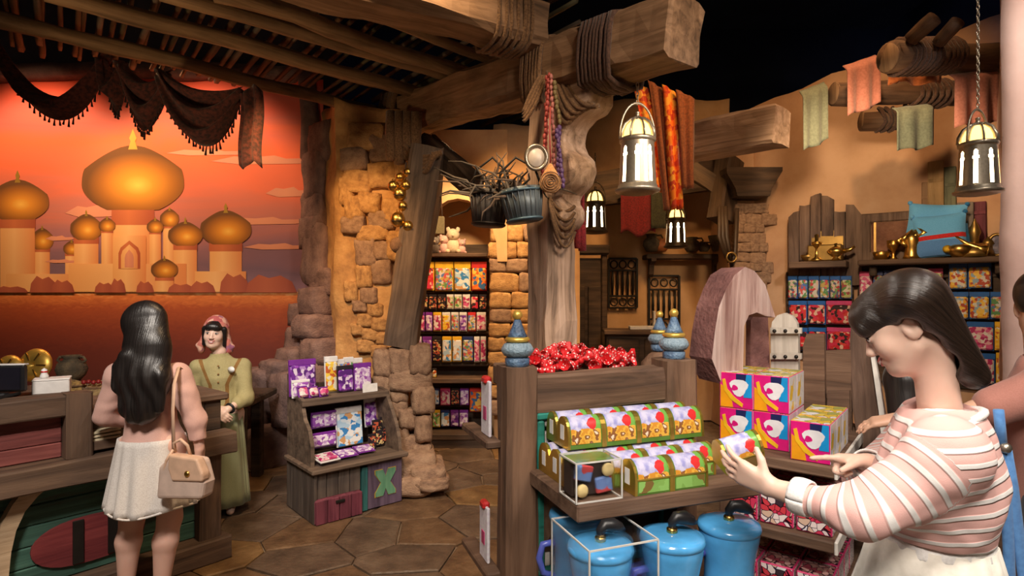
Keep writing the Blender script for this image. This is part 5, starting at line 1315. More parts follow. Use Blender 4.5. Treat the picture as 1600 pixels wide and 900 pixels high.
b = MB(); b.grid(lambda u, v: ((u - .5) * .10 + .03 * v, .02 * math.sin(u * 8), .20 - v * .26), 8, 10); ob = b.build('satin_ribbon', SAT, loc=rat(1500, -.20, LZ + .10), rot=(0, 0, RW.yaw), label='dark blue satin ribbon hanging from the cushion corner', cat='ribbon'); ob.modifiers.new('t', 'SOLIDIFY').thickness = .006
def gold_piece(name, px, y, prof, label, s=1.0, extra=None, mat=GOLD):
    t = empty(name, rat(px, y, LZ), RW.yaw, label, 'ornament', 'gold ornaments on the long shelf')
    b = MB(); b.lathe([(r * s, z * s) for r, z in prof], 18); b.build('ornament_body', mat, t)
    if extra: extra(t, s)
    return t
def loops(t, s):
    for q in range(7):
        a = q * .9; b = MB(); b.tube([(.05 * math.cos(a) * s, -.02, (.06 + .02 * q) * s), (.10 * math.cos(a + .5) * s, -.03, (.10 + .02 * q) * s), (.04 * math.cos(a + 1) * s, -.01, (.14 + .022 * q) * s)], [.02 * s, .026 * s, .012 * s], 7); b.build('curl', GOLD, t)
gold_piece('gold_bowl', 1377, -.2, [(0, 0), (.05, 0), (.06, .03), (.075, .07), (.065, .075), (0, .06)], 'small gold bowl at the left end of the long shelf')
gold_piece('gold_goblet', 1396, -.18, [(0, 0), (.045, 0), (.015, .03), (.015, .08), (.05, .12), (.055, .18), (.045, .18), (0, .13)], 'gold goblet beside the curled figurine')
gold_piece('gold_figurine', 1425, -.22, [(0, 0), (.07, 0), (.06, .03), (.05, .10), (.07, .16), (.05, .22), (0, .26)], 'curling gold figurine left of the blue cushions', 1.05, loops)
gold_piece('gold_shell', 1500, -.24, [(0, 0), (.05, 0), (.09, .04), (.10, .09), (.06, .11), (0, .10)], 'gold shell bowl right of the banded cushion', 1, loops if False else None)
def spires(t, s):
    for q, h in ((-.09, .14), (.09, .14), (0, .30)):
        b = MB(); b.lathe([(.03, 0), (.032, h * .5), (.045, h * .62), (.03, h * .8), (.006, h), (0, h * 1.05)], 12); b.build('spire', GOLD_D, t, loc=(q, 0, .03))
gold_piece('gold_pavilion', 1523, -.18, [(0, 0), (.14, 0), (.13, .05), (.10, .10), (.06, .12), (0, .12)], 'gold pavilion ornament with three spires', 1, spires, GOLD_D)
t = empty('gold_horn', rat(1516, -.26, LZ), RW.yaw, 'slanting gold horn lying before the pavilion', 'ornament', 'gold ornaments on the long shelf')
b = MB(); b.tube([(-.12, 0, .20), (-.03, 0, .12), (.06, 0, .07), (.11, 0, .05)], [.012, .018, .035, .055], 10); b.build('horn_body', GOLD, t)
b = MB(); b.lathe([(.05, 0), (.062, .008), (.05, .016)], 14); b.build('horn_rim', GOLD_D, t, loc=(.11, 0, .05), rot=(0, R(100), 0))
t = empty('oval_frame', rat(1558, -.18, LZ), RW.yaw, 'small oval gold frame at the right end of the shelf', 'picture frame')
b = MB(); b.tube([(.06 * math.cos(a), 0, .10 + .09 * math.sin(a)) for a in [2 * PI * i / 24 for i in range(25)]], .014, 7, cap=False); b.build('oval_rim', GOLD_D, t)
b = MB(); b.lathe([(0, 0), (.055, .0), (.055, .006), (0, .006)], 24); b.build('portrait', rocky('dim_blue_portrait', (.2, .18, .25), (.5, .45, .5), scale=20), t, loc=(0, .004, .10), rot=(R(90), 0, 0), scale=(1, 1.5, 1))

# ---- logs and cloths high on the right
LOG = wood('log_wood', (.11, .06, .035), (.20, .115, .065)); LOGEND = wood('log_end_grain', (.26, .16, .09), (.42, .27, .16))
def log(px0, py0, d0, px1, py1, d1, r, label, wraps=0, w0=.15, w1=.6):
    a, b_ = P(px0, py0, d0), P(px1, py1, d1); t = empty('jutting_log', a, 0, label, 'log', 'jutting logs')
    o = pole('trunk', a, b_, r, r * 1.05, LOG, seed=px0 * .1, n=14); o.parent = t; o.matrix_basis = Matrix.Translation(-a) @ o.matrix_basis; KIDS.setdefault(t.name, []).append(o)
    m_ = MB(); m_.lathe([(0, -.006), (r * .9, -.004), (r * .98, .006), (0, .01)], 16); q = m_.build('cut_end', LOGEND, t); q.matrix_basis = frame(a, b_).to_3x3().to_4x4() @ Matrix.Rotation(R(90), 4, 'Y')
    for i in range(wraps):
        m_ = MB(); u = w0 + (w1 - w0) * i / wraps; L = (b_ - a).length
        m_.tube([(u * L + rnd.uniform(-.006, .006) + .02 * math.sin(k), (r + .014) * math.cos(2 * PI * k / 14), (r + .014) * math.sin(2 * PI * k / 14)) for k in range(15)], .017, 6, cap=False); q = m_.build('rope_turn', ROPE_D, t); q.matrix_basis = frame(a, b_).to_3x3().to_4x4()
    return t
log(1386, 90, 4.05, 1600, 84, 4.25, .105, 'thick rope-wrapped log jutting out highest on the right', 12, .08, .48)
log(1302, 146, 4.75, 1500, 146, 4.75, .095, 'middle log jutting left below the rope-wrapped one', 6, .62, .92)
log(1345, 188, 5.15, 1420, 186, 5.05, .085, 'short dark log end low between the cloths', 3, .4, .8)
log(1424, 62, 3.95, 1462, 30, 3.80, .05, 'left of two slim stakes pointing up behind the top log', 0)
log(1466, 66, 3.95, 1496, 34, 3.80, .045, 'right of two slim stakes pointing up behind the top log', 0)
GRN_C = fabric('sage_cloth', (.24, .27, .19), (.18, .20, .14), 60); PNK_C = fabric('dusty_rose_cloth', (.50, .20, .15), (.40, .15, .11), 60)
def drape(px0, px1, py0, py1, d, mat, label, skew=0, dd=0):
    k = d / FPX; c = P(px0, py0, d); W = (px1 - px0) * k; H = (py1 - py0) * k
    def fn(u, v):
        fold = .018 * math.sin(u * 13 + px0); return (u * W, dd * u + fold * (.4 + v) + (.06 * (1 - v * 8) if v < .125 else 0), -v * H + skew * k * u + (.012 * math.sin(u * 8) if v > .9 else 0))
    return cloth('draped_cloth', fn, 16, 20, mat, label, c, 'cloth', .008, group='cloths drying on the logs')
drape(1254, 1303, 140, 236, 4.62, GRN_C, 'sage green cloth hanging left of the log ends', 22, .1)
drape(1323, 1387, 100, 182, 4.45, PNK_C, 'dusty rose cloth hung beside the top log end', 26, .1)
drape(1401, 1465, 166, 236, 4.60, GRN_C, 'sage green cloth hanging below the middle log', 10, .05)
drape(1492, 1570, 112, 200, 4.1, PNK_C, 'dusty rose cloth hanging behind the right lantern chain', 12, .05)
drape(1390, 1480, 105, 132, 4.3, fabric('rust_orange_cloth', (.42, .12, .03), (.32, .09, .02), 60), 'sagging rust orange cloth under the top log', 6, .05)
# ================================================================ foreground display cart (left unit)
U1 = Fr((.02, 2.13, 0), R(20.5))
u1 = empty('display_cart', U1.o, U1.yaw, 'brown timber display cart with blue finials in the foreground', 'display cart')
W_CART = wood('cart_wood', (.125, .068, .04), (.21, .125, .078), axis=0); W_CARTV = wood('cart_post_wood', (.15, .08, .045), (.25, .145, .088), axis=0)
TEALP = wood('teal_paint', (.01, .16, .125), (.02, .25, .20), axis=0, bump=.25); WHITEW = wood('whitewashed_wood', (.45, .42, .40), (.66, .63, .60), bump=.4)
def ub(name, c, d, mat, par=u1, bev=.006, **k): b = MB(); b.box((0, 0, 0), d, bev=bev); return b.build(name, mat, par, loc=c, **k)
for x, w in ((0, .125), (.69, .145)): beam('post', (x, 0, 0), (x, 0, 1.385), w, w, W_CARTV, u1, seed=x + 3, rough=.008, bev=.25)
beam('top_beam', (.05, 0, 1.282), (.64, 0, 1.288), .09, .135, W_CART, u1, seed=5, rough=.01, bev=.15)
ub('teal_rail', (.345, -.035, 1.200), (.57, .03, .026), TEALP); ub('teal_stile', (.077, -.035, .90), (.028, .03, .57), TEALP); ub('teal_stile', (.612, -.035, .90), (.028, .03, .57), TEALP); ub('teal_rail', (.345, -.035, .628), (.57, .03, .026), TEALP)
ub('white_rail', (.345, -.02, 1.172), (.50, .03, .028), WHITEW); ub('white_stile', (.106, -.02, .89), (.028, .03, .50), WHITEW)
ub('back_panel', (.345, .02, .85), (.58, .02, .72), W_DARK)
ub('shelf', (.375, -.245, .987), (.70, .385, .055), W_CART, bev=.006); ub('lower_shelf', (.40, -.33, .585), (.80, .60, .05), W_CART)
ub('base_board', (.40, -.3, .28), (.74, .5, .56), W_DARK)
for x in (.10, .62):
    b = MB(); b.prism([(-.40, .958), (-.04, .958), (-.04, .70), (-.10, .78), (-.2, .9)], x - .015, x + .015, Matrix(((0, 1, 0, 0), (1, 0, 0, 0), (0, 0, 1, 0), (0, 0, 0, 1)))); b.f = [f[::-1] for f in b.f]; b.build('bracket', W_CART, u1)
FBLUE = rocky('worn_blue_paint', (.08, .15, .26), (.20, .30, .40), (.05, .07, .11), 14, .4); FBLUE2 = rocky('worn_pale_blue_paint', (.22, .31, .38), (.36, .45, .50), (.13, .18, .22), 14, .4)
def finial(x, y, z, s=1.0, par=None, yaw=0):
    t = par
    f = MB(); f.lathe([(.04, 0), (.045, .01), (.046, .03), (.038, .038)], 24); a = f.build('finial_base', FBLUE, t, loc=(x, y, z), scale=(s,) * 3)
    f = MB(); f.lathe([(.03, .034), (.05, .042), (.06, .058), (.06, .068), (.05, .084), (.036, .092)], 28); f.build('finial_bulb', FBLUE2, t, loc=(x, y, z), scale=(s,) * 3)
    f = MB(); f.lathe([(.036, .090), (.046, .095), (.047, .103), (.040, .110)], 24); f.build('finial_ring', GOLDP, t, loc=(x, y, z), scale=(s,) * 3)
    f = MB(); f.lathe([(.039, .108), (.030, .125), (.020, .150), (.013, .170), (.010, .176)], 24); f.build('finial_cone', FBLUE, t, loc=(x, y, z), scale=(s,) * 3)
    f = MB(); f.ball((0, 0, .190), .019, 14, 10); f.build('finial_ball', GOLDP, t, loc=(x, y, z), scale=(s,) * 3)
finial(0, 0, 1.383, 1, u1); finial(.69, 0, 1.383, 1, u1)
# rear corner of the cart with the third finial, side boards on the left
beam('post', (.83, .30, 0), (.83, .30, 1.30), .15, .15, W_CARTV, u1, seed=9, rough=.01, bev=.3); beam('post', (.25, .62, 0), (.25, .62, 1.25), .12, .12, W_CARTV, u1, seed=10, rough=.01, bev=.3)
finial(.83, .30, 1.385, .9, u1)
b = MB(); b.lathe([(.09, 0), (.085, .06), (.05, .10), (.02, .12)], 18); b.build('post_cap', W_CARTV, u1, loc=(.83, .30, 1.27))
ub('tray_floor', (.39, .32, 1.245), (.54, .58, .04), W_CART); ub('tray_side', (.11, .32, 1.28), (.03, .5, .09), W_CART); ub('tray_back', (.38, .60, 1.28), (.54, .03, .09), W_CART); ub('tray_side', (.66, .32, 1.28), (.03, .5, .09), W_CART)
for z in (1.10, .62): ub('side_shelf', (-.09, .17, z), (.06, .34, .03), W_CART)
# heap of red polka-dot bows in the top tray
def bow_mat():
    m, nt, b, N, L = nodemat('red_dotted_satin'); mp = coords(N, L, (90, 90, 90)); vo = N('ShaderNodeTexVoronoi', i_Scale=1.0, i_Randomness=.3); L(mp, 0, vo, 'Vector')
    r = ramp(N, [(0, (.85, .75, .7)), (.28, (.85, .7, .65)), (.31, (.66, .015, .02)), (1, (.6, .01, .015))]); L(vo, 'Distance', r, 0); L(r, 0, b, 'Base Color'); b.inputs['Roughness'].default_value = .5; return m
BOWM = bow_mat(); BOW = []
for s in range(3):
    mb = MB()
    for q in (-1, 1):
        mb.grid(lambda u, v: (q * (.006 + .036 * u), (.020 * u * math.sin(v * 2 * PI)) + .004 * n3((u * 4, v * 4, s), 1), .008 + (.004 + .017 * u) * math.cos(v * 2 * PI) + .004 * math.sin(u * 9 + s)), 5, 9)
    BOW.append(mb.mesh('loops')); BOW[-1].materials.append(BOWM)
kn = MB(); kn.ball((0, 0, .008), (.010, .010, .012), 8, 6); KN = kn.mesh('knot'); KN.materials.append(BOWM)
r8 = random.Random(8); nb = 0
for iy in range(6):
    for ix in range(13):
        x = .03 + ix * .049 + r8.uniform(-.012, .012); y = .11 + iy * .082 + r8.uniform(-.015, .015)
        z = 1.285 + .05 * math.sin(PI * min(1, max(0, y / .6))) + .045 * max(0, 1 - abs(x - .38) / .35) + r8.uniform(0, .022)
        if (ix > 11 and iy < 2) or x < .06 + .14 * (y / .57): continue
        o = link('red_bow', BOW[nb % 3], None, loc=U1.w(x, y, z), rot=(r8.uniform(-.7, .7), r8.uniform(-.6, .6), r8.uniform(0, 6.3)), scale=(1.25,) * 3, label='red dotted ribbon bow heaped in the tray on top of the cart', cat='bow', group='red bows in the tray'); link('knot', KN, None, o); nb += 1
# white printed towels hanging on the left side
for i, (y, z, h) in enumerate([(.10, 1.085, .21), (.12, .605, .21)]):
    o = ub('hanging_towel', U1.w(-.088, y, z + h / 2 + .03), (.012, .10, h), fabric('white_towel_%d' % i, (.80, .77, .80), (.7, .62, .7), 70), None, .004); o.rotation_euler = (0, 0, U1.yaw)
    tag(o, '%s white towel roll standing on the left side board of the cart' % ['upper', 'lower'][i], 'towel', 'white towels'); ub('pink_motif', (-.007, 0, -.02), (.003, .035, .05), PC['pinkc'], o, .001); ub('red_top', (0, 0, h / 2), (.03, .05, .03), PC['redc'], o, .008)

# ---- gold and green tins
TIN_G = plain('green_tin', (.13, .27, .045), .32, .3); TIN_GOLD = plain('gold_tin', (.62, .42, .08), .28, .85)
def tin_print():
    m, nt, b, N, L = nodemat('tin_top_print'); tc = N('ShaderNodeTexCoord'); nz = N('ShaderNodeTexNoise', i_Scale=42.0, i_Detail=3.0); L(tc, 'Object', nz, 'Vector'); sx = N('ShaderNodeSeparateXYZ'); L(tc, 'Object', sx, 0)
    def M(op, *a, **k):
        n = N('ShaderNodeMath', operation=op)
        for i, v in enumerate(a):
            if isinstance(v, tuple): L(v[0], v[1], n, i)
            else: n.inputs[i].default_value = v
        return (n, 0)
    def mix(f, a, c):
        x = N('ShaderNodeMix', data_type='RGBA'); L(f[0], f[1], x, 0); L(a[0], a[1], x, 6)
        if isinstance(c[0], float): x.inputs[7].default_value = rgb(c)
        else: L(c[0], c[1], x, 7)
        return (x, 2)
    wob = M('MULTIPLY', M('SUBTRACT', (nz, 'Fac'), .5), .03)
    x = M('ADD', (sx, 'X'), wob); z = M('ADD', (sx, 'Z'), wob)
    base = ramp(N, [(.35, (.30, .30, .60)), (.58, (.58, .56, .74))]); L(nz, 'Fac', base, 0)
    c = mix(M('GREATER_THAN', x, .036), (base, 0), (.16, .38, .07))
    c = mix(M('LESS_THAN', M('ADD', x, M('MULTIPLY', z, .35)), -.012), c, (.30, .44, .12)) if False else c
    fur = ramp(N, [(0, (.62, .27, .03)), (.44, (.74, .42, .06)), (.54, (.26, .10, .03)), (.66, (.78, .66, .5))], 'CONSTANT'); L(nz, 'Fac', fur, 0)
    c = mix(M('LESS_THAN', z, .064), c, (fur, 0))
    dx = M('SUBTRACT', x, .026); dz = M('SUBTRACT', z, .080); d2 = M('SQRT', M('ADD', M('MULTIPLY', dx, dx), M('MULTIPLY', dz, dz)))
    c = mix(M('LESS_THAN', d2, .017), c, (.62, .03, .03))
    L(c[0], c[1], b, 'Base Color'); b.inputs['Roughness'].default_value = .3; b.inputs['Coat Weight'].default_value = .4; return m
TINP = tin_print(); TINB = printed('tin_front_print', [(.22, .42, .09), (.26, .5, .12), (.20, .12, .03), (.2, .4, .08)], 60, .3)
tw, td, th = .136, .088, .104
def prof(o=0.0, hh=.050):
    p = [(-td / 2 - o, 0), (-td / 2 - o, hh)]
    for i in range(1, 8): a = PI * i / 8; p.append((-(td / 2 + o) * math.cos(a), hh + (th - hh + o) * math.sin(a)))
    return p + [(td / 2 + o, hh), (td / 2 + o, 0)]
SW = Matrix(((0, 1, 0, 0), (1, 0, 0, 0), (0, 0, 1, 0), (0, 0, 0, 1)))
def swp(p, x0, x1): b = MB(); b.prism(p, x0, x1, SW); b.f = [f[::-1] for f in b.f]; return b
tb = swp(prof(), -tw / 2, tw / 2).mesh('tin'); tb.materials.append(TIN_G)
tr_ = swp(prof(.0025), -tw / 2 - .002, -tw / 2 + .007).mesh('edge_band'); tr_.materials.append(TIN_GOLD)
mid = MB(); mid.box((0, 0, .048), (tw + .003, td + .005, .008), bev=.002); MID = mid.mesh('lid_band'); MID.materials.append(TIN_GOLD)
lab = MB(); pp_ = prof(.0014); lab.grid(lambda u, v: ((u - .5) * (tw - .022), np.interp(v * 6.0, range(7), [q[0] for q in pp_[1:8]]), np.interp(v * 6.0, range(7), [q[1] for q in pp_[1:8]])), 4, 12, smooth=True); LAB = lab.mesh('top_print'); LAB.materials.append(TINP)
fr_ = MB(); fr_.box((0, -td / 2 - .001, .024), (tw - .024, .002, .036)); FRT = fr_.mesh('front_print'); FRT.materials.append(TINB)
sl_ = MB(); sl_.box((-tw / 2 - .0028, 0, .052), (.001, .028, .05)); SLB = sl_.mesh('side_sticker'); SLB.materials.append(WHITE)
def prof2(o=0.0):
    return [(td / 2 + o, 0)] + [(-(td / 2 + o) * math.cos(a) * (1.0 if math.cos(a) < 0 else 1.0), .016 + (th - .016 + o) * math.sin(a) ** .8) for a in [PI - PI * i / 14 for i in range(15)]] + [(-td / 2 - o, 0)]
tb2 = swp(prof2(), -tw / 2, tw / 2).mesh('tin'); tb2.materials.append(TIN_G); tr2 = swp(prof2(.0025), -tw / 2 - .002, -tw / 2 + .007).mesh('edge_band'); tr2.materials.append(TIN_GOLD)
lab2 = MB(); q2 = prof2(.0014)[8:-1][::-1]; n2_ = len(q2) - 1; lab2.grid(lambda u, v: ((u - .5) * (tw - .022), np.interp(v * n2_, range(n2_ + 1), [q[0] for q in q2]), np.interp(v * n2_, range(n2_ + 1), [q[1] for q in q2])), 4, 14, smooth=True); LAB2 = lab2.mesh('top_print'); LAB2.materials.append(TINP)
def barrel_tin(loc, yaw, label):
    o = link('biscuit_tin', tb2, None, loc=loc, rot=(0, 0, yaw), label=label, cat='tin', group='gold and green biscuit tins')
    link('edge_band', tr2, None, o); e = link('edge_band', tr2, None, o); e.location.x = tw - .005; link('top_print', LAB2, None, o); link('side_sticker', SLB, None, o); return o
def tin(loc, yaw, label, rot=None, sticker=True):
    o = link('biscuit_tin', tb, None, loc=loc, rot=rot or (0, 0, yaw), label=label, cat='tin', group='gold and green biscuit tins')
    link('edge_band', tr_, None, o); e = link('edge_band', tr_, None, o); e.location.x = tw - .005
    link('lid_band', MID, None, o); link('top_print', LAB, None, o); link('front_print', FRT, None, o)
    if sticker: link('side_sticker', SLB, None, o)
    return o
SZ = 1.0155
for ri, y in enumerate((-.385, -.292, -.199, -.106)):
    rn = ['front', 'second', 'third', 'back'][ri]
    for i in range(4):
        if ri == 0 and i in (0, 3): continue
        tin(U1.w(.13 + .140 * i + (.03 if ri == 0 else 0), y, SZ), U1.yaw, 'biscuit tin, %s from the left in the lower level %s row' % (ORD[i], rn))
for ri, y in enumerate((-.185, -.095)):
    for i in range(4): barrel_tin(U1.w(.165 + .140 * i, y, SZ + th + .003), U1.yaw, 'biscuit tin, %s from the left in the upper level %s row' % (ORD[i], ['front', 'back'][ri]))
# clear sample box
def clear_mat():
    m, nt, b, N, L = nodemat('clear_acrylic'); b.inputs['Base Color'].default_value = (.96, .98, .98, 1); b.inputs['Roughness'].default_value = .03; b.inputs['Transmission Weight'].default_value = 1; b.inputs['IOR'].default_value = 1.12; b.inputs['Alpha'].default_value = .22
    nz = N('ShaderNodeTexNoise', i_Scale=30.0); r = ramp(N, [(.3, (.94, .97, .97)), (.7, (.98, .99, .99))]); L(nz, 'Fac', r, 0); L(r, 0, b, 'Base Color'); return m
CLEAR = clear_mat(); EDGE = plain('polished_acrylic_edge', (.62, .60, .56), .15)
def acrylic(name, loc, yaw, w, d, h, label, cat, e=.0028):
    t = empty(name, loc, yaw, label, cat)
    for nm, c, s in (('pane', (0, -d / 2, h / 2), (w, .003, h)), ('pane', (0, d / 2, h / 2), (w, .003, h)), ('pane', (-w / 2, 0, h / 2), (.003, d, h)), ('pane', (w / 2, 0, h / 2), (.003, d, h)), ('pane', (0, 0, h), (w, d, .003))):
        b = MB(); b.box((0, 0, 0), s); b.build(nm, CLEAR, t, loc=c)
    for sx in (-1, 1):
        for sy in (-1, 1): b = MB(); b.box((sx * w / 2, sy * d / 2, h / 2), (e * 1.6, e * 1.6, h)); b.build('edge', EDGE, t)
    for z in (.002, h):
        for s in (-1, 1):
            b = MB(); b.box((0, s * d / 2, z), (w, e * 1.6, e * 1.6)); b.build('edge', EDGE, t); b = MB(); b.box((s * w / 2, 0, z), (e * 1.6, d, e * 1.6)); b.build('edge', EDGE, t)
    return t
ab = acrylic('sample_case', U1.w(.105, -.37, SZ), U1.yaw, .158, .115, .122, 'clear sample case showing sweets at the front left of the shelf', 'display case')
b = MB(); b.box((0, .02, .058), (.140, .06, .106), bev=.003); b.build('lining', plain('dark_lining', (.035, .022, .018), .6), ab)
b = MB(); b.box((0, .02, .114), (.146, .085, .006), bev=.002); b.build('lid', TIN_G, ab)
for i, (x, z, r_) in enumerate([(-.045, .028, .55), (.045, .085, .5)]):
    b = MB(); b.lathe([(0, -.006), (.018, -.006), (.021, 0), (.018, .006), (0, .006)], 18); b.build('biscuit', plain('biscuit_%d' % i, (.75, .58, .26), .6), ab, loc=(x, -.03, z), rot=(R(90), 0, 0))
for i, (x, z, a) in enumerate([(-.035, .080, .25), (.035, .038, -.12)]):
    b = MB(); b.box((0, 0, 0), (.058, .012, .05), bev=.004); s_ = b.build('sachet', printed('sachet_%d' % i, [(.10, .19, .42), (.14, .24, .48), (.5, .06, .06), (.12, .2, .44)], 55), ab, loc=(x, -.022, z), rot=(0, a, 0))
# ---- blue lidded mugs on the lower shelf
MUG = plain('glossy_sky_blue', (.09, .40, .80), .22, 0, Coat_Weight=.5); HND = plain('violet_blue_handle', (.10, .13, .52), .3)
def mug(px, d, label, yaw):
    c = P(px, 800, d); c.z = .612; t = empty('lidded_mug', c, yaw, label, 'mug', 'blue lidded mugs')
    b = MB(); b.lathe([(0, 0), (.074, 0), (.080, .006), (.084, .07), (.078, .12), (.080, .17), (.093, .235), (.096, .262), (.094, .268)], 36); b.build('mug_body', MUG, t)
    b = MB(); b.lathe([(.094, .262), (.099, .266), (.101, .276), (.096, .288), (.075, .293), (0, .296)], 36); l_ = b.build('lid', MUG, t)
    b = MB(); b.lathe([(.013, .294), (.017, .298), (.017, .306), (.013, .310), (0, .311)], 14); b.build('gold_ring', GOLD, l_)
    b = MB(); b.tube([(0, 0, .305), (.0, 0, .325), (.014, 0, .340), (.042, 0, .338), (.068, 0, .326), (.085, 0, .316)], [.011, .014, .019, .022, .016, .004], 10); b.build('curled_knob', BLACK, l_)
    b = MB(); b.tube([(-.083, 0, .19), (-.125, 0, .185), (-.138, 0, .14), (-.125, 0, .09), (-.082, 0, .075)], [.011, .012, .012, .011, .010], 10); b.build('handle', HND, t)
    return t
mug(903, 1.99, 'blue lidded mug at the back left of the lower shelf', .2); mug(938, 1.735, 'blue lidded mug standing inside the clear cover', .35); mug(1050, 1.80, 'middle blue lidded mug on the lower shelf', .2); mug(1139, 1.90, 'rightmost blue lidded mug beside the pink boxes', .1)
acrylic('mug_cover', P(940, 800, 1.755) * Vector((1, 1, 0)) if False else Vector((.276, 1.752, .612)), U1.yaw, .225, .25, .345 - .02, 'clear acrylic cover over the front left mug', 'display case')

# ================================================================ corner cart with the square boxes (right unit)
U2 = Fr((.863, 2.409, 0), R(-38)); U2S = Fr((.863, 2.409, 0), R(52))
u2 = empty('corner_cart', U2.o, U2.yaw, 'brown corner cart of boxed sweets with weathered carved back', 'display cart')
PALEV = wood('pale_pink_weathered_wood', (.50, .33, .29), (.70, .54, .49), axis=2, bump=1.0, c3=(.26, .13, .11)); MAUVE = rocky('dark_mauve_wood', (.20, .085, .075), (.30, .14, .12), (.12, .05, .045), 8)
CREAMW = wood('cream_wood', (.50, .44, .37), (.68, .62, .54), axis=2, bump=.5); ROUGHB = wood('rough_brown_wood', (.12, .068, .045), (.22, .135, .09), axis=2, bump=1.2); WHITEP = plain('white_edge_strip', (.78, .74, .68), .5)
for z in (.985, .705, .425):
    b = MB(); b.box((.21, .425, 0), (.44, .87, .045), bev=.006); s_ = b.build('shelf', W_CART, u2, loc=(0, 0, z)); b = MB(); b.box((.435, .425, 0), (.012, .87, .05), bev=.003); b.build('edge_strip', WHITEP, s_)
b = MB(); b.box((.21, .45, .2), (.40, .8, .4)); b.build('plinth', W_DARK, u2)
for x, y in ((.02, .05), (.02, .83), (.40, .83)): beam('post', (x, y, 0), (x, y, 1.01), .05, .05, W_CARTV, u2, seed=x + y, rough=.004)
b = MB(); b.box((.21, .86, .6), (.44, .02, .8)); b.build('back_panel', W_DARK, u2)
UA = Fr(P(1136, 600, 2.52) * Vector((1, 1, 0)), R(22))
def sil(pts, y=0.0): return [UA.loc(px, py, y) for px, py in pts]
outer = sil([(1128, 600), (1112, 560), (1116, 520), (1124, 480), (1135, 450), (1148, 428), (1164, 416), (1180, 424), (1196, 446), (1209, 486), (1212, 496), (1196, 494), (1182, 487), (1170, 492), (1164, 508), (1162, 560), (1160, 600)])
ar = MB(); n = len(outer); ar.prism(outer, 0, .15); ar.m = [0, 0] + [1] * n; ar.cur = 1  # side faces coloured a darker mauve than the pale front
ar.jitter(.006, 12, 2); o = ar.build('carved_arch', [PALEV, MAUVE], u2); o.matrix_basis = U2.I @ UA.M
b = MB(); b.prism(sil([(1172, 600), (1173, 500), (1180, 491), (1200, 494), (1204, 600)], .16), .16, .19); o = b.build('inner_board', MAUVE, u2); o.matrix_basis = U2.I @ UA.M
def board2(name, pts, y, t, mat): b = MB(); b.prism([U2.loc(px, py, y) for px, py in pts], -t / 2, t / 2); b.jitter(.004, 9, pts[0][0]); return b.build(name, mat, u2, loc=(0, y, 0))
tomb = board2('plank_shield', [(1207, 640), (1206, 520), (1208, 503), (1216, 493), (1228, 489), (1240, 494), (1247, 506), (1249, 525), (1248, 640)], .60, .045, CREAMW)
for y0 in (512, 552):
    b = MB(); q = [U2.loc(px, py, .56) for px, py in ((1204, y0 + 9), (1253, y0 + 9), (1253, y0), (1204, y0))]; b.prism(q, -.01, .01); st_ = b.build('strap', CREAMW, tomb, loc=(0, -.04, 0))
    for i in range(3): b = MB(); cx_, cz_ = U2.loc(1211 + 17 * i, y0 + 5, .56); b.ball((cx_, -.012, cz_), .009, 8, 6); b.build('nail', IRON, st_)
board2('brown_plank', [(1256, 680), (1256, 540), (1262, 522), (1290, 522), (1291, 680)], .66, .05, W_CARTV)
board2('brown_plank', [(1291, 680), (1291, 548), (1330, 546), (1332, 680)], .70, .04, W_CARTV)
board2('rough_slab', [(1345, 705), (1334, 640), (1329, 560), (1331, 495), (1340, 482), (1347, 490), (1356, 520), (1366, 560), (1378, 620), (1386, 705)], .72, .07, ROUGHB)
board2('slab_edge', [(1379, 705), (1374, 640), (1362, 560), (1362, 548), (1367, 556), (1376, 600), (1384, 650), (1388, 705)], .675, .05, WHITEP)
board2('small_frame', [(1294, 680), (1294, 612), (1328, 610), (1328, 680)], .66, .03, W_CART)

def popart(name, q, cols, edge=.05):
    """bold flat colour blocks: generic geometric print"""
    m, nt, b, N, L = nodemat(name); tc = N('ShaderNodeTexCoord'); mp = N('ShaderNodeMapping'); L(tc, 'Object', mp, 0)
    nz = N('ShaderNodeTexNoise', i_Scale=14.0, i_Detail=1.0); L(mp, 0, nz, 'Vector'); mx_ = N('ShaderNodeMix', data_type='VECTOR'); mx_.inputs[0].default_value = .05; L(mp, 0, mx_, 4); L(nz, 'Color', mx_, 5)
    vo = N('ShaderNodeTexVoronoi', i_Scale=q); L(mx_, 1, vo, 'Vector'); sp = N('ShaderNodeSeparateColor'); L(vo, 'Color', sp, 0)
    r = ramp(N, [(i / len(cols), c) for i, c in enumerate(cols)], 'CONSTANT'); L(sp, 0, r, 0)
    ed = N('ShaderNodeTexVoronoi', i_Scale=q, feature='DISTANCE_TO_EDGE'); L(mx_, 1, ed, 'Vector'); lt = N('ShaderNodeMath', operation='GREATER_THAN'); lt.inputs[1].default_value = edge; L(ed, 'Distance', lt, 0)
    m2 = N('ShaderNodeMix', data_type='RGBA', blend_type='MULTIPLY'); m2.inputs[0].default_value = 1; L(r, 0, m2, 6); rr_ = ramp(N, [(0, (.04, .03, .08)), (.5, (1, 1, 1))], 'CONSTANT'); L(lt, 0, rr_, 0); L(rr_, 0, m2, 7); L(m2, 2, b, 'Base Color')
    b.inputs['Roughness'].default_value = .3; b.inputs['Coat Weight'].default_value = .3; return m
MAG, CYA, ORA, WHI = (.70, .01, .20), (.01, .30, .70), (.85, .35, .01), (.80, .79, .82)
BOXF = plain('box_magenta', MAG, .35); BX = {'mag': BOXF, 'cyan': plain('box_cyan', CYA, .35), 'ora': plain('box_orange', ORA, .35), 'white': plain('box_white', WHI, .35), 'navy': plain('box_navy', (.015, .02, .10), .35)}
BOXS = popart('box_side_print', 26, [WHI, WHI, (.85, .55, .03), WHI, (.75, .73, .8)], -1); BOXT = popart('box_top_print', 30, [(.80, .55, .05), WHI, (.4, .42, .1), (.8, .6, .1)], .02)
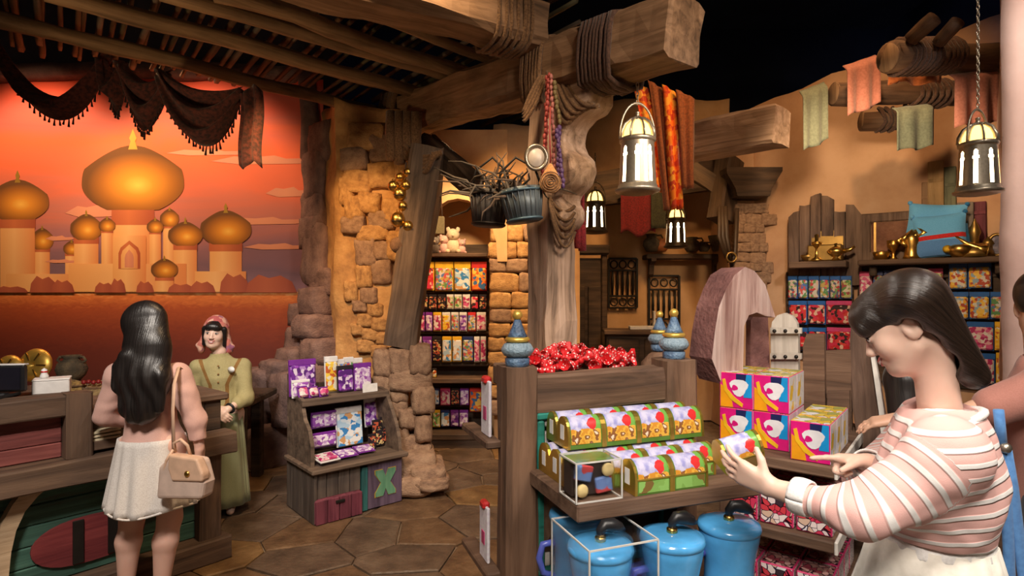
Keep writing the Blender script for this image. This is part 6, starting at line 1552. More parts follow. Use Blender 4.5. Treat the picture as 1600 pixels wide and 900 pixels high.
bw_, bh_ = .138, .152
def blob(cx, cz, rx, rz, n=18, amp=.12, seed=0): return [(cx + rx * math.cos(a) * (1 + amp * math.sin(3 * a + seed) + amp * .6 * math.sin(5 * a + seed * 2)), cz + rz * math.sin(a) * (1 + amp * math.sin(3 * a + seed))) for a in [2 * PI * i / n for i in range(n)]]
pieces = []
def fp(name, poly, lay, mat): b = MB(); b.prism(poly, -bw_ / 2 - .0006 - .0005 * lay, -bw_ / 2 - .0001); me = b.mesh(name); me.materials.append(mat); pieces.append((name, me))
h2, w2 = bh_ / 2, bw_ / 2
fp('blue_block', [(-.0, .003 + h2 * .9), (w2 - .004, h2 * .9), (w2 - .004, bh_ - .004), (0, bh_ - .004)], 1, BX['navy']); fp('cyan_block', [(w2 * .45, .05), (w2 - .004, .05), (w2 - .004, bh_ - .004), (w2 * .62, bh_ - .004)], 2, BX['cyan'])
fp('orange_block', [(-w2 + .004, .004), (-.012, .004), (-w2 * .35, .07), (-w2 + .004, .10)], 1, BX['ora']); fp('white_blob', blob(.012, .092, .036, .036), 3, BX['white'])
fp('magenta_dot', blob(-.005, .088, .013, .012, seed=2), 4, BX['mag']); fp('yellow_swoosh', [(-.058, .12), (-.046, .125), (-.036, .08), (-.008, .05), (.03, .022), (.026, .008), (-.02, .036), (-.05, .075)], 4, plain('box_yellow', (.85, .5, .02), .35))
bx0 = MB(); bx0.box((0, 0, bh_ / 2), (bw_, bw_, bh_ - .002), bev=.002); bxm = bx0.mesh('box'); bxm.materials.append(BOXF)
sd = MB(); sd.box((bw_ / 2 + .0005, 0, bh_ / 2), (.001, bw_ - .004, bh_ - .006)); SDM = sd.mesh('side_print'); SDM.materials.append(BOXS)
tp = MB(); tp.box((0, 0, bh_ - .0005), (bw_ - .004, bw_ - .004, .001)); TPM = tp.mesh('top_print'); TPM.materials.append(BOXT)
def pbox(loc, yaw, label):
    o = link('gift_box', bxm, None, loc=loc, rot=(0, 0, yaw), label=label, cat='box', group='bright square boxes'); link('side_print', SDM, None, o); link('top_print', TPM, None, o)
    for nm, me in pieces: link(nm, me, None, o)
    return o
Z2 = 1.0085
for lv in (0, 1):
    for i, x in enumerate((.045, .185)):
        for j, y in enumerate((.175, .315)): pbox(U2.w(x - .005, y, Z2 + lv * (bh_ + .001)), U2.yaw, 'square magenta and blue box, %s %s of the stack, %s level' % (['left', 'right'][i], ['front', 'back'][j], ['lower', 'upper'][lv]))
for j in range(3): pbox(U2.w(.345, .075 + .141 * j, Z2), U2.yaw, 'square box in the single row on the right, %s from the front' % ORD[j])
# pink boxes on the lower shelves
PKF = popart('pink_box_print', 42, [(.8, .68, .66), (.62, .05, .07), (.05, .03, .04), (.75, .72, .74), (.65, .45, .34), (.6, .04, .1)]); PKS = popart('pink_box_side', 60, [(.85, .68, .66), (.85, .72, .7), (.8, .5, .5)]); PKE = plain('pink_box_edge', (.55, .03, .13), .4)
pb = MB(); pb.box((0, 0, .062), (.125, .125, .122), bev=.004); PBM = pb.mesh('box'); PBM.materials.append(PKE)
f1 = MB(); f1.box((0, -.0628, .062), (.115, .001, .112)); F1 = f1.mesh('front_print'); F1.materials.append(PKF)
f2 = MB(); f2.box((.0628, 0, .062), (.001, .115, .112)); F2 = f2.mesh('side_print'); F2.materials.append(PKS)
f3 = MB(); f3.box((0, 0, .1232), (.115, .115, .001)); F3 = f3.mesh('top_print'); F3.materials.append(popart('pink_box_top', 50, [(.25, .13, .11), (.35, .18, .15), (.55, .3, .27), (.3, .05, .07)]))
for lv, z in ((0, .729), (1, .449)):
    for i in range(3):
        for j in range(4):
            o = link('sweet_box', PBM, None, loc=U2.w(.085 + .135 * i, .09 + .14 * j, z), rot=(0, 0, U2.yaw), label='pink and white box, %s column %s deep on the %s shelf of the corner cart' % (['left', 'middle', 'right'][i], ORD[j], ['middle', 'bottom'][lv]), cat='box', group='pink boxes on the corner cart')
            for nm, me in (('front_print', F1), ('side_print', F2), ('top_print', F3)): link(nm, me, None, o)
# wooden chest behind the woman at the right edge
t = empty('wooden_chest', (2.72, 2.95, 0), -.5, 'plain brown wooden chest at the right edge behind the woman', 'chest')
b = MB(); b.box((0, 0, .44), (.7, .5, .86), bev=.02); b.build('chest_body', W_CART, t)
for i in range(5): b = MB(); b.box((0, -.26, .1 + i * .175), (.68, .03, .165), bev=.008); b.build('chest_board', W_CART, t)
b = MB(); b.box((0, 0, .90), (.74, .56, .05), bev=.015); b.build('lid', W_CART, t)
# ================================================================ people
def skin_mat(name, c):
    m, nt, b, N, L = nodemat(name); mp = coords(N, L, (7, 7, 7), False); nz = N('ShaderNodeTexNoise', i_Scale=1.5, i_Detail=4.0); L(mp, 0, nz, 'Vector')
    r = ramp(N, [(.3, [c[0] * .94, c[1] * .88, c[2] * .85]), (.7, c)]); L(nz, 'Fac', r, 0); L(r, 0, b, 'Base Color'); b.inputs['Roughness'].default_value = .48
    b.inputs['Subsurface Weight'].default_value = .12; b.inputs['Subsurface Radius'].default_value = (.012, .005, .003); return m
SKIN = skin_mat('fair_skin', (.80, .56, .45)); SKIN2 = skin_mat('tan_skin', (.72, .44, .31)); LIP = plain('lip_pink', (.62, .16, .16), .4); TEETH = plain('teeth_white', (.85, .82, .78), .25); EYEW = plain('eye_white', (.8, .78, .76), .2); EYED = plain('dark_iris', (.02, .012, .01), .15)
def hair_mat(name, c1, c2, sc=(260, 8, 5)):
    m, nt, b, N, L = nodemat(name); mp = coords(N, L, sc, False); nz = N('ShaderNodeTexNoise', i_Scale=1.0, i_Detail=4.0, i_Distortion=.4); L(mp, 0, nz, 'Vector')
    r = ramp(N, [(.3, c1), (.72, c2)]); L(nz, 'Fac', r, 0); L(r, 0, b, 'Base Color'); b.inputs['Roughness'].default_value = .36; b.inputs['Specular IOR Level'].default_value = .6
    bp = N('ShaderNodeBump'); bp.inputs['Strength'].default_value = .5; bp.inputs['Distance'].default_value = .003; L(nz, 'Fac', bp, 'Height'); L(bp, 0, b, 'Normal'); return m
HAIR_K = hair_mat('black_hair', (.006, .005, .005), (.022, .017, .016)); HAIR_B = hair_mat('dark_brown_hair', (.008, .005, .004), (.035, .020, .013))
def flow_hair(name, c1, c2):
    m, nt, b, N, L = nodemat(name); a = N('ShaderNodeAttribute', attribute_name='around'); l = N('ShaderNodeAttribute', attribute_name='along'); cb = N('ShaderNodeCombineXYZ'); L(a, 'Fac', cb, 0); L(l, 'Fac', cb, 1)
    mp = N('ShaderNodeMapping'); mp.inputs['Scale'].default_value = (26, 5, 1); L(cb, 0, mp, 0); nz = N('ShaderNodeTexNoise', i_Scale=1.0, i_Detail=5.0, i_Roughness=.7); L(mp, 0, nz, 'Vector')
    r = ramp(N, [(.32, c1), (.62, c2), (.8, [x * 2.2 for x in c2])]); L(nz, 'Fac', r, 0); L(r, 0, b, 'Base Color'); b.inputs['Roughness'].default_value = .33
    bp = N('ShaderNodeBump'); bp.inputs['Strength'].default_value = .55; bp.inputs['Distance'].default_value = .004; L(nz, 'Fac', bp, 'Height'); L(bp, 0, b, 'Normal'); return m
HAIR_F = flow_hair('sweeping_dark_hair', (.006, .004, .003), (.026, .015, .010))

def headframe(c, F, pitch=0, roll=0):
    F = Vector((F[0], F[1], 0)).normalized(); up = Vector((0, 0, 1)); left = up.cross(F)
    f = F * math.cos(pitch) - up * math.sin(pitch); u = up * math.cos(pitch) + F * math.sin(pitch)
    l2 = left * math.cos(roll) + u * math.sin(roll); u2 = u * math.cos(roll) - left * math.sin(roll)
    m = Matrix((l2, -f, u2)).transposed().to_4x4(); m.translation = Vector(c); return m
def head(S, M, s=1.0):
    R3 = M.to_3x3().normalized()
    def E(c, r, k=.02, op='add', rx=0): S.ell(M @ (Vector(c) * s), [q * s for q in r], k * s, op, R3 @ Matrix.Rotation(rx, 3, 'X'))
    def K(a, b, ra, rb, k=.012, op='add'): S.cone(M @ (Vector(a) * s), M @ (Vector(b) * s), ra * s, rb * s, k * s, op)
    E((0, .018, .032), (.073, .094, .084), .02); E((0, -.022, -.020), (.064, .066, .088), .03); E((0, -.056, -.085), (.032, .034, .027), .025); E((0, -.070, -.094), (.022, .024, .020), .02)
    for q in (-1, 1):
        E((q * .034, -.052, -.030), (.030, .032, .032), .02); K((q * .050, .0, -.056), (q * .024, -.052, -.086), .020, .020, .025)
        E((q * .030, -.094, .006), (.017, .012, .009), .008, 'sub'); E((q * .030, -.076, .006), (.014, .0135, .011), .002)
        E((q * .0745, .018, -.008), (.010, .023, .034), .008, rx=-.25); E((q * .084, .012, -.004), (.008, .012, .018), .006, 'sub')
        E((q * .0115, -.097, -.034), (.0075, .010, .0065), .008)
    K((0, -.082, .014), (0, -.104, -.026), .0065, .0095, .014); E((0, -.104, -.029), (.0085, .010, .008), .008)
    E((0, -.088, -.060), (.024, .011, .011), .012)
    return E, K
def face_parts(M, parent, o, s=1.0, smile=.5, eyes=True, lips=True):
    """eyes, brows, lips and teeth as parts of the body"""
    T = Matrix.Translation(-Vector(o)) @ M @ Matrix.Scale(s, 4)
    if eyes:
        for q in (-1, 1):
            m = MB(); m.ball((q * .030, -.0795, .006), (.012, .0112, .0085), 12, 8); e = m.build('eyeball', EYEW, parent); e.matrix_basis = T
            m = MB(); m.ball((q * .030, -.0885, .005), (.006, .0035, .0062), 10, 7); e = m.build('iris', EYED, parent); e.matrix_basis = T
            m = MB(); m.tube([(q * (.030 + .015 * t), -.0895 + .007 * abs(t), .0135 - .006 * t * t) for t in (-1, -.5, 0, .5, 1)], [.0012, .002, .0022, .002, .0012], 6); e = m.build('eyelash', EYED, parent); e.matrix_basis = T
            m = MB(); m.tube([(q * (.031 + .018 * t), -.0905 + .008 * abs(t), .030 - .005 * t * t) for t in (-1, -.4, .2, 1)], [.0014, .0028, .0026, .001], 6, sq=.6); e = m.build('eyebrow', HAIR_B, parent); e.matrix_basis = T
    if lips:
        sm = smile
        def arc(z0, lift, w, y0, r): return [(w * t, y0 + .010 * t * t, z0 + lift * t * t) for t in (-1, -.7, -.35, 0, .35, .7, 1)], [r * .35, r * .8, r, r * 1.05, r, r * .8, r * .35]
        p, r = arc(-.0565, .010 * sm, .026, -.1000, .0033); m = MB(); m.tube(p, r, 8); e = m.build('upper_lip', LIP, parent); e.matrix_basis = T
        p, r = arc(-.0565 - .008 - .005 * sm, .008 + .011 * sm, .024, -.0972, .0036); m = MB(); m.tube(p, r, 8); e = m.build('lower_lip', LIP, parent); e.matrix_basis = T
        if sm > .3: p, r = arc(-.0610, .010 * sm, .020, -.0985, .0050); m = MB(); m.tube(p, r, 8); e = m.build('teeth', TEETH, parent); e.matrix_basis = T
def hand(S, W, f, n, side, curls, spread=.0, thumb=(.5, .5, .25), s=1.0, k=.006):
    """W wrist, f towards the knuckles, n palm side, side=+1 when the thumb lies on f x n"""
    f = Vector(f).normalized(); n = Vector(n); n = (n - f * n.dot(f)).normalized(); t = f.cross(n) * side
    kn = W + f * .078 * s
    for o in (-.024, -.008, .008, .024): S.cone(W + t * o * .55 * s + f * .01 * s, kn + t * o * s, .0165 * s, .0135 * s, .012)
    for i, (o, L) in enumerate(((.0265, .072), (.009, .080), (-.009, .074), (-.026, .058))):
        p = kn + t * o * s; c = curls[i]; d = (f + t * spread * (1 - i / 1.5)).normalized(); a = 0; r = .0088 - .0006 * (i == 3)
        for j, (fr_, cu) in enumerate(((.46, c[0]), (.30, c[1]), (.24, c[2]))):
            a += cu; dd = d * math.cos(a) + n * math.sin(a); q = p + dd * L * fr_ * s; S.cone(p, q, (r - .0007 * j) * s, (r - .0007 * (j + 1)) * s, k if j == 0 else .003); p = q
    p = W + f * .022 * s + t * .022 * s; d = (t * thumb[0] + f * thumb[1] + n * thumb[2]).normalized()
    q = p + d * .042 * s; S.cone(p, q, .0135 * s, .0105 * s, .010); d2 = (d + f * .5 + n * thumb[2] * .8).normalized(); S.cone(q, q + d2 * .03 * s, .0102 * s, .0078 * s, .003)
def V(*a): return Vector(a)
def finish(S, name, mat, parent, o, it=1, **k):
    me = S.mesh(name, it); me.transform(Matrix.Translation(-Vector(o))); return link(name, me, mat, parent, **k)
def wrinkle(me, amp, freq, seed, aniso=(1, 1, 1)):
    n = len(me.vertices); co = np.zeros(n * 3, np.float32); me.vertices.foreach_get('co', co); co = co.reshape(-1, 3); no = np.zeros(n * 3, np.float32); me.vertex_normals.foreach_get('vector', no); no = no.reshape(-1, 3)
    r = np.random.RandomState(seed); d = np.zeros(n)
    for i in range(9):
        v = r.normal(size=3) * np.array(aniso); v *= freq * r.uniform(.6, 1.6) / np.linalg.norm(v); ph = co @ v + r.uniform(0, 6) + 1.3 * np.sin(co @ (r.normal(size=3) * freq * .3))
        d += np.clip(np.sin(ph), -.2, 1) ** 2 * r.uniform(.4, 1)
    me.vertices.foreach_set('co', (co + no * (amp * (d / 4 - .5))[:, None]).astype(np.float32).ravel()); me.update()

# ---------------------------------------------------------------- woman in the striped sweater (right foreground)
def striped_woman():
    F = V(-.85, .52, 0).normalized(); LFT = V(0, 0, 1).cross(F)
    base = V(1.10, 1.46, 0); root = empty('person', base, 0, 'woman in pink and white striped sweater choosing a tin at the cart', 'person')
    hc = V(.978, 1.440, 1.574); HM = headframe(hc, V(-.80, .60, 0), R(32), R(-3)); HS = .95; HM = HM @ Matrix.Scale(HS, 4)
    nb = P(1474, 660, 1.455); ch = P(1466, 738, 1.455); ws = P(1455, 818, 1.46); pv = P(1462, 925, 1.47)
    shL = ch + LFT * .165 + V(0, 0, .092); shR = ch - LFT * .165 + V(0, 0, .092)
    elL = P(1350, 806, 1.32); wrL = P(1206, 762, 1.49); elR = V(1.07, 1.74, 1.09); wrR = P(1357, 722, 1.61)
    S = SDF((.45, 1.05, -.01), (1.42, 2.0, 1.86), .0046)
    E, K = head(S, HM @ Matrix.Scale(1 / HS, 4), HS)
    S.cone(nb + V(0, 0, -.03), HM @ V(0, .030, -.06), .049, .042, .03)
    S.cone(shL, shR, .05, .05, .03); S.cone(nb + V(0, 0, -.06), ch, .075, .085, .04); S.cone(ch + V(0, 0, .02), ws, .10, .085, .05, flat=(F, .8)); S.cone(ws, pv, .09, .12, .05)
    for sg, sh, el, wr in ((1, shL, elL, wrL), (-1, shR, elR, wrR)):
        S.cone(sh, el, .046, .037, .02); S.cone(el, el.lerp(wr, .3), .036, .037, .02); S.cone(el.lerp(wr, .3), wr, .037, .024, .02)
        hp = pv + LFT * .085 * sg; kn = V(hp.x, hp.y, .46) + F * .01; an = V(hp.x, hp.y, .09) - F * .02
        S.cone(hp, kn, .085, .055, .04); S.cone(kn, kn.lerp(an, .35), .052, .054, .02); S.cone(kn.lerp(an, .35), an, .054, .036, .02); S.cone(an, V(an.x, an.y, .035) + F * .14, .035, .026, .02)
    # left hand holds the tin: fingers up over its near side
    tinc = P(1154, 722, 1.66)
    fL = (P(1128, 722, 1.575) - wrL).normalized(); hand(S, wrL, fL, V(.25, .85, .35), -1, [(.15, .35, .3), (.12, .3, .3), (.15, .35, .3), (.2, .4, .35)], .16, (.75, .55, .35))
    fR = (P(1290, 716, 1.64) - wrR).normalized(); hand(S, wrR, fR, V(-.15, -.35, -.9), 1, [(.05, .08, .05), (1.3, 1.5, .8), (1.4, 1.5, .8), (1.45, 1.5, .8)], 0, (.35, .75, .45))
    body = finish(S, 'body', SKIN, root, base); face_parts(HM, root, base, 1, 1.0, eyes=True)
    # sweater: wide dolman sleeves
    S = SDF((.62, 1.0, .92), (1.45, 1.95, 1.46), .005)
    S.cone(shL + V(0, 0, -.004), shR + V(0, 0, -.004), .070, .070, .05); S.cone(nb + V(0, 0, -.030), ch, .10, .13, .06); S.cone(ch, ws + V(0, 0, .05), .128, .128, .06, flat=(F, .92)); S.cone(ws + V(0, 0, .06), ws + V(0, 0, -.02), .128, .132, .03)
    cL = elL.lerp(wrL, .60); cR = elR.lerp(wrR, .75)
    S.cone(shL + V(0, 0, -.015), elL, .074, .050, .07); S.cone(elL, elL.lerp(wrL, .2), .049, .047, .03); S.cone(elL.lerp(wrL, .2), cL, .047, .039, .03); S.cone(shR + V(0, 0, -.015), elR, .075, .06, .07); S.cone(elR, cR, .058, .040, .03)
    S.cone(ch + LFT * .08 + V(0, 0, -.05), elL + V(.06, .02, .04), .085, .035, .09)
    dL = (wrL - elL).normalized(); dR = (wrR - elR).normalized(); S.plane(V(0, 0, ws.z - .02), (0, 0, -1))
    # neck opening
    S.cone(nb + V(0, 0, .035) - F * .0, nb + V(0, 0, .14) + F * .05, .066, .10, .01, 'sub')
    me = S.mesh('sweater', 1); v = S.V
    def seg(a, b):
        a, b = np.array(a), np.array(b); ab = b - a; t = np.clip((v - a) @ ab / (ab @ ab), 0, 1); return np.linalg.norm(v - a - t[:, None] * ab, axis=1), ((v - a) @ ab / (ab @ ab)) * np.linalg.norm(ab)
    tz = v[:, 2] * 1.0 + .12 * ((v - np.array(ch)) @ np.array(F))
    s = tz.copy()
    for sh, el, wr in ((shL, elL, wrL), (shR, elR, wrR)):
        d1, t1 = seg(sh, el); d2, t2 = seg(el, wr); Lu = (el - sh).length; w1, w2 = 1 / (d1 + .002) ** 5, 1 / (d2 + .002) ** 5; tt = (w1 * t1 + w2 * (Lu + t2)) / (w1 + w2); side = ((v - np.array(sh)) @ np.array((el - sh).normalized()))
        arm = (np.minimum(d1, d2) < .088) & (side > .035); sd = ((v - np.array(ch)) @ np.array(LFT)) * (1 if sh is shL else -1); arm &= (sd > .085) | (tt > Lu * .75)
        s = np.where(arm, -tt * .93 + sh.z, s)
    vattr(me, 'stripe', s)
    me.transform(Matrix.Translation(-base)); wrinkle(me, .010, 34, 3, (1, 1, 1.6))
    m, nt, b, N, L = nodemat('pink_white_stripe_knit'); at = N('ShaderNodeAttribute', attribute_name='stripe'); mu = N('ShaderNodeMath', operation='MULTIPLY'); mu.inputs[1].default_value = 1 / .0335; L(at, 'Fac', mu, 0)
    fr2 = N('ShaderNodeMath', operation='FRACT'); L(mu, 0, fr2, 0); r = ramp(N, [(0, (.85, .83, .81)), (.26, (.85, .83, .81)), (.31, (.78, .45, .41)), (.95, (.80, .48, .44)), (1, (.85, .83, .81))]); L(fr2, 0, r, 0); L(r, 0, b, 'Base Color'); b.inputs['Roughness'].default_value = .85
    r3 = ramp(N, [(0, (1, 1, 1)), (.26, (1, 1, 1)), (.34, (.3, .3, .3)), (.9, (.3, .3, .3)), (1, (1, 1, 1))]); L(fr2, 0, r3, 0); nz = N('ShaderNodeTexNoise', i_Scale=300.0); mxx = N('ShaderNodeMix', data_type='RGBA', blend_type='ADD'); mxx.inputs[0].default_value = .25; L(r3, 0, mxx, 6); L(nz, 'Color', mxx, 7)
    bp = N('ShaderNodeBump'); bp.inputs['Strength'].default_value = .7; bp.inputs['Distance'].default_value = .006; L(mxx, 2, bp, 'Height'); L(bp, 0, b, 'Normal')
    sw = link('sweater', me, m, root); sw.modifiers.new('s', 'SMOOTH').iterations = 2
    KNIT = fabric('white_knit', (.84, .82, .80), (.74, .72, .70), 160)
    def ring(name, c, ax, r, w, par, wr_=1.0):
        q = frame(c, Vector(c) + Vector(ax)); mb = MB(); mb.grid(lambda u, v_: ((v_ - .5) * w, (r + .003 * math.sin(v_ * PI)) * math.cos(2 * PI * u) * wr_, (r + .003 * math.sin(v_ * PI)) * math.sin(2 * PI * u)), 28, 6)
        o = mb.build(name, KNIT, par); o.matrix_basis = Matrix.Translation(-base) @ q; o.modifiers.new('t', 'SOLIDIFY').thickness = .005
    ring('cuff', cL + dL * .010, dL, .0435, .042, root); ring('cuff', cR + dR * .01, dR, .043, .04, root)
    mb = MB(); mb.tube([nb + V(0, 0, .004) + (F * math.cos(a) * .078 + LFT * math.sin(a) * .088) + V(0, 0, .030 * -math.cos(a)) - F * .0 - base for a in [2 * PI * i / 40 for i in range(41)]], .010, 8, cap=False, sq=1.3); mb.build('collar', KNIT, root)
    # white hem of the top and skirt
    S = SDF((.80, 1.15, .30), (1.45, 1.85, 1.08), .008); S.cone(ws + V(0, 0, .02), ws + V(0, 0, -.05), .125, .134, .02); S.plane(V(0, 0, ws.z + .012), (0, 0, 1)); S.plane(V(0, 0, ws.z - .052), (0, 0, -1)); me = S.mesh('hem', 1); me.transform(Matrix.Translation(-base)); wrinkle(me, .008, 40, 5); link('waistband', me, KNIT, root)
    sk = MB(); sk.grid(lambda u, v_: ((.128 + .15 * v_ + .010 * (.2 + v_) * math.sin(2 * PI * u * 17)) * math.cos(2 * PI * u), (.128 + .15 * v_ + .010 * (.2 + v_) * math.sin(2 * PI * u * 17)) * math.sin(2 * PI * u), -.62 * v_), 170, 10)
    o = sk.build('skirt', fabric('ivory_skirt', (.80, .76, .68), (.72, .68, .60), 50), root, loc=ws - base + V(0, 0, -.03)); o.modifiers.new('t', 'SOLIDIFY').thickness = .004
    # hair: cap, fringe and a long sweep behind the ear
    S = SDF((.70, 1.22, 1.34), (1.34, 1.66, 1.78), .0042); R3 = HM.to_3x3().normalized()
    def HE(c, r, k=.02, op='add', rx=0): S.ell(HM @ V(*c), [q_ * HS for q_ in r], k, op, R3 @ Matrix.Rotation(rx, 3, 'X'))
    HE((0, .024, .040), (.082, .103, .092), .01); HE((0, -.050, .060), (.064, .048, .050), .03); HE((0, -.082, .034), (.056, .020, .042), .02, rx=.15)
    tipw = P(1522, 585, 1.44); a0 = HM @ V(0, .055, .05)
    for off in (-.055, -.03, 0, .03, .055): S.cone(a0 + LFT * off * 1.1, tipw + LFT * off * .8 + V(-.01 * abs(off) * 10, 0, 0), .062, .026, .03)
    S.cone(HM @ V(.052, .050, .02), P(1500, 575, 1.39), .038, .022, .03)
    # face, ear and neck stay free
    HE((0, -.070, -.050), (.09, .075, .072), .008, 'sub'); HE((.082, -.030, -.028), (.04, .045, .045), .010, 'sub'); HE((-.082, -.030, -.028), (.04, .045, .045), .010, 'sub'); HE((.090, .014, -.014), (.028, .022, .034), .008, 'sub', rx=-.25); HE((.07, .0, -.075), (.06, .050, .060), .010, 'sub'); HE((0, -.02, -.11), (.08, .08, .065), .01, 'sub')
    hm = S.mesh('hair', 1); cr = np.array(HM @ V(0, -.075, .095)); axd = np.array(tipw) - cr; axl = np.linalg.norm(axd); axd /= axl; e1 = np.array(LFT) - axd * (np.array(LFT) @ axd); e1 /= np.linalg.norm(e1); e2 = np.cross(axd, e1); rv = S.V - cr
    vattr(hm, 'around', np.arctan2(rv @ e2, rv @ e1) * 1.2); vattr(hm, 'along', rv @ axd)
    hm.transform(Matrix.Translation(-base)); link('hair', hm, HAIR_F, root)
    # tote straps
    tt = empty('tote_bag', V(1.30, 1.52, .30), 0, 'blue tote bag hanging behind the woman in stripes', 'bag'); BLU = fabric('denim_blue', (.08, .22, .48), (.06, .17, .40), 60)
    for i, (pa, pb_) in enumerate((((1566, 700), (1578, 905)), ((1572, 702), (1600, 905)))):
        mb = MB(); a, b_ = P(*pa, 1.50), P(*pb_, 1.50); mb.tube([a - tt.location, a.lerp(b_, .3) + V(.004, 0, 0) - tt.location, b_ - tt.location, V((b_.x - tt.location.x), b_.y - tt.location.y, .34)], .016, 8, sq=.4); mb.build('strap', BLU, tt)
    mb = MB(); mb.tube([P(1560, 640, 1.50) - tt.location, P(1566, 700, 1.50) - tt.location], .012, 7); mb.build('shoulder_strap', BLU, tt); mb = MB(); mb.ball(P(1571, 700, 1.49) - tt.location, .014, 10, 7); mb.build('clasp', NICKEL, tt); mb = MB(); mb.box((.05, -.02, .17), (.14, .34, .36), bev=.03); mb.build('tote_body', BLU, tt)
    o = tin(tinc, 0, 'biscuit tin held up in the hand of the woman in stripes', rot=(R(18), R(-14), U1.yaw - .25), sticker=False); o.scale = (.84, .84, .84)
striped_woman()

# ---------------------------------------------------------------- customer seen from behind at the counter
def customer():
    F = V(.10, 1, 0).normalized(); LFT = V(0, 0, 1).cross(F); d = 3.05; base = V(-1.915, d, 0)
    root = empty('person', base, 0, 'woman with long black hair in a pink jacket seen from behind', 'person')
    hc = V(-1.93, d, 1.468); HM = headframe(hc, V(.45, 1, 0), R(4)); S = SDF((-2.42, 2.65, -.01), (-1.45, 3.45, 1.62), .0062); head(S, HM, .98)
    nb = V(-1.925, d + .0, 1.30); ch = V(-1.925, d, 1.14); ws = V(-1.91, d, .98); pv = V(-1.90, d, .85); shL = ch + LFT * .165 + V(0, 0, .085); shR = ch - LFT * .165 + V(0, 0, .085)
    elL = V(-2.17, d + .02, 1.00); wrL = V(-2.07, d + .20, .92); elR = V(-1.665, d - .02, .99); wrR = P(312, 700, 3.03)
    S.cone(nb, HM @ V(0, .028, -.06), .055, .048, .03); S.cone(shL, shR, .045, .045, .03); S.cone(ch, ws, .10, .085, .05); S.cone(ws, pv, .09, .125, .05)
    for sg, sh, el, wr in ((1, shL, elL, wrL), (-1, shR, elR, wrR)): S.cone(sh, el, .043, .035, .02); S.cone(el, wr, .034, .024, .02)
    hand(S, wrL, V(.6, .7, .1), V(.3, -.2, -1), -1, [(.4, .5, .3)] * 4); hand(S, wrR, V(-.05, .1, -1), V(-1, 0, 0), 1, [(.5, .6, .4)] * 4)
    for px0, px1, sg in ((203, 197, 1), (262, 252, -1)):
        hp = pv + LFT * .088 * sg; kn = V((px0 - 800) / 900 * d, d + .02, .46); an = V((px1 - 800) / 900 * d, d, .10); mid_ = kn.lerp(an, .32) - F * .012
        S.cone(hp, kn, .088, .056, .04); S.cone(kn, mid_, .054, .060, .03); S.cone(mid_, an, .060, .036, .02); S.cone(an, V(an.x, an.y, .045) + F * .13, .036, .028, .02)
    finish(S, 'body', skin_mat('rosy_leg_skin', (.74, .46, .37)), root, base)
    face_parts(HM, root, base, .98, .6)
    PINKJ = fabric('blush_pink_cloth', (.70, .43, .37), (.66, .39, .33), 260, .8)
    S = SDF((-2.42, 2.6, .78), (-1.45, 3.45, 1.42), .006); S.cone(shL + V(0, 0, -.005), shR + V(0, 0, -.005), .062, .062, .05); S.cone(nb + V(0, 0, -.04), ch, .07, .125, .06); S.cone(ch, ws, .128, .112, .06, flat=(F, .85)); S.cone(ws, pv + V(0, 0, .02), .112, .160, .05, flat=(F, .85))
    for sh, el, wr in ((shL, elL, wrL), (shR, elR, wrR)): S.cone(sh, el, .062, .052, .03); S.cone(el, el.lerp(wr, .92), .052, .038, .025)
    S.plane(V(-1.90, d, .862), (.10, 0, -1)); S.cone(nb + V(0, 0, .02), nb + V(0, 0, .1), .058, .07, .01, 'sub')
    me = S.mesh('jacket', 1); me.transform(Matrix.Translation(-base)); wrinkle(me, .012, 30, 11, (1, 1, 2)); link('jacket', me, PINKJ, root)
    LACE = fabric('white_lace', (.80, .76, .72), (.66, .61, .57), 190)
    sk = MB(); 
    def skf(u, v_):
        a = 2 * PI * u; rr_ = .148 + .055 * v_ + .012 * (.15 + v_) * math.sin(a * 13 + 1.5 * math.sin(3 * a)); return (rr_ * math.cos(a) * 1.04, rr_ * math.sin(a) * .92, -.36 * v_ - .012 * math.sin(3 * a) * v_)
    sk.grid(skf, 150, 12); o = sk.build('skirt', LACE, root, loc=(.01, 0, .90)); o.modifiers.new('t', 'SOLIDIFY').thickness = .005
    for z_, rr_ in ((.542, .210),):
        mb = MB(); mb.tube([(rr_ * math.cos(2 * PI * i / 60) * 1.02, rr_ * math.sin(2 * PI * i / 60) * .93, z_ - .012 * math.sin(6 * PI * i / 60)) for i in range(61)], .006, 5, cap=False); mb.build('hem_trim', LACE, root, loc=(.01, 0, 0))
    # shoes
    for px1 in (197, 252):
        an = V((px1 - 800) / 900 * d, d, 0); S2 = SDF(an - V(.08, .12, .02), an + V(.08, .24, .14), .006); S2.cone(an + V(0, -.01, .045), an + F * .15 + V(0, 0, .035), .045, .036, .02); S2.plane(an + V(0, 0, .005), (0, 0, -1)); me = S2.mesh('shoe', 1); me.transform(Matrix.Translation(-base)); link('shoe', me, plain('beige_shoe_%d' % px1, (.5, .36, .26), .5), root)
    # long hair
    S = SDF((-2.30, 2.72, .92), (-1.6, 3.3, 1.64), .0055); R3 = HM.to_3x3()
    S.ell(HM @ V(0, .022, .034), (.088, .108, .096), .02, 'add', R3)
    pts = [(229, 500, .105, 3.0), (230, 545, .115, 2.96), (226, 590, .125, 2.93), (220, 632, .105, 2.92)]
    for i in range(len(pts) - 1):
        a, b_ = P(pts[i][0], pts[i][1], pts[i][3]), P(pts[i + 1][0], pts[i + 1][1], pts[i + 1][3]); S.cone(a, b_, pts[i][2], pts[i + 1][2], .03, flat=(V(0, 1, 0), .62))
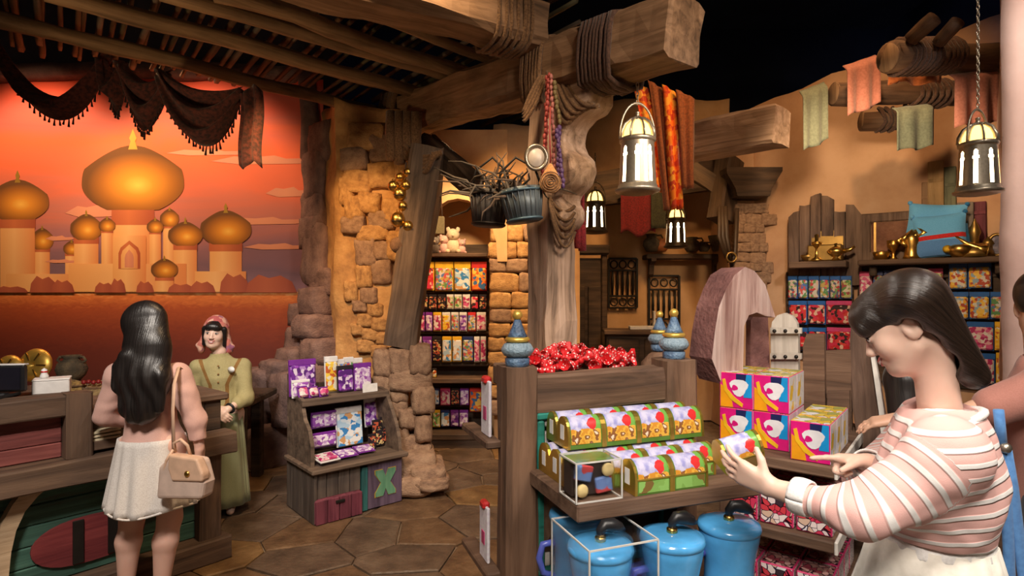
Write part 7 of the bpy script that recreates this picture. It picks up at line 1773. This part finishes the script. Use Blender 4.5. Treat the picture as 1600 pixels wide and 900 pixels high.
    for px0, py0, px1, py1, r0, r1 in ((200, 560, 188, 600, .05, .035), (188, 575, 186, 604, .04, .03), (215, 600, 204, 648, .06, .02), (232, 600, 228, 650, .06, .02), (246, 590, 250, 640, .05, .018), (222, 600, 216, 654, .05, .015)): S.cone(P(px0, py0, 2.9), P(px1, py1, 2.89), r0, r1, .025, flat=(V(0, 1, 0), .7))
    me = S.mesh('hair', 1); me.transform(Matrix.Translation(-base))
    n = len(me.vertices); co = np.zeros(n * 3, np.float32); me.vertices.foreach_get('co', co); co = co.reshape(-1, 3); low = np.clip((1.36 - co[:, 2]) / .3, 0, 1)
    co[:, 1] += .008 * np.sin(co[:, 0] * 95 + 2.5 * np.sin(co[:, 2] * 16)) * low; me.vertices.foreach_set('co', co.ravel()); me.update(); link('hair', me, HAIR_K, root)
    # handbag with strap across the back
    bgc = P(290, 742, 2.86); bag = empty('handbag', bgc - V(0, 0, .12), -.25, 'beige leather handbag with flap hanging at the customer\'s hip', 'bag'); LEAT = plain('beige_leather', (.70, .46, .32), .5); LEAT2 = plain('pale_leather', (.66, .50, .42), .5)
    mb = MB(); mb.prism([(-.14, .0), (.13, .02), (.145, .10), (.11, .21), (-.06, .22), (-.125, .16)], -.045, .045); bb_ = mb.build('bag_body', LEAT2, bag); bv = bb_.modifiers.new('b', 'BEVEL'); bv.width = .02; bv.segments = 3
    mb = MB(); mb.prism([(-.035, .10), (.145, .11), (.148, .15), (.112, .222), (-.055, .232), (-.06, .16)], -.053, .0); fl_ = mb.build('flap', LEAT, bag); bv = fl_.modifiers.new('b', 'BEVEL'); bv.width = .012; bv.segments = 3
    mb = MB(); mb.lathe([(0, -.006), (.014, -.004), (.016, 0), (.01, .006), (0, .006)], 14); mb.build('clasp', GOLD, fl_, loc=(.06, -.055, .145), rot=(R(90), 0, 0))
    mb = MB(); mb.tube([(-.05, -.01, .22), (-.05, -.02, .28), (-.01, -.02, .30), (.02, -.01, .27), (.03, 0, .22)], .008, 7); mb.build('handle', LEAT, bag)
    mb = MB(); mb.tube([(-.13, -.02, .03), (-.10, -.035, .12), (-.07, -.045, .2), (-.045, -.03, .25)], .007, 6); mb.build('side_strap', LEAT, bag)
    st0 = V(-.052, -.02, .24); top_ = P(279, 574, 2.985); mid1 = P(270, 640, 2.865)
    mb = MB(); inv = (Matrix.Translation(bag.location) @ Matrix.Rotation(-.25, 4, 'Z')).inverted(); mb.tube([st0, inv @ mid1, inv @ P(272, 600, 2.90), inv @ top_, inv @ (top_ + V(.004, .03, -.02))], .011, 7, sq=.35); mb.build('long_strap', LEAT, bag)
customer()

# ---------------------------------------------------------------- shop assistant in the olive tunic
def assistant():
    d = 4.37; F = V(.34, -1, 0).normalized(); LFT = V(0, 0, 1).cross(F); base = P(345, 460, d); base.z = 0
    root = empty('person', base, 0, 'smiling shop assistant in olive tunic and pink headscarf behind the counter', 'person')
    cx = base.x; hc = P(336, 520, d - .02); HM = headframe(hc, V(.22, -1, 0), R(3), R(-4))
    S = SDF((cx - .42, d - .42, -.01), (cx + .42, d + .3, 1.62), .006); head(S, HM, .96)
    nb = V(cx - .01, d, 1.212); ch = V(cx, d, 1.03); ws = V(cx, d, .85); pv = V(cx, d, .74); shL = ch + LFT * .155 + V(0, 0, .075); shR = ch - LFT * .155 + V(0, 0, .075)
    elL = P(384, 622, d - .03); wrL = P(356, 640, d - .20); elR = P(300, 622, d - .03); wrR = P(334, 644, d - .21)
    S.cone(nb, HM @ V(0, .025, -.06), .05, .046, .03); S.cone(shL, shR, .045, .045, .03); S.cone(ch, ws, .095, .085, .05); S.cone(ws, pv, .09, .12, .05)
    for sg, sh, el, wr in ((1, shL, elL, wrL), (-1, shR, elR, wrR)):
        S.cone(sh, el, .043, .034, .02); S.cone(el, wr, .034, .024, .02); hp = pv + LFT * .08 * sg; an = V(hp.x, hp.y, .07); S.cone(hp, an, .085, .04, .04); S.cone(an, V(an.x, an.y, .04) + F * .12, .036, .028, .02)
    hand(S, wrL, V(-.85, -.1, -.35), V(-.1, .8, -.6), -1, [(.5, .5, .3)] * 4); hand(S, wrR, V(.85, -.3, -.25), V(.1, .8, -.6), 1, [(.5, .5, .3)] * 4)
    finish(S, 'body', SKIN, root, base); face_parts(HM, root, base, .96, 1.0)
    OLIVE = fabric('olive_linen', (.40, .34, .16), (.36, .31, .14), 200); OLIVE2 = fabric('sage_linen', (.32, .33, .18), (.29, .30, .16), 200); BRN = fabric('brown_braid', (.27, .135, .035), (.19, .09, .02), 120)
    S = SDF((cx - .42, d - .42, .52), (cx + .42, d + .3, 1.3), .0062); S.cone(shL, shR, .052, .052, .05); S.cone(nb + V(0, 0, -.03), ch, .065, .12, .06); S.cone(ch, ws, .125, .125, .06, flat=(F, .85)); S.cone(ws, V(cx, d, .70), .125, .15, .05, flat=(F, .85))
    for sh, el, wr in ((shL, elL, wrL), (shR, elR, wrR)): S.cone(sh, el, .055, .056, .03); S.cone(el, el.lerp(wr, .42), .056, .050, .03); S.plane
    S.plane(V(cx, d, .715), (0, 0, -1)); S.cone(nb + V(0, 0, .012), nb + V(0, 0, .09), .056, .07, .01, 'sub')
    me = S.mesh('tunic', 1); v = S.V.copy()
    # braid that runs down in a U from both shoulders: kept as a raised band on the cloth
    f3 = np.array(F); l3 = np.array(LFT); rel = v - np.array(ch); sx_ = rel @ l3; sf = rel @ f3; zz = v[:, 2]
    hw = np.where(zz > .98, .058 + (zz - .98) * .42, np.where(zz > .86, .058, np.sqrt(np.maximum(0, 1 - ((.86 - zz) / .07) ** 2)) * .058))
    band = np.where((sf > 0) & (zz > .785), np.abs(np.abs(sx_) - hw), 1); bot = (sf > 0) & (zz <= .86) & (zz > .78); rr_ = np.sqrt(sx_ ** 2 + (np.minimum(zz - .86, 0) * .058 / .07) ** 2); band = np.where(bot, np.abs(rr_ - .058), band)
    vattr(me, 'braid', np.clip(1 - band / .02, 0, 1)); m, nt, b, N, L = nodemat('olive_tunic_cloth'); at = N('ShaderNodeAttribute', attribute_name='braid'); gt = N('ShaderNodeMath', operation='GREATER_THAN'); gt.inputs[1].default_value = .38; L(at, 'Fac', gt, 0)
    nz = N('ShaderNodeTexNoise', i_Scale=60.0, i_Detail=3.0); r = ramp(N, [(.3, (.34, .29, .13)), (.7, (.42, .36, .17))]); L(nz, 'Fac', r, 0); r2 = ramp(N, [(.3, (.20, .095, .02)), (.7, (.30, .15, .04))]); L(nz, 'Fac', r2, 0); mx_ = N('ShaderNodeMix', data_type='RGBA'); L(gt, 0, mx_, 0); L(r, 0, mx_, 6); L(r2, 0, mx_, 7); L(mx_, 2, b, 'Base Color'); b.inputs['Roughness'].default_value = .85
    me.transform(Matrix.Translation(-base)); wrinkle(me, .010, 30, 21, (1, 1, 1.5)); link('tunic', me, m, root)
    sk = MB(); sk.grid(lambda u, v_: ((.145 + .06 * v_ + .008 * math.sin(2 * PI * u * 11)) * math.cos(2 * PI * u), (.13 + .05 * v_ + .008 * math.sin(2 * PI * u * 11)) * math.sin(2 * PI * u), -.68 * v_), 90, 8); o = sk.build('skirt', OLIVE2, root, loc=(0, 0, .76)); o.modifiers.new('t', 'SOLIDIFY').thickness = .005
    # badge, buttons, watch
    bq = ch + F * .118 + LFT * .085 + V(0, 0, .06); mb = MB(); mb.lathe([(0, -.003), (.028, -.003), (.03, 0), (0, .003)], 18); o = mb.build('name_badge', WHITE, root, loc=bq - base, rot=(R(80), 0, -.35), scale=(1.15, .8, 1))
    for i in range(4): mb = MB(); mb.ball((0, 0, 0), .007, 8, 6); mb.build('button', BRN, root, loc=ch + F * (.118 + .004 * i) + V(0, 0, .09 - .06 * i) - base)
    q = frame(wrL.lerp(elL, .12), elL); mb = MB(); mb.tube([(0, .030 * math.cos(a), .030 * math.sin(a)) for a in [2 * PI * i / 16 for i in range(17)]], .008, 6, cap=False, sq=1.6); o = mb.build('wristwatch', BLACK, root); o.matrix_basis = Matrix.Translation(-base) @ q
    # hair and scarf
    R3 = HM.to_3x3(); S = SDF(hc - V(.2, .2, .2), hc + V(.2, .2, .2), .005); s = .96
    def HE(S_, c, r, k=.015, op='add', rx=0): S_.ell(HM @ (V(*c) * s), [x * s for x in r], k, op, R3 @ Matrix.Rotation(rx, 3, 'X'))
    HE(S, (0, .02, .036), (.080, .100, .090)); HE(S, (0, -.070, .050), (.056, .030, .034), .02)
    for q in (-1, 1): S.cone(HM @ V(q * .066, -.02, .03), HM @ V(q * .070, -.005, -.09), .022, .014, .015)
    HE(S, (0, -.075, -.045), (.066, .07, .078), .008, 'sub'); me = S.mesh('hair', 1); me.transform(Matrix.Translation(-base)); link('hair', me, HAIR_K, root)
    SC = printed('pink_patterned_scarf', [(.58, .18, .14), (.66, .26, .19), (.45, .10, .10), (.34, .12, .2), (.7, .38, .28)], 60, .85)
    S = SDF(hc - V(.26, .26, .30), hc + V(.26, .26, .2), .005); HE(S, (0, .034, .040), (.090, .108, .098)); HE(S, (0, -.082, .0), (.075, .075, .100), .01, 'sub'); 
    for q in (-1, 1): S.cone(HM @ V(q * .072, .035, .03), HM @ V(q * .098, .045, -.125), .030, .046, .03, flat=(HM.to_3x3() @ V(1, 0, 0), .55)); S.cone(HM @ V(q * .090, .02, -.07), HM @ V(q * .118, .03, -.105), .016, .020, .02)
    S.cone(HM @ V(0, .10, .0), HM @ V(0, .10, -.12), .07, .06, .03)
    me = S.mesh('headscarf', 1); me.transform(Matrix.Translation(-base)); wrinkle(me, .006, 60, 8); link('headscarf', me, SC, root)
assistant()

# ---------------------------------------------------------------- man reaching in from the right edge, and a shopper behind the woman
def man():
    base = V(2.03, 2.15, 0); F = V(-.80, .6, 0).normalized(); LFT = V(0, 0, 1).cross(F); root = empty('person', base, 0, 'man with black hair in a dusty red tee at the right edge', 'person')
    hc = V(1.985, 2.14, 1.60); HM = headframe(hc, V(.85, .55, 0), R(12)); S = SDF((1.10, 1.7, -.01), (2.4, 2.75, 1.86), .0075); head(S, HM, 1.05)
    ch = V(2.0, 2.15, 1.22); nb = V(1.985, 2.14, 1.42); ws = V(2.03, 2.15, .98); pv = V(2.04, 2.15, .88); shL = ch + LFT * .19 + V(0, 0, .12); shR = ch - LFT * .19 + V(0, 0, .12)
    elL = P(1500, 655, 2.12); wrL = P(1402, 655, 2.36); elR = V(2.1, 2.4, 1.05); wrR = V(1.95, 2.55, 1.0)
    S.cone(nb, HM @ V(0, .025, -.06), .062, .058, .03); S.cone(shL, shR, .055, .055, .03); S.cone(ch, ws, .12, .11, .05); S.cone(ws, pv, .11, .13, .05)
    for sg, sh, el, wr in ((1, shL, elL, wrL), (-1, shR, elR, wrR)):
        S.cone(sh, el, .055, .045, .02); S.cone(el, wr, .043, .028, .02); hp = pv + LFT * .09 * sg; an = V(hp.x, hp.y, .07); S.cone(hp, an, .10, .05, .04); S.cone(an, V(an.x, an.y, .05) + F * .16, .045, .035, .02)
    hand(S, wrL, P(1345, 662, 2.42) - wrL, V(.2, .2, -1), -1, [(.3, .3, .2)] * 4, s=1.05); hand(S, wrR, V(-.6, .5, -.2), V(0, 0, -1), 1, [(.4, .4, .3)] * 4)
    finish(S, 'body', SKIN2, root, base); face_parts(HM, root, base, 1.05, .2)
    S = SDF((1.4, 1.7, .80), (2.4, 2.6, 1.5), .008); S.cone(shL, shR, .075, .075, .05); S.cone(nb + V(0, 0, -.05), ch, .08, .15, .06); S.cone(ch, V(2.03, 2.15, .86), .15, .155, .06, flat=(F, .85)); S.cone(shL, shL.lerp(elL, .62), .075, .072, .04); S.cone(shR, shR.lerp(elR, .55), .075, .075, .04)
    S.cone(nb + V(0, 0, .0), nb + V(0, 0, .1), .064, .08, .01, 'sub'); S.plane(V(0, 0, .86), (0, 0, -1)); me = S.mesh('tee_shirt', 1); me.transform(Matrix.Translation(-base)); wrinkle(me, .012, 26, 31); link('tee_shirt', me, fabric('dusty_red_jersey', (.46, .20, .16), (.42, .18, .14), 220), root)
    S = SDF(hc - V(.2, .2, .16), hc + V(.2, .2, .2), .006); R3 = HM.to_3x3()
    def HE(c, r, k=.015, op='add'): S.ell(HM @ V(*c), r, k, op, R3)
    HE((0, .03, .045), (.088, .112, .098)); HE((0, -.05, .075), (.07, .05, .04), .03); HE((0, -.085, -.04), (.085, .08, .085), .01, 'sub'); HE((0, .0, -.09), (.1, .09, .06), .01, 'sub'); me = S.mesh('hair', 1); me.transform(Matrix.Translation(-base)); link('hair', me, HAIR_K, root)
    S = SDF((1.75, 1.8, .0), (2.35, 2.5, 1.0), .012)
    for sg in (1, -1): hp = pv + LFT * .085 * sg; S.cone(hp, V(hp.x, hp.y, .08), .115, .075, .04)
    me = S.mesh('trousers', 1); me.transform(Matrix.Translation(-base)); link('trousers', me, fabric('dark_trousers', (.03, .03, .04), (.02, .02, .028), 60), root)
man()
def shopper():
    base = V(1.76, 2.60, 0); F = V(-.9, .3, 0).normalized(); LFT = V(0, 0, 1).cross(F); root = empty('person', base, 0, 'dark-haired shopper mostly hidden behind the woman in stripes', 'person')
    hc = P(1418, 600, 2.52); HM = headframe(hc, V(.6, .8, 0), R(10)); S = SDF((1.4, 2.25, -.01), (2.1, 2.95, 1.5), .009); head(S, HM, .92); ch = V(1.76, 2.58, .93); nb = V(1.75, 2.57, 1.12)
    S.cone(nb, HM @ V(0, .02, -.05), .05, .045, .03); shL = ch + LFT * .13 + V(0, 0, .09); shR = ch - LFT * .13 + V(0, 0, .09); S.cone(shL, shR, .045, .045, .03); S.cone(ch, V(1.76, 2.6, .65), .09, .10, .05)
    for sg, sh in ((1, shL), (-1, shR)):
        el = sh + V(.02, 0, -.24); wr = el + F * .16 + V(0, 0, -.05); S.cone(sh, el, .038, .032, .02); S.cone(el, wr, .03, .022, .02); hand(S, wr, F, V(0, 0, -1), -sg, [(.3, .3, .2)] * 4, s=.85)
        hp = V(1.76, 2.6, .62) + LFT * .07 * sg; S.cone(hp, V(hp.x, hp.y, .06), .07, .035, .03); S.cone(V(hp.x, hp.y, .05), V(hp.x, hp.y, .035) + F * .1, .032, .026, .02)
    finish(S, 'body', SKIN, root, base); face_parts(HM, root, base, .92, .3)
    S = SDF(hc - V(.22, .22, .22), hc + V(.22, .22, .2), .006); R3 = HM.to_3x3(); S.ell(HM @ V(0, .02, .03), (.086, .108, .095), .01, 'add', R3); S.cone(HM @ V(0, .05, .0), HM @ V(0, .06, -.12), .085, .07, .03); S.ell(HM @ V(0, -.085, -.035), (.07, .07, .08), .01, 'sub', R3); me = S.mesh('hair', 1); me.transform(Matrix.Translation(-base)); link('hair', me, HAIR_K, root)
    S = SDF((1.45, 2.3, .1), (2.1, 2.9, 1.2), .01); S.cone(shL, shR, .06, .06, .04); S.cone(ch, V(1.76, 2.6, .15), .12, .17, .05); S.cone(shL, shL + V(.02, 0, -.2), .055, .05, .03); S.cone(shR, shR + V(.02, 0, -.2), .055, .05, .03); S.cone(nb + V(0, 0, .02), nb + V(0, 0, .1), .05, .06, .01, 'sub'); me = S.mesh('dress', 1); me.transform(Matrix.Translation(-base)); wrinkle(me, .01, 26, 41); link('dress', me, fabric('black_dress_cloth', (.02, .018, .02), (.012, .01, .012), 60), root)
shopper()
